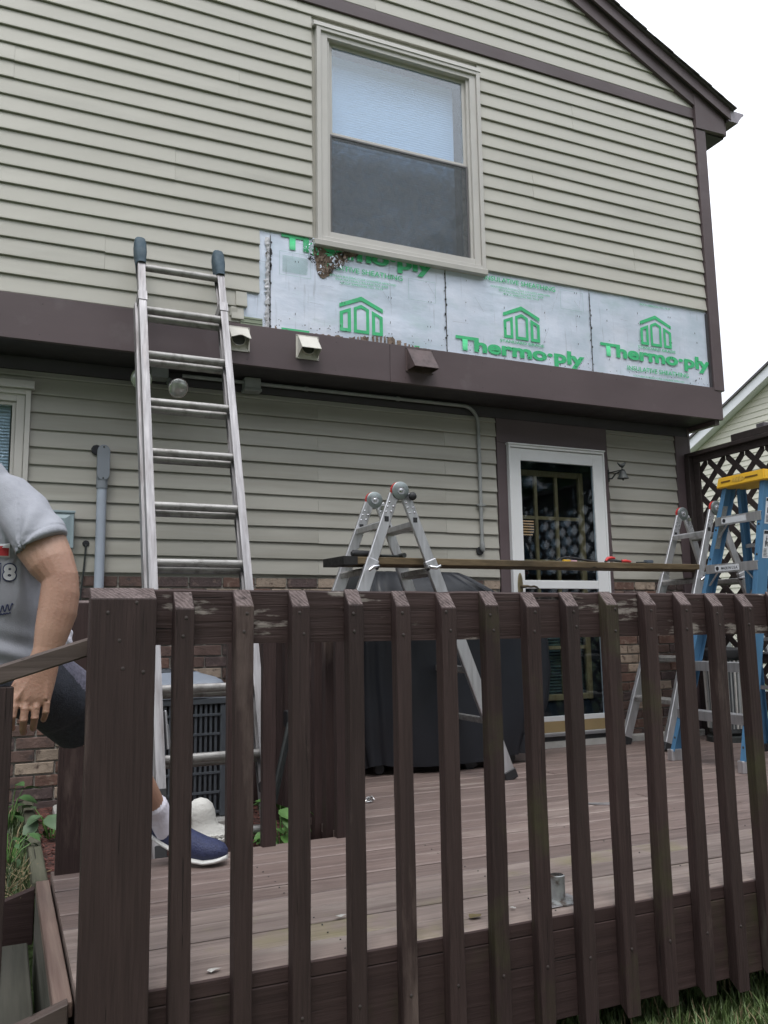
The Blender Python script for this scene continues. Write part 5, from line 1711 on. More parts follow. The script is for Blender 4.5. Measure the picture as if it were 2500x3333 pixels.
MB().lathe((3.222, Y1 - 0.017, 1.455), (0, -1, 0), [(0.032, 0), (0.030, 0.004)], 14).obj('wall_hole', M_black, cdt)
jb = thing('junction_box', 'grey weatherproof junction box on the conduit under the overhang', 'junction box', (1.46, Y1 - 0.06, 2.5))
MB().box(1.405, 1.515, Y1 - 0.105, Y1 - 0.021, 2.498, 2.572).obj('body', M_cond, jb, 0.004)
MB().box(1.40, 1.52, Y1 - 0.112, Y1 - 0.02, 2.478, 2.497).obj('cover', M_cond, jb, 0.003)
fl = thing('floodlight', 'twin bulb outdoor floodlight under the overhang behind the extension ladder', 'floodlight', (0.84, Y1 - 0.1, 2.5))
MB().box(0.79, 0.90, Y1 - 0.13, Y1 - 0.021, 2.50, 2.573).obj('box', M_cond, fl, 0.004)
for c, d, nk in (((0.941, 5.205, 2.405), (0.18, -0.78, -0.42), (0.90, 5.33, 2.50)), ((0.716, 5.205, 2.440), (-0.25, -0.85, -0.30), (0.80, 5.33, 2.50))):
    c, d = Vector(c), Vector(d).normalized()
    b = MB().lathe(c, d, [(0.020, -0.105), (0.024, -0.075), (0.045, -0.045), (0.060, -0.012), (0.0625, -0.004), (0.0625, 0.0), (0.060, 0.004), (0.050, 0.012), (0.03, 0.018), (0.004, 0.021)], 28).obj('bulb', M_lens, fl, smooth=True)
    MB().lathe(c, d, [(0.0635, -0.008), (0.0648, -0.004), (0.0648, 0.002), (0.0635, 0.004)], 28).obj('rim', M_chrome, b, smooth=True)
    MB().tube([Vector(nk), c - d * 0.15, c - d * 0.09], [0.012, 0.024, 0.026], 12).obj('socket', M_cond, fl, smooth=True)
# service riser with its pull fitting
rs2 = thing('electrical_riser', 'grey plastic riser pipe with rounded cover plate on the siding', 'pipe', (0.52, Y1 - 0.05, 0.0))
xc = 0.522
MB().tube([(xc, Y1 - 0.050, -0.15), (xc, Y1 - 0.050, 1.80)], 0.029, 20).obj('pipe', M_grey_pvc, rs2, smooth=True)
MB().tube([(xc, Y1 - 0.050, 1.775), (xc, Y1 - 0.050, 1.84)], 0.034, 20).obj('hub', pmat('darker_pvc', (0.20, 0.22, 0.25), 0.5, 0.08, 6), rs2, smooth=True)
def stadium(wd, z0, z1, n=10):
    pts = []
    r = wd / 2
    for i in range(n + 1):
        a = math.pi * i / n
        pts.append((math.cos(a) * r, z1 - r + math.sin(a) * r))
    for i in range(n + 1):
        a = math.pi + math.pi * i / n
        pts.append((math.cos(a) * r, z0 + r + math.sin(a) * r))
    return pts
MB().sweep(stadium(0.068, 1.812, 2.045), (xc + 0.002, Y1 - 0.017, 0), (xc + 0.002, Y1 - 0.078, 0), (1, 0, 0), (0, 0, 1)).obj('fitting', pmat('riser_fitting', (0.21, 0.23, 0.26), 0.5, 0.08, 6), rs2, 0.003)
cv = MB().sweep(stadium(0.075, 1.822, 2.045), (xc + 0.003, Y1 - 0.079, 0), (xc + 0.003, Y1 - 0.086, 0), (1, 0, 0), (0, 0, 1)).obj('cover', pmat('riser_cover', (0.19, 0.21, 0.24), 0.45, 0.08, 6), rs2, 0.002)
for zz in (1.835, 2.03):
    MB().lathe((xc + 0.003, Y1 - 0.0865, zz), (0, -1, 0), [(0.006, 0), (0.005, 0.002)], 10).obj('screw', M_iron, cv)
MB().lathe((xc - 0.034, Y1 - 0.018, 2.022), (0, -1, 0), [(0.034, 0), (0.028, 0.003)], 9).obj('wall_gap', M_ink, rs2)
mtr = thing('utility_box', 'grey green metal utility box on the siding behind the person', 'utility box', (0.20, Y1 - 0.02, 1.4))
MB().box(0.04, 0.364, Y1 - 0.115, Y1 - 0.017, 1.395, 1.605).obj('body', M_grey_box, mtr, 0.003)
MB().box(0.036, 0.369, Y1 - 0.122, Y1 - 0.0165, 1.606, 1.620).obj('lid_lip', M_grey_box, mtr, 0.002)
MB().hexa([(0.06, Y1 - 0.1152, 1.425), (0.344, Y1 - 0.1152, 1.425), (0.344, Y1 - 0.1152, 1.595), (0.06, Y1 - 0.1152, 1.595), (0.09, Y1 - 0.128, 1.45), (0.315, Y1 - 0.128, 1.45), (0.315, Y1 - 0.128, 1.572), (0.09, Y1 - 0.128, 1.572)]).obj('raised_panel', M_grey_box, mtr)
cb = thing('cable', 'dark cable hanging from a hole in the siding near the person', 'cable', (0.43, Y1 - 0.02, 0.9))
MB().tube([(0.443, Y1 + 0.004, 1.435), (0.442, Y1 - 0.03, 1.42), (0.436, Y1 - 0.026, 1.30), (0.42, Y1 - 0.022, 1.12), (0.412, Y1 - 0.02, 0.6), (0.40, Y1 - 0.02, 0.02), (0.38, Y1 - 0.05, -0.12)], 0.0055, 8).obj('wire', M_iron, cb, smooth=True)
MB().lathe((0.443, Y1 - 0.014, 1.435), (0, -1, 0), [(0.021, 0), (0.018, 0.003)], 9).obj('hole', M_ink, cb)
# door bell with a bird on top
bl = thing('dinner_bell', 'dark iron bell topped with a bird beside the white door', 'bell', (4.47, Y1 - 0.02, 2.1))
bc = Vector((4.475, Y1 - 0.17, 2.075))
MB().lathe(bc, (0, 0, 1), [(0.046, -0.022), (0.043, -0.014), (0.034, 0.0), (0.028, 0.02), (0.022, 0.036), (0.008, 0.042)], 20).obj('bell', M_iron, bl, smooth=True)
MB().lathe(bc + Vector((0, 0, -0.032)), (0, 0, 1), [(0.003, -0.006), (0.008, 0.0), (0.004, 0.012)], 10).obj('clapper', M_iron, bl, smooth=True)
MB().tube([(4.455, Y1 - 0.018, 2.075), (4.455, Y1 - 0.06, 2.07), (4.462, Y1 - 0.10, 2.105), (4.475, Y1 - 0.17, 2.118), (4.475, Y1 - 0.19, 2.116)], 0.006, 8).tube([(4.455, Y1 - 0.018, 2.125), (4.46, Y1 - 0.09, 2.122), (4.475, Y1 - 0.18, 2.124)], 0.005, 8).box(4.448, 4.462, Y1 - 0.022, Y1 - 0.016, 2.05, 2.15).obj('bracket', M_iron, bl)
mb = MB()
bd = bc + Vector((-0.006, 0.0, 0.085))
mb.loft([(bd + Vector((-0.045, 0, 0.018)), (0, 0.003, 0), (0, 0, 0.004)), (bd + Vector((-0.02, 0, -0.002)), (0, 0.012, 0), (0, 0, 0.010)), (bd + Vector((0.005, 0, -0.006)), (0, 0.018, 0), (0, 0, 0.017)), (bd + Vector((0.02, 0, 0.006)), (0, 0.014, 0), (0, 0, 0.016)), (bd + Vector((0.03, 0, 0.020)), (0, 0.010, 0), (0, 0, 0.010)), (bd + Vector((0.042, 0, 0.021)), (0, 0.002, 0), (0, 0, 0.002))], 12)
mb.tube([bd + Vector((0, 0, -0.02)), bd + Vector((0, 0, -0.045))], 0.004, 6)
mb.obj('bird', M_iron, bl, smooth=True)

# =================================================================== covered grill
gr = thing('covered_grill', 'barbecue grill under a black vinyl cover against the house', 'grill', (2.75, 5.05, 0))
def draped(sections, nx=120):
    """sections: list of (z, x0, x1, y0, y1); rounded rectangles lofted with folds"""
    vs, fs = [], []
    rg = random.Random(2)
    ph = [rg.uniform(0, 6) for _ in range(5)]
    for si, (z, x0, x1, y0, y1) in enumerate(sections):
        cx_, cy_, hx, hy = (x0 + x1) / 2, (y0 + y1) / 2, (x1 - x0) / 2, (y1 - y0) / 2
        for k in range(nx):
            th = 6.28318 * k / nx
            c, s_ = math.cos(th), math.sin(th)
            px = math.copysign(abs(c) ** 0.35, c) * hx
            py = math.copysign(abs(s_) ** 0.35, s_) * hy
            low = max(0, 1 - z / 1.1)
            fold = 0.022 * low * math.sin(7 * th + ph[0] + z * 1.5) + 0.012 * (0.4 + low) * math.sin(15 * th + ph[1] + 2.5 * math.sin(3 * z)) + 0.006 * math.sin(27 * th + ph[3] + 5 * z)
            vs.append((cx_ + px + fold * c, cy_ + py + fold * s_, z + (0.012 * math.sin(5 * th + ph[2]) if si == 0 else 0)))
    n = len(sections)
    for i in range(n - 1):
        for k in range(nx):
            fs.append((i * nx + k, i * nx + (k + 1) % nx, (i + 1) * nx + (k + 1) % nx, (i + 1) * nx + k))
    fs.append(tuple((n - 1) * nx + k for k in range(nx)))
    return MB().add(vs, fs)
secs = [(0.055, 2.03, 3.27, 4.83, 5.33), (0.2, 2.01, 3.32, 4.82, 5.34), (0.4, 2.0, 3.40, 4.81, 5.34), (0.6, 1.99, 3.44, 4.81, 5.34), (0.78, 1.99, 3.43, 4.81, 5.34), (0.9, 1.99, 3.40, 4.82, 5.34), (0.98, 2.0, 3.30, 4.83, 5.34),
        (1.03, 2.01, 3.20, 4.84, 5.34), (1.10, 2.03, 3.10, 4.87, 5.34), (1.17, 2.06, 2.99, 4.92, 5.34), (1.235, 2.10, 2.88, 4.97, 5.33), (1.262, 2.14, 2.83, 5.02, 5.31), (1.268, 2.24, 2.73, 5.09, 5.26)]
draped(secs).obj('cover', M_cover, gr, smooth=True)
MB().tube([(2.30, 4.855, 1.085), (2.6, 4.845, 1.06), (2.95, 4.85, 1.055)], 0.006, 6).obj('cover_seam', M_black, gr)
for xx in (2.15, 3.1):
    for yy in (4.92, 5.25):
        MB().lathe((xx, yy, 0.035), (0, 1, 0), [(0.03, -0.012), (0.035, -0.006), (0.035, 0.006), (0.03, 0.012)], 16).obj('wheel', M_black, gr, smooth=True)
MB().box(2.12, 3.15, 4.9, 5.27, 0.07, 0.10).obj('base_shelf', M_iron, gr)

# =================================================================== air conditioner
ac = thing('air_conditioner', 'grey air conditioning condenser standing behind the ladder in the notch', 'air conditioner', (0.75, 4.85, -0.1))
ax0, ax1, ay0, ay1, az0, az1 = 0.36, 1.10, 4.50, 5.22, -0.06, 0.51
MB().box(ax0 - 0.06, ax1 + 0.06, ay0 - 0.06, ay1 + 0.06, -0.14, -0.062).obj('pad', M_conc, ac, 0.01)
MB().box(ax0 + 0.03, ax1 - 0.03, ay0 + 0.03, ay1 - 0.03, az0, az1).obj('coil', M_ink, ac)
for xx in (ax0, ax1 - 0.035):
    for yy in (ay0, ay1 - 0.035):
        MB().box(xx, xx + 0.035, yy, yy + 0.035, az0, az1).obj('corner_post', M_acd, ac, 0.006)
x = ax0 + 0.045
while x < ax1 - 0.05:
    MB().hexa([(x, ay0 + 0.004, az0 + 0.01), (x + 0.013, ay0 + 0.004, az0 + 0.01), (x + 0.018, ay0 + 0.022, az0 + 0.01), (x + 0.006, ay0 + 0.022, az0 + 0.01),
               (x, ay0 + 0.004, az1), (x + 0.013, ay0 + 0.004, az1), (x + 0.018, ay0 + 0.022, az1), (x + 0.006, ay0 + 0.022, az1)]).obj('louvre', M_acd, ac, org=(x, ay0, az0))
    x += 0.0262
for k in range(6):
    zz = az0 + 0.02 + k * 0.098
    MB().box(ax0 + 0.036, ax1 - 0.036, ay0 - 0.002, ay0 + 0.0035, zz, zz + 0.013).obj('louvre_bar', M_acd, ac, 0.001)
MB().box(ax0 - 0.004, ax1 + 0.004, ay0 - 0.006, ay1 + 0.006, az1 - 0.0, az1 + 0.035).obj('skirt', M_acd, ac, 0.004)
sq = lambda c, hx, hy, p=0.3: [(c[0] + math.copysign(abs(math.cos(t)) ** p, math.cos(t)) * hx, c[1] + math.copysign(abs(math.sin(t)) ** p, math.sin(t)) * hy) for t in [6.28318 * k / 48 for k in range(48)]]
mb = MB()
cc = ((ax0 + ax1) / 2, (ay0 + ay1) / 2)
rings = []
for hz, sh in ((0.036, 0.012), (0.10, 0.012), (0.118, 0.0), (0.135, -0.03), (0.155, -0.10), (0.165, -0.12)):
    rings.append([(x_, y_, az1 + hz) for x_, y_ in sq(cc, (ax1 - ax0) / 2 + sh, (ay1 - ay0) / 2 + sh)])
vs = [v for r_ in rings for v in r_]
fs = []
for i in range(len(rings) - 1):
    for k in range(48):
        fs.append((i * 48 + k, i * 48 + (k + 1) % 48, (i + 1) * 48 + (k + 1) % 48, (i + 1) * 48 + k))
mb.add(vs, fs)
top = mb.obj('top_cap', M_acg, ac, smooth=True)
for k in range(10):
    r_ = 0.03 + k * 0.024
    pts = [(cc[0] + r_ * math.cos(a), cc[1] + r_ * math.sin(a), az1 + 0.165 + 0.01 * (1 - k / 10)) for a in [6.28318 * q / 32 for q in range(33)]]
    MB().tube(pts, 0.003, 5, cap=False).obj('fan_guard', M_acd, top)
MB().lathe((1.03, ay0 - 0.018, az1 + 0.06), (0, -1, 0), [(0.007, 0), (0.006, 0.003)], 8).obj('screw', M_ink, top)

# =================================================================== duck statue
dk = thing('duck_statue', 'white concrete duck statue with carved feathers behind the shoe', 'statue', (0.86, 3.83, -0.11))
DB = Vector((0.86, 3.83, -0.11))
def DP(x, y, z):
    return DB + Vector((x, y, z))
mb = MB()
mb.loft([(DP(-0.02, 0, 0.0), (0.085, 0, 0), (0, 0.075, 0)), (DP(0.0, 0, 0.05), (0.115, 0, 0), (0, 0.085, 0)), (DP(0.015, 0, 0.10), (0.12, 0, 0), (0, 0.085, 0)), (DP(0.01, 0, 0.135), (0.095, 0, 0), (0, 0.072, 0)), (DP(-0.02, 0, 0.16), (0.062, 0, 0), (0, 0.055, 0)), (DP(-0.03, 0, 0.19), (0.058, 0, 0), (0, 0.052, 0)),
         (DP(-0.035, 0, 0.22), (0.060, 0, 0), (0, 0.054, 0)), (DP(-0.038, 0, 0.25), (0.050, 0, 0), (0, 0.046, 0)), (DP(-0.038, 0, 0.268), (0.030, 0, 0), (0, 0.030, 0)), (DP(-0.038, 0, 0.276), (0.006, 0, 0), (0, 0.006, 0))], 28)
mb.obj('body', M_stone, dk, smooth=True)
MB().loft([(DP(-0.075, -0.008, 0.208), (0, 0.02, 0), (0, 0, 0.014)), (DP(-0.105, -0.014, 0.203), (0, 0.017, 0), (0, 0, 0.008)), (DP(-0.13, -0.018, 0.201), (0, 0.013, 0), (0, 0, 0.004))], 12).obj('bill', M_stone, dk, smooth=True)
mb = MB()
for r_ in range(6):
    for c_ in range(9):
        u = -0.045 + c_ * 0.021 + (0.010 if r_ % 2 else 0)
        zz = 0.125 - r_ * 0.017
        s_ = 1 - ((u - 0.012) / 0.122) ** 2
        if s_ <= 0.05:
            continue
        yy = -0.086 * math.sqrt(s_) * (1.0 if zz < 0.11 else 0.93)
        mb.loft([(DP(u, yy + 0.002, zz), (0.012, 0, -0.003), (0.002, 0, 0.008)), (DP(u, yy - 0.004, zz - 0.002), (0.010, 0, -0.003), (0.002, 0, 0.006))], 8)
mb.obj('feathers', M_stone, dk)

# =================================================================== odds and ends on the deck
fg = thing('pipe_flange', 'galvanised pipe socket with flange screwed to the deck edge', 'pipe socket', (1.672, 2.40, 0))
MB().lathe((1.672, 2.40, 0.0), (0, 0, 1), [(0.050, 0.0), (0.050, 0.005), (0.026, 0.010), (0.0245, 0.014), (0.0245, 0.082), (0.0205, 0.084), (0.0205, 0.03)], 24).obj('socket', pmat('galvanised', (0.32, 0.33, 0.33), 0.5, 0.2, 30, metal=0.6, dirt=(0.10, 0.075, 0.06), dirt_lo=0.5, dirt_hi=0.62, dirt_scale=20), fg, smooth=True)
MB().box(1.60, 1.745, 2.352, 2.448, 0.0005, 0.004).obj('flange', M_alu_old, fg, 0.002)
rc = random.Random(8)
mb = MB()
vs = []
for k in range(40):
    a, b = rc.uniform(0, 6.283), rc.uniform(0, 3.14)
    r_ = rc.uniform(0.012, 0.032)
    vs.append(Vector((1.77 + r_ * math.sin(b) * math.cos(a), 4.17 + r_ * math.sin(b) * math.sin(a), 0.016 + 0.6 * r_ * math.cos(b))))
mb.add(vs, [(rc.randrange(40), rc.randrange(40), rc.randrange(40)) for _ in range(60)])
mb.f = [f for f in mb.f if len(set(f)) == 3]; mb.m = [0] * len(mb.f)
tag(mb.obj('foil_scrap', M_foilscrap), 'crumpled bit of foil lying on the deck boards', 'scrap')
mb = MB().hexa([(2.70, 3.60, 0.001), (2.80, 3.52, 0.001), (2.815, 3.535, 0.001), (2.715, 3.615, 0.001), (2.70, 3.60, 0.004), (2.80, 3.52, 0.010), (2.815, 3.535, 0.010), (2.715, 3.615, 0.004)])
tag(mb.obj('metal_strip', M_alu), 'thin bent silver strip lying on the deck', 'strip')
for i, (xx, yy, s_, lb) in enumerate(((1.352, 2.385, 0.03, 'dead leaf on the deck edge left of the pipe socket'), (0.99, 2.575, 0.02, 'small pale wood chip in the gap between deck boards'), (1.50, 2.40, 0.012, 'tiny pale crumb beside the mossy baluster'), (0.535, 2.33, 0.022, 'white chip lying behind the third upright on deck edge'))):
    mb = MB()
    n = 7
    pts = [(xx + math.cos(6.283 * k / n) * s_ * rc.uniform(0.5, 1.2), yy + math.sin(6.283 * k / n) * s_ * 0.5 * rc.uniform(0.5, 1.2), 0.004 + rc.uniform(0, 0.006)) for k in range(n)]
    mb.add([(xx, yy, 0.010)] + pts, [(0, 1 + k, 1 + (k + 1) % n) for k in range(n)])
    tag(mb.obj('dead_leaf' if i == 0 else 'wood_chip', M_brownleaf if i == 0 else M_conc), lb, 'leaf' if i == 0 else 'chip')
# long handled garden tool leaning in the notch
gt = thing('garden_tool', 'dark long handled garden tool leaning behind the balusters by the grill', 'garden tool', (1.16, 3.86, -0.1))
MB().tube([(1.10, 3.86, -0.10), (1.30, 4.02, 0.50), (1.36, 4.05, 0.86)], 0.011, 8).obj('handle', M_iron, gt, smooth=True)
MB().tube([(1.15, 3.95, -0.10), (1.33, 4.06, 0.50), (1.37, 4.10, 0.84)], 0.009, 8).obj('brace', M_iron, gt, smooth=True)
MB().box(1.27, 1.34, 4.0, 4.06, 0.42, 0.50).obj('clamp', M_black, gt, 0.004)
# ribbed bin beyond the stepladder
bn = thing('ribbed_bin', 'dark ribbed bin with black lid beside the lattice, behind the blue stepladder', 'bin', (5.12, 5.02, 0))
mb = MB().lathe((5.12, 5.02, 0.05), (0, 0, 1), [(0.10, 0), (0.125, 0.02), (0.13, 0.58)], 28)
mb.obj('body', pmat('dark_bin', (0.05, 0.055, 0.06), 0.5, 0.2, 20), bn, smooth=True)
for k in range(26):
    a = 6.28318 * k / 26
    MB().tube([(5.12 + 0.128 * math.cos(a), 5.02 + 0.128 * math.sin(a), 0.10), (5.12 + 0.137 * math.cos(a), 5.02 + 0.137 * math.sin(a), 0.61)], 0.006 + 0.003 * (k % 3), 5).obj('rib', M_conc if k % 2 else M_cond, bn)
MB().lathe((5.12, 5.02, 0.63), (0, 0, 1), [(0.155, 0), (0.16, 0.015), (0.155, 0.06), (0.12, 0.075), (0.02, 0.085)], 28).obj('lid', M_black, bn, smooth=True)
MB().lathe((5.12, 5.02, -0.003), (0, 0, 1), [(0.15, 0.0), (0.15, 0.04), (0.11, 0.05)], 24).obj('base', M_iron, bn, smooth=True)

# =================================================================== person on the stairs
from mathutils.bvhtree import BVHTree
per = thing('person', 'person in grey printed shirt and dark shorts stepping down from the deck', 'person', (0.0, 2.9, -0.2))
def limb(mb, pts, ref=(1, 0, 0), seg=18):
    """pts = [(point, ra, rb)], ra along ref"""
    ref = Vector(ref)
    P = [Vector(p[0]) for p in pts]
    secs = []
    for i, (p, a, b) in enumerate(pts):
        t = (P[min(i + 1, len(P) - 1)] - P[max(i - 1, 0)]).normalized()
        ax = (ref - t * ref.dot(t)).normalized()
        ay = t.cross(ax)
        secs.append((P[i], ax * a, ay * b))
    # rounded ends
    t0 = (P[0] - P[1]).normalized(); t1 = (P[-1] - P[-2]).normalized()
    s0, s1 = secs[0], secs[-1]
    r0, r1 = min(pts[0][1:]), min(pts[-1][1:])
    head = [(s0[0] + t0 * r0 * 0.75, s0[1] * 0.35, s0[2] * 0.35), (s0[0] + t0 * r0 * 0.45, s0[1] * 0.8, s0[2] * 0.8)]
    tail = [(s1[0] + t1 * r1 * 0.45, s1[1] * 0.8, s1[2] * 0.8), (s1[0] + t1 * r1 * 0.75, s1[1] * 0.35, s1[2] * 0.35)]
    mb.loft(head + secs + tail, seg)
def fuse(mb, name, mats, voxel, parent, smooth_it=3, disp=None, matfn=None):
    me = mb.mesh(name + '_raw', mats)
    ob = bpy.data.objects.new(name + '_raw', me)
    COL.objects.link(ob)
    md = ob.modifiers.new('r', 'REMESH'); md.mode = 'VOXEL'; md.voxel_size = voxel
    ms = ob.modifiers.new('s', 'SMOOTH'); ms.factor = 0.5; ms.iterations = smooth_it
    dg = bpy.context.evaluated_depsgraph_get()
    m2 = bpy.data.meshes.new_from_object(ob.evaluated_get(dg))
    bpy.data.objects.remove(ob)
    m2.name = name
    m2.materials.clear()
    for m in mats:
        m2.materials.append(m)
    if disp:
        m2.update()
        ns = [v.normal.copy() for v in m2.vertices]
        for v, n_ in zip(m2.vertices, ns):
            v.co = v.co + n_ * disp(v.co, n_)
    for p in m2.polygons:
        p.use_smooth = True
        p.material_index = matfn(p.center) if matfn else 0
    o_ = ORG[parent.name]
    for v in m2.vertices:
        v.co = v.co - o_
    ob = bpy.data.objects.new(name, m2)
    return link(ob, parent, o_)

mb = MB()
# trunk, neck, head
limb(mb, [((-0.065, 2.89, 0.72), 0.145, 0.10), ((-0.065, 2.88, 0.85), 0.14, 0.095), ((-0.065, 2.87, 1.0), 0.15, 0.10), ((-0.07, 2.85, 1.16), 0.155, 0.10), ((-0.08, 2.84, 1.28), 0.14, 0.085), ((-0.09, 2.84, 1.36), 0.075, 0.065), ((-0.115, 2.83, 1.44), 0.056, 0.060), ((-0.145, 2.82, 1.50), 0.056, 0.062)])
HC_ = Vector((-0.165, 2.80, 1.585))
limb(mb, [(HC_ + Vector((0, 0.0, -0.105)), 0.040, 0.045), (HC_ + Vector((0, 0.0, -0.07)), 0.060, 0.075), (HC_ + Vector((0, 0.005, -0.02)), 0.073, 0.092), (HC_ + Vector((0, 0.01, 0.04)), 0.077, 0.100), (HC_ + Vector((0, 0.012, 0.085)), 0.066, 0.086), (HC_ + Vector((0, 0.012, 0.115)), 0.035, 0.05)])
limb(mb, [(HC_ + Vector((0, -0.088, 0.02)), 0.008, 0.010), (HC_ + Vector((0, -0.106, -0.022)), 0.014, 0.014)], (1, 0, 0), 10)      # nose
limb(mb, [(HC_ + Vector((-0.022, -0.086, -0.062)), 0.006, 0.006), (HC_ + Vector((0.022, -0.086, -0.062)), 0.006, 0.006)], (0, 0, 1), 8)  # lips
limb(mb, [(HC_ + Vector((-0.04, -0.078, 0.035)), 0.007, 0.007), (HC_ + Vector((0.04, -0.078, 0.035)), 0.007, 0.007)], (0, 0, 1), 8)      # brow
for s in (-1, 1):
    limb(mb, [(HC_ + Vector((s * 0.078, 0.012, 0.02)), 0.020, 0.008), (HC_ + Vector((s * 0.076, 0.008, -0.025)), 0.013, 0.007)], (0, 1, 0), 10)
# left arm (towards the house side of the picture)
limb(mb, [((-0.01, 2.82, 1.30), 0.066, 0.064), ((0.05, 2.78, 1.245), 0.070, 0.068), ((0.092, 2.71, 1.15), 0.076, 0.066), ((0.125, 2.675, 1.085), 0.066, 0.058), ((0.148, 2.66, 1.04), 0.053, 0.052), ((0.149, 2.652, 0.995), 0.055, 0.052), ((0.143, 2.642, 0.94), 0.055, 0.049), ((0.130, 2.63, 0.885), 0.048, 0.040), ((0.120, 2.622, 0.835), 0.040, 0.030), ((0.112, 2.617, 0.805), 0.040, 0.026)])
limb(mb, [((0.118, 2.62, 0.825), 0.038, 0.026), ((0.105, 2.614, 0.785), 0.046, 0.023), ((0.091, 2.608, 0.74), 0.051, 0.020), ((0.083, 2.602, 0.705), 0.051, 0.0175), ((0.081, 2.600, 0.692), 0.046, 0.014)])
# knuckles and tendons on the back of the hand
for kx in (0.042, 0.068, 0.094, 0.119):
    limb(mb, [((0.105 + (kx - 0.08) * 0.4, 2.598, 0.78), 0.004, 0.004), ((kx, 2.589, 0.70), 0.0055, 0.0055)], (1, 0, 0), 8)
fing = [([(0.043, 2.603, 0.712), (0.039, 2.592, 0.682), (0.034, 2.588, 0.655), (0.032, 2.603, 0.632), (0.036, 2.624, 0.620)], 0.0112),
        ([(0.069, 2.603, 0.708), (0.066, 2.590, 0.676), (0.063, 2.586, 0.645), (0.063, 2.603, 0.620), (0.066, 2.627, 0.608)], 0.0114),
        ([(0.095, 2.603, 0.707), (0.094, 2.591, 0.678), (0.092, 2.588, 0.650), (0.090, 2.605, 0.627), (0.091, 2.628, 0.617)], 0.0110),
        ([(0.120, 2.605, 0.712), (0.122, 2.596, 0.688), (0.120, 2.594, 0.664), (0.117, 2.608, 0.646), (0.116, 2.626, 0.640)], 0.0098),
        ([(0.070, 2.612, 0.775), (0.044, 2.614, 0.745), (0.028, 2.620, 0.714), (0.028, 2.632, 0.684)], 0.0120)]
for ps, r_ in fing:
    limb(mb, [(p_, r_ * (1.05 - 0.05 * i), r_ * (1.0 - 0.05 * i)) for i, p_ in enumerate(ps)], (1, 0, 0), 12)
    for p_ in ps[1:3]:
        mb.lathe(Vector(p_) - Vector((0, 0, r_ * 0.5)), (0, 0, 1), [(r_ * 0.7, 0), (r_ * 1.12, r_ * 0.5), (r_ * 0.7, r_)], 10)
# right arm, away from view
limb(mb, [((-0.15, 2.84, 1.29), 0.058, 0.056), ((-0.25, 2.84, 1.20), 0.060, 0.056), ((-0.32, 2.84, 1.06), 0.047, 0.046), ((-0.35, 2.78, 0.93), 0.045, 0.040), ((-0.36, 2.70, 0.80), 0.030, 0.027)])
limb(mb, [((-0.36, 2.70, 0.80), 0.026, 0.030), ((-0.365, 2.68, 0.74), 0.018, 0.042), ((-0.365, 2.67, 0.70), 0.013, 0.040)])
for k in range(4):
    limb(mb, [((-0.365, 2.64 + k * 0.021, 0.705), 0.010, 0.009), ((-0.367, 2.635 + k * 0.021, 0.655), 0.009, 0.009), ((-0.360, 2.633 + k * 0.021, 0.625 - 0.004 * (k in (1, 2))), 0.008, 0.008)], (1, 0, 0), 10)
limb(mb, [((-0.36, 2.645, 0.765), 0.011, 0.011), ((-0.355, 2.615, 0.73), 0.010, 0.010), ((-0.353, 2.605, 0.70), 0.009, 0.009)], (1, 0, 0), 10)
# legs
limb(mb, [((0.04, 2.88, 0.75), 0.082, 0.082), ((0.17, 3.01, 0.65), 0.078, 0.078), ((0.27, 3.12, 0.575), 0.066, 0.066), ((0.345, 3.20, 0.52), 0.056, 0.058), ((0.40, 3.25, 0.455), 0.053, 0.056), ((0.455, 3.30, 0.385), 0.052, 0.056), ((0.51, 3.35, 0.305), 0.046, 0.048), ((0.555, 3.395, 0.235), 0.038, 0.039), ((0.59, 3.43, 0.17), 0.036, 0.036), ((0.605, 3.445, 0.12), 0.036, 0.036)])
limb(mb, [((0.60, 3.45, 0.11), 0.03, 0.03), ((0.68, 3.415, 0.075), 0.036, 0.028), ((0.76, 3.375, 0.045), 0.034, 0.018)])
limb(mb, [((-0.17, 2.90, 0.74), 0.082, 0.082), ((-0.20, 2.82, 0.55), 0.074, 0.074), ((-0.23, 2.77, 0.34), 0.055, 0.057), ((-0.24, 2.80, 0.18), 0.054, 0.057), ((-0.245, 2.83, 0.0), 0.040, 0.042), ((-0.25, 2.85, -0.13), 0.036, 0.036)])
limb(mb, [((-0.25, 2.86, -0.15), 0.03, 0.03), ((-0.24, 2.78, -0.16), 0.034, 0.026), ((-0.235, 2.69, -0.175), 0.036, 0.016)])
body = fuse(mb, 'body', [M_skin], 0.0034, per, 2)
# eyes
for s in (-1, 1):
    c = HC_ + Vector((s * 0.031, -0.082, 0.012))
    MB().lathe(c, (0, -1, 0), [(0.001, -0.012), (0.010, -0.008), (0.012, 0), (0.009, 0.006), (0.001, 0.009)], 14).obj('eye', M_eye, per, smooth=True)
# hair
mb = MB()
limb(mb, [(HC_ + Vector((0, 0.055, -0.02)), 0.068, 0.05), (HC_ + Vector((0, 0.035, 0.05)), 0.083, 0.088), (HC_ + Vector((0, 0.015, 0.10)), 0.074, 0.094), (HC_ + Vector((0, 0.012, 0.125)), 0.045, 0.06)])
fuse(mb, 'hair', [M_hair], 0.007, per, 2)
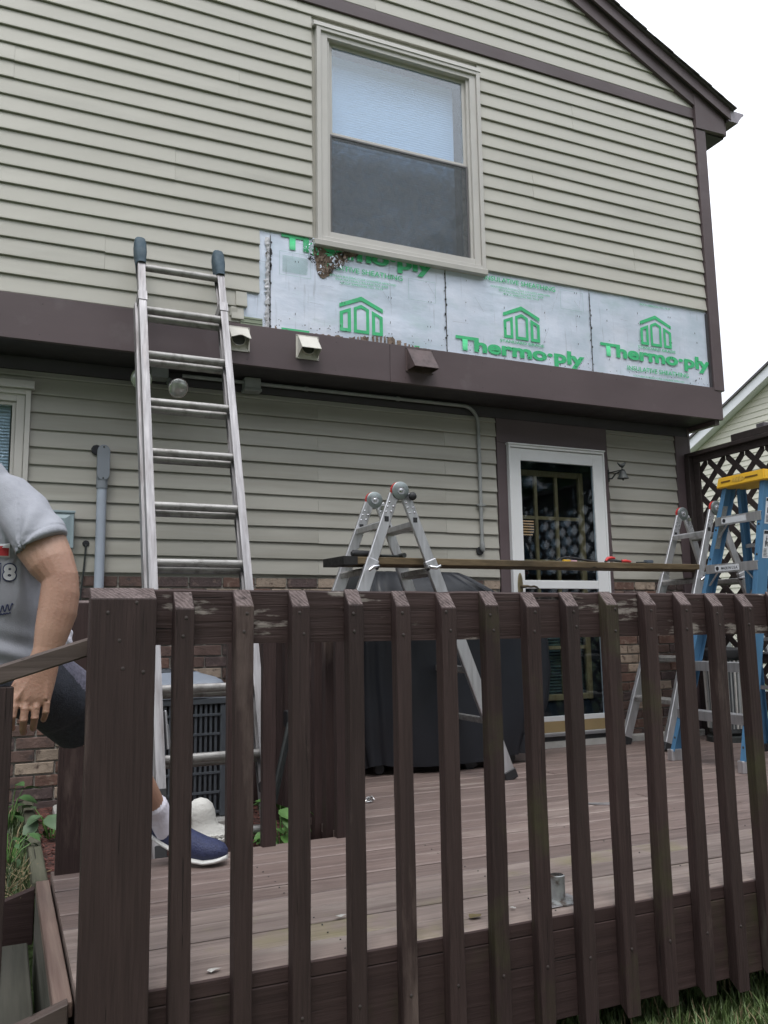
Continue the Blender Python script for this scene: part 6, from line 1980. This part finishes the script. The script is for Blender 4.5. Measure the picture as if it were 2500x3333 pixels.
# shirt
mb = MB()
mb.loft([((-0.065, 2.885, 0.775), (0.168, 0, 0), (0, 0.118, 0)), ((-0.063, 2.885, 0.80), (0.170, 0, 0), (0, 0.120, 0)), ((-0.063, 2.88, 0.86), (0.168, 0, 0), (0, 0.117, 0)), ((-0.063, 2.87, 0.95), (0.172, 0, 0), (0, 0.120, 0)), ((-0.064, 2.86, 1.06), (0.176, 0, 0), (0, 0.124, 0)), ((-0.07, 2.85, 1.16), (0.176, 0, 0), (0, 0.122, 0)), ((-0.075, 2.845, 1.25), (0.165, 0, 0), (0, 0.110, 0)), ((-0.085, 2.84, 1.32), (0.135, 0, 0), (0, 0.092, 0)), ((-0.09, 2.84, 1.375), (0.088, 0, 0), (0, 0.076, 0)), ((-0.093, 2.838, 1.405), (0.066, 0, 0), (0, 0.066, 0))], 32)
def sleeve(pts):
    P = [Vector(p[0]) for p in pts]
    secs = []
    for i, (p, a, b) in enumerate(pts):
        t = (P[min(i + 1, len(P) - 1)] - P[max(i - 1, 0)]).normalized()
        if i == len(pts) - 1:
            t = Vector((0.42, -0.32, -0.85)).normalized() if P[0].x > -0.1 else t
        ax = (Vector((1, 0, 0)) - t * t.x).normalized()
        secs.append((P[i], ax * a, t.cross(ax) * b))
    mb.loft(secs, 24)
sleeve([((-0.05, 2.835, 1.30), 0.085, 0.083), ((0.00, 2.815, 1.285), 0.086, 0.083), ((0.045, 2.775, 1.24), 0.083, 0.080), ((0.078, 2.722, 1.185), 0.080, 0.076), ((0.098, 2.690, 1.142), 0.079, 0.074)])
sleeve([((-0.13, 2.84, 1.30), 0.085, 0.083), ((-0.20, 2.84, 1.26), 0.084, 0.080), ((-0.27, 2.84, 1.16), 0.078, 0.074), ((-0.295, 2.84, 1.11), 0.078, 0.074)])
arm_pit = Vector((0.035, 2.74, 1.13))
def shirt_disp(co, n_):
    d = co - arm_pit
    r_ = d.length
    a = math.atan2(d.z, d.x)
    f = 0.006 * math.cos(9 * a + 6 * r_) * math.exp(-((r_ - 0.10) / 0.07) ** 2) * (1 if d.x > -0.01 else 0.15)
    wz = math.exp(-((co.z - 0.835) / 0.055) ** 2)
    f += 0.0075 * wz * math.sin(85 * co.z + 9 * co.x + 1.5 * math.sin(14 * co.x)) * (0.5 + 0.5 * math.sin(11 * co.x + 2))
    f += 0.0035 * math.sin(16 * co.x + 13 * co.z) * math.sin(21 * co.z - 6 * co.x) 
    f += 0.004 * math.exp(-((co.z - 1.0) / 0.12) ** 2) * math.sin(34 * (co.z + 0.5 * co.x))
    # hem stitching of the sleeve
    q = (co - Vector((0.098, 2.690, 1.142))).dot(Vector((0.42, -0.32, -0.85)).normalized())
    if abs(q + 0.022) < 0.004 and co.x > 0:
        f -= 0.002
    return f
shirt = fuse(mb, 'shirt', [M_shirt], 0.0055, per, 3, shirt_disp)
# shorts
mb = MB()
mb.loft([((-0.063, 2.885, 0.83), (0.160, 0, 0), (0, 0.112, 0)), ((-0.063, 2.89, 0.76), (0.170, 0, 0), (0, 0.120, 0)), ((-0.063, 2.895, 0.69), (0.172, 0, 0), (0, 0.122, 0)), ((-0.063, 2.9, 0.645), (0.13, 0, 0), (0, 0.10, 0))], 32)
limb(mb, [((0.04, 2.88, 0.75), 0.11, 0.115), ((0.14, 2.95, 0.705), 0.116, 0.112), ((0.19, 2.99, 0.665), 0.112, 0.108)], (0.6, -0.3, 0.7), 28)
mb.loft([((0.19, 2.99, 0.665), Vector((0.6, -0.1, 0.8)).normalized() * 0.114, Vector((0.55, -0.75, -0.35)).normalized() * 0.102), ((0.262, 3.06, 0.600), Vector((0.62, -0.1, 0.78)).normalized() * 0.118, Vector((0.55, -0.75, -0.35)).normalized() * 0.104)], 28)
limb(mb, [((-0.16, 2.90, 0.74), 0.10, 0.11), ((-0.195, 2.85, 0.58), 0.105, 0.105), ((-0.215, 2.81, 0.45), 0.106, 0.106)], (1, 0, 0), 28)
fuse(mb, 'shorts', [M_shorts, M_heather], 0.0065, per, 4,
     lambda co, n_: 0.005 * math.sin(30 * co.x + 22 * co.z + 8 * co.y) * math.sin(17 * co.z - 9 * co.x),
     lambda c: 1 if (c.x - 0.185 > (0.775 - c.z) * 0.84 and c.x > 0.1) else 0)
sm_ = MB()
for cx_, cz_, r_ in ((0.252, 0.672, 0.011), (0.262, 0.655, 0.008)):
    pts = [(cx_ + r_ * math.cos(a) * 0.7, 2.935, cz_ + r_ * math.sin(a)) for a in [6.283 * k / 12 for k in range(13)]]
    sm_.tube(pts, 0.0018, 5, cap=False)
sm_.obj('shorts_badge', pmat('badge_grey', (0.25, 0.25, 0.28), 0.8, 0.1, 20), per)
# sock and shoe on the deck
mb = MB()
limb(mb, [((0.556, 3.396, 0.234), 0.046, 0.047), ((0.564, 3.404, 0.22), 0.045, 0.046), ((0.575, 3.415, 0.20), 0.043, 0.044), ((0.597, 3.44, 0.15), 0.044, 0.046), ((0.61, 3.447, 0.12), 0.042, 0.042)])
fuse(mb, 'sock', [M_sock], 0.004, per, 2, lambda co, n_: 0.0013 * math.sin(70 * math.atan2(co.y - 3.41, co.x - 0.57) / 2) * (1 if co.z > 0.15 else 0))
def shoe(P0, d, lift, nm):
    """P0 = point under the heel; d = unit heading; lift = heel height"""
    d = Vector(d).normalized(); s_ = Vector((-d.y, d.x, 0))
    L = 0.295
    def base(t):
        return P0 + d * (L * t) + Vector((0, 0, lift * max(0, 1 - t / 0.62) ** 1.15 + 0.012 * max(0, t - 0.8) / 0.2))
    wid = [(0.0, 0.020), (0.04, 0.036), (0.15, 0.044), (0.35, 0.046), (0.55, 0.056), (0.72, 0.060), (0.86, 0.054), (0.95, 0.038), (1.0, 0.014)]
    hgt = [(0.0, 0.050), (0.04, 0.080), (0.15, 0.092), (0.35, 0.104), (0.55, 0.098), (0.72, 0.082), (0.86, 0.066), (0.95, 0.048), (1.0, 0.026)]
    mb = MB(); ms = MB()
    secs, ss = [], []
    for (t, w_), (_, h_) in zip(wid, hgt):
        b = base(t)
        secs.append((b + Vector((0, 0, 0.016 + h_ * 0.42)), s_ * w_, Vector((0, 0, h_ * 0.58))))
        ss.append((b + Vector((0, 0, 0.013)), s_ * (w_ + 0.005), Vector((0, 0, 0.0135))))
    mb.loft(secs, 22); ms.loft(ss, 16)
    so = fuse(mb, nm, [M_navy], 0.004, per, 3)
    fuse(ms, 'sole', [M_sole], 0.0035, so, 1)
    return so
shoe(Vector((0.560, 3.478, 0.004)), (0.894, -0.447, 0), 0.095, 'shoe')
shoe(Vector((-0.255, 2.90, -0.200)), (0.08, -1, 0), 0.0, 'shoe')
mb = MB()
limb(mb, [((-0.246, 2.835, -0.03), 0.044, 0.045), ((-0.25, 2.85, -0.10), 0.043, 0.043), ((-0.25, 2.855, -0.14), 0.043, 0.044)])
fuse(mb, 'sock', [M_sock], 0.006, per, 2)
# little mark on the sock
mb = MB()
mk = [(0.525, 0.212), (0.535, 0.206), (0.550, 0.211), (0.561, 0.219), (0.556, 0.208), (0.545, 0.200), (0.532, 0.200)]
mb.add([(x_, 3.366, z_) for x_, z_ in mk], [tuple(range(len(mk)))])
# prints on the shirt follow the cloth
def project_print(nm, me, X0, X1, Z0, Z1, mat, off, ref_target):
    xs_ = [v.co.x for v in me.vertices]; ys_ = [v.co.y for v in me.vertices]
    a0, a1, b0, b1 = min(xs_), max(xs_), min(ys_), max(ys_)
    o_ = ORG[ref_target.name]
    bv = BVHTree.FromPolygons([v.co + o_ for v in ref_target.data.vertices], [tuple(p.vertices) for p in ref_target.data.polygons])
    bm = bmesh.new(); bm.from_mesh(me)
    bmesh.ops.triangulate(bm, faces=bm.faces)
    bmesh.ops.subdivide_edges(bm, edges=bm.edges, cuts=2)
    for v in bm.verts:
        X = X0 + (v.co.x - a0) / (a1 - a0) * (X1 - X0); Z = Z0 + (v.co.y - b0) / (b1 - b0) * (Z1 - Z0)
        hit = bv.ray_cast(Vector((X, 2.3, Z)), Vector((0, 1, 0)))
        y_ = hit[0].y if hit[0] is not None else 2.75
        v.co = Vector((X, y_ - off, Z))
    bm.to_mesh(me); bm.free()
    me.materials.clear(); me.materials.append(mat)
    for v in me.vertices:
        v.co = v.co - ORG[per.name]
    ob = bpy.data.objects.new(nm, me)
    link(ob, shirt, ORG[per.name])
    return ob
project_print('print', text_mesh('L', 0.09), -0.062, 0.010, 1.108, 1.235, M_printwhite, 0.002, shirt)
project_print('print', text_mesh('L', 0.05), -0.059, 0.007, 1.112, 1.231, M_printred, 0.004, shirt)
project_print('print', text_mesh('18', 0.09), -0.030, 0.032, 1.036, 1.092, M_printnavy, 0.002, shirt)
project_print('print', text_mesh('18', 0.045), -0.027, 0.029, 1.040, 1.088, M_printwhite, 0.004, shirt)
# signature scrawl
rsg = random.Random(1)
o_ = ORG[shirt.name]
bv = BVHTree.FromPolygons([v.co + o_ for v in shirt.data.vertices], [tuple(p.vertices) for p in shirt.data.polygons])
def scrawl(fn, n):
    pts = []
    for i in range(n):
        X, Z = fn(i / (n - 1))
        h_ = bv.ray_cast(Vector((X, 2.3, Z)), Vector((0, 1, 0)))
        pts.append((X, (h_[0].y if h_[0] else 2.75) - 0.001, Z))
    return MB().tube(pts, 0.0016, 5)
scrawl(lambda f: (-0.045 + 0.07 * f, 0.945 + 0.018 * f + 0.010 * math.sin(34 * f)), 60).obj('signature_print', M_printnavy, shirt, org=tuple(ORG[per.name]))
scrawl(lambda f: (-0.055 + 0.075 * f, 0.932 + 0.012 * f + 0.002 * math.sin(60 * f)), 40).obj('signature_print', M_printnavy, shirt, org=tuple(ORG[per.name]))
# white rag at the waistband
mb = MB()
limb(mb, [((0.150, 2.86, 0.80), 0.012, 0.010), ((0.172, 2.865, 0.835), 0.014, 0.012), ((0.190, 2.87, 0.862), 0.017, 0.014), ((0.192, 2.872, 0.885), 0.012, 0.012)])
rag = fuse(mb, 'rag', [M_sock], 0.004, per, 1, lambda co, n_: 0.003 * math.sin(160 * co.x + 120 * co.z))

# =================================================================== neighbouring house
nh = thing('neighbour_house', 'pale sided neighbouring house with white rake trim beyond the lattice', 'house', (13.9, 9.0, -0.3))
NXW = 13.85
NRY, NRZ, NSL = 7.6, 7.72, 0.47
def nroof(y):
    return NRZ - abs(y - NRY) * NSL
MB().add([(NXW + 0.02, 1.6, -0.4), (NXW + 0.02, 14.9, -0.4), (NXW + 0.02, 14.9, nroof(14.9)), (NXW + 0.02, NRY, NRZ), (NXW + 0.02, 1.6, nroof(1.6)),
          (NXW + 8, 1.6, -0.4), (NXW + 8, 14.9, -0.4), (NXW + 8, 14.9, nroof(14.9)), (NXW + 8, NRY, NRZ), (NXW + 8, 1.6, nroof(1.6))],
         [(0, 1, 2, 3, 4), (5, 9, 8, 7, 6), (0, 5, 6, 1), (1, 6, 7, 2), (4, 9, 5, 0)]).obj('wall', M_nsiding, nh)
z = -0.35
EN = 0.118
while z < NRZ - 0.15:
    def yspan(zz):
        if zz <= nroof(14.9):
            return 1.6, 14.9
        h_ = (NRZ - zz) / NSL
        return NRY - h_, NRY + h_
    a0, b0 = yspan(z); a1, b1 = yspan(min(z + EN, NRZ - 0.02))
    pr = [(0.01, 0.0), (-0.014, 0.0), (-0.016, 0.005), (-0.002, EN)]
    vs = [(NXW + dx, a0 + (a1 - a0) * dz / EN, z + dz) for dx, dz in pr] + [(NXW + dx, b0 + (b1 - b0) * dz / EN, z + dz) for dx, dz in pr]
    MB().add(vs, [(0, 1, 5, 4), (1, 2, 6, 5), (2, 3, 7, 6), (0, 4, 7, 3), (0, 3, 2, 1), (4, 5, 6, 7)]).obj('siding_course', M_nsiding, nh, org=(NXW, (a0 + b0) / 2, z))
    z += EN
for s in (-1, 1):
    def yy(t): return NRY + s * t
    L = 7.6
    def rb_(nm, mat, lo, hi, x0, x1):
        MB().hexa([(x0, yy(0), NRZ + lo), (x1, yy(0), NRZ + lo), (x1, yy(L), NRZ - L * NSL + lo), (x0, yy(L), NRZ - L * NSL + lo),
                   (x0, yy(0), NRZ + hi), (x1, yy(0), NRZ + hi), (x1, yy(L), NRZ - L * NSL + hi), (x0, yy(L), NRZ - L * NSL + hi)]).obj(nm, mat, nh)
    rb_('rake_board', M_nwhite, -0.05, 0.16, NXW - 0.22, NXW - 0.02)
    rb_('roof', M_shingle, 0.161, 0.21, NXW - 0.26, NXW + 8.3)

# chain link beyond the lattice
cl = thing('chain_link_fence', 'thin grey chain link fence seen through the lattice', 'fence', (6.6, 3.5, -0.3))
mb = MB()
FX = 6.6
for k in range(-24, 90):
    for sg in (1, -1):
        y0 = 1.0 + k * 0.075
        ya, yb = y0, y0 + sg * 1.25
        z0, z1 = -0.3, 0.95
        if max(ya, yb) > 7.5 or min(ya, yb) < 0.5:
            continue
        mb.tube([(FX + 0.002 * sg, ya, z0), (FX + 0.002 * sg, yb, z1)], 0.0022, 3)
wm = mb.obj('wire_mesh', M_iron, cl)
wm['kind'] = 'stuff'
MB().tube([(FX, 0.5, 0.96), (FX, 7.5, 0.96)], 0.018, 8).obj('top_rail', M_alu, cl)
for yy_ in (0.5, 3.0, 5.5, 7.5):
    MB().tube([(FX, yy_, -0.4), (FX, yy_, 1.0)], 0.025, 8).obj('post', M_alu, cl)

# =================================================================== planting
def leaf_pts(base, dirv, upv, L, W, fold=0.25):
    """pointed leaf: 6 quads-ish as a small fan"""
    d, u = Vector(dirv).normalized(), Vector(upv)
    s = d.cross(u).normalized(); u = s.cross(d).normalized()
    prof = [(0, 0.05), (0.25, 0.8), (0.5, 1.0), (0.75, 0.7), (1.0, 0.02)]
    vs = []
    for t, w_ in prof:
        c = Vector(base) + d * L * t - u * (L * 0.25 * t * t)
        vs += [c - s * W * w_ * 0.5 + u * W * fold * w_ * 0.5, c, c + s * W * w_ * 0.5 + u * W * fold * w_ * 0.5]
    fs = []
    for i in range(4):
        fs += [(3 * i, 3 * i + 1, 3 * i + 4, 3 * i + 3), (3 * i + 1, 3 * i + 2, 3 * i + 5, 3 * i + 4)]
    return vs, fs
rp_ = random.Random(21)
leaf_me = None
def leafy(name, label, base, n, hgt, spread, L, mat, group=None):
    t = thing(name, label, 'plant', base, group)
    B = Vector(base)
    vs, fs = leaf_pts((0, 0, 0), (1, 0, 0), (0, 0, 1), L, L * 0.7)
    me = MB().add(vs, fs).mesh('leaf', mat, smooth=True)
    for i in range(n):
        a = rp_.uniform(0, 6.283); r_ = spread * math.sqrt(rp_.random()); z_ = hgt * rp_.uniform(0.25, 1.0)
        tip = B + Vector((math.cos(a) * r_, math.sin(a) * r_, z_))
        MB().tube([B + Vector((math.cos(a) * r_ * 0.2, math.sin(a) * r_ * 0.2, 0)), B + Vector((math.cos(a) * r_ * 0.6, math.sin(a) * r_ * 0.6, z_ * 0.7)), tip], [0.0025, 0.002, 0.0015], 4).obj('stem', M_leaf, t)
        o = inst('leaf', me, t, tip, (rp_.uniform(-0.4, 0.4), rp_.uniform(-0.2, 0.7), a + rp_.uniform(-0.9, 0.9)))
        s_ = rp_.uniform(0.7, 1.25)
        o.scale = (s_, s_, s_)
    return t
M_leafdark2 = leaf_mat('leaf_shaded', (0.05, 0.11, 0.035))
leafy('leafy_plant', 'bright green leafy plant at the deck edge between two balusters', (1.18, 3.80, -0.10), 34, 0.22, 0.11, 0.075, M_leaf)
leafy('broadleaf_weed', 'broad leaved green weed by the brick wall left of the timber edging', (0.075, 4.95, -0.10), 12, 0.24, 0.08, 0.09, M_leafdark2)
leafy('low_weed', 'low dusty green weed in the mulch right of the timber edging', (0.26, 4.6, -0.10), 14, 0.14, 0.10, 0.09, leaf_mat('leaf_dusty', (0.07, 0.12, 0.06)))
leafy('spreading_weed', 'small spreading weed beside the timber edging near the stair', (0.06, 4.2, -0.10), 22, 0.12, 0.12, 0.05, M_leafdark2)
leafy('tall_weed', 'tall yellow green weed growing beyond the lattice', (5.95, 4.25, -0.25), 30, 0.55, 0.25, 0.14, leaf_mat('leaf_lime', (0.18, 0.28, 0.05)))
te = MB().box(0.145, 0.20, 3.62, 5.40, -0.14, -0.045).obj('garden_timber', M_timber, None, 0.006)
tag(te, 'weathered timber edging running from the stair to the brick wall', 'timber')
# mulch bed
mb = MB()
nx, ny = 40, 60
vs = [(0.20 + (1.37 - 0.20) * i / nx, YN + 0.0 + (5.44 - YN) * j / ny, -0.104 + rp_.uniform(-0.006, 0.008)) for j in range(ny + 1) for i in range(nx + 1)]
fs = [(j * (nx + 1) + i, j * (nx + 1) + i + 1, (j + 1) * (nx + 1) + i + 1, (j + 1) * (nx + 1) + i) for j in range(ny) for i in range(nx)]
mb.add(vs, fs)
o = mb.obj('mulch_bed', M_mulch)
o['kind'] = 'structure'
mb = MB()
for _ in range(900):
    x_, y_ = rp_.uniform(0.205, 1.36), rp_.uniform(YN + 0.02, 5.4)
    a = rp_.uniform(0, 6.283); L = rp_.uniform(0.015, 0.05)
    d_ = Vector((math.cos(a), math.sin(a), rp_.uniform(-0.2, 0.3)))
    c = Vector((x_, y_, -0.094))
    mb.beam(c - d_ * L / 2, c + d_ * L / 2, rp_.uniform(0.004, 0.010), 0.004, side=(-d_.y, d_.x, 0.2))
o = mb.obj('mulch_chips', M_chip)
o['kind'] = 'stuff'
o['label'] = 'red brown bark mulch chips in the bed'
# grass
def blades(name, n, region, hmin, hmax, mats, seed, label):
    rg = random.Random(seed)
    mb = MB()
    for _ in range(n):
        x_, y_ = region(rg)
        z_ = gz(x_, y_) - 0.005
        a = rg.uniform(0, 6.283); h_ = rg.uniform(hmin, hmax) * (0.6 + 0.6 * rg.random()); w_ = rg.uniform(0.002, 0.0042)
        bend = rg.uniform(0.1, 0.8) * h_
        dx, dy = math.cos(a), math.sin(a)
        px, py = -dy * w_, dx * w_
        mi = 0 if rg.random() < 0.9 else 1
        mb.add([(x_ - px, y_ - py, z_), (x_ + px, y_ + py, z_), (x_ + dx * bend * 0.35 + px * 0.7, y_ + dy * bend * 0.35 + py * 0.7, z_ + h_ * 0.6), (x_ + dx * bend * 0.35 - px * 0.7, y_ + dy * bend * 0.35 - py * 0.7, z_ + h_ * 0.6), (x_ + dx * bend, y_ + dy * bend, z_ + h_)],
               [(0, 1, 2, 3), (3, 2, 4)], mi)
    o = mb.obj(name, mats)
    o['kind'] = 'stuff'
    o['label'] = label
    return o
blades('grass', 60000, lambda r_: (r_.uniform(1.2, 4.6), r_.uniform(1.0, 2.75)), 0.03, 0.09, [M_grass, M_dry], 3, 'uncut grass along the front of the deck')
blades('weedy_grass', 2600, lambda r_: (r_.uniform(-0.5, 0.14), r_.uniform(3.62, 5.35)), 0.03, 0.10, [leaf_mat('shaded_grass', (0.045, 0.07, 0.024)), M_dry], 4, 'weedy grass between the stair and the house')
# dry twigs by the stair
mb = MB()
for _ in range(60):
    x_, y_ = rp_.uniform(0.02, 0.145), rp_.uniform(3.62, 4.1)
    a = rp_.uniform(0, 6.283); L = rp_.uniform(0.03, 0.10)
    mb.tube([(x_, y_, -0.10), (x_ + math.cos(a) * L, y_ + math.sin(a) * L, -0.10 + rp_.uniform(0.01, 0.07))], 0.0016, 4)
o = mb.obj('dry_twigs', M_dry)
o['kind'] = 'stuff'
o['label'] = 'dry twigs and stems at the foot of the edging'

# =================================================================== trees across the yard (they show in the glass; row enlarged to block low sky light)
def tree_mesh(seed, n, R_, H_, mat):
    rg = random.Random(seed)
    mb = MB()
    lumps = [(Vector((rg.uniform(-R_, R_) * 0.6, rg.uniform(-R_, R_) * 0.6, rg.uniform(-0.4, 0.5) * H_)), rg.uniform(0.35, 0.6) * R_) for _ in range(12)]
    for _ in range(n):
        c, r_ = rg.choice(lumps)
        v = Vector((rg.gauss(0, 1), rg.gauss(0, 1), rg.gauss(0, 1))).normalized() * r_ * rg.uniform(0.55, 1.05)
        p = c + v
        a = Vector((rg.gauss(0, 1), rg.gauss(0, 1), rg.gauss(0, 1))).normalized()
        b = a.cross(Vector((rg.gauss(0, 1), rg.gauss(0, 1), rg.gauss(0, 1)))).normalized()
        s_ = rg.uniform(0.12, 0.26)
        mb.add([p - a * s_, p - b * s_ * 0.5, p + a * s_, p + b * s_ * 0.5], [(0, 1, 2, 3)])
    return mb.mesh('crown', mat)
crowns = [tree_mesh(1, 5000, 2.6, 4.6, M_leafdark), tree_mesh(2, 5000, 2.9, 4.2, leaf_mat('leaf_mid', (0.045, 0.085, 0.025)))]
trunk_me = MB().tube([(0, 0, 0), (0.1, 0.05, 2.0), (0, 0.1, 4.2), (0.1, 0, 6.0)], [0.24, 0.19, 0.14, 0.05], 10).tube([(0.05, 0.05, 3.0), (1.0, 0.4, 4.8)], [0.09, 0.03], 6).tube([(0.05, 0.05, 2.8), (-0.9, -0.6, 4.7)], [0.09, 0.03], 6).mesh('trunk', M_bark, smooth=True)
for i, (x_, y_, s_, lb) in enumerate(((-16, -4, 1.1, 'dark tree at the left end of the row across the yard'), (-12, -10, 1.0, 'second dark tree from the left in the row across the yard'), (-7, -13, 1.15, 'third dark tree from the left in the row across the yard'), (-2, -14, 1.0, 'fourth dark tree from the left in the row across the yard'), (3, -14, 1.15, 'middle dark tree in the row across the yard'), (8, -13, 1.05, 'fourth dark tree from the right in the row across the yard'), (13, -11.5, 1.1, 'third dark tree from the right in the row across the yard'), (18, -8, 1.2, 'second dark tree from the right in the row across the yard'), (21, -2.5, 1.1, 'dark tree at the right end of the row across the yard'))):
    t = thing('yard_tree', lb, 'tree', (x_, y_, -0.75), 'trees across the yard')
    s_ *= 1.42
    k1 = inst('trunk', trunk_me, t, (x_, y_, -0.75)); k1.scale = (s_, s_, s_)
    k2 = inst('crown', crowns[i % 2], t, (x_, y_, -0.75 + 5.4 * s_)); k2.scale = (s_, s_, s_); k2.rotation_euler = (0, 0, i * 1.3)
bpy.context.view_layer.update()
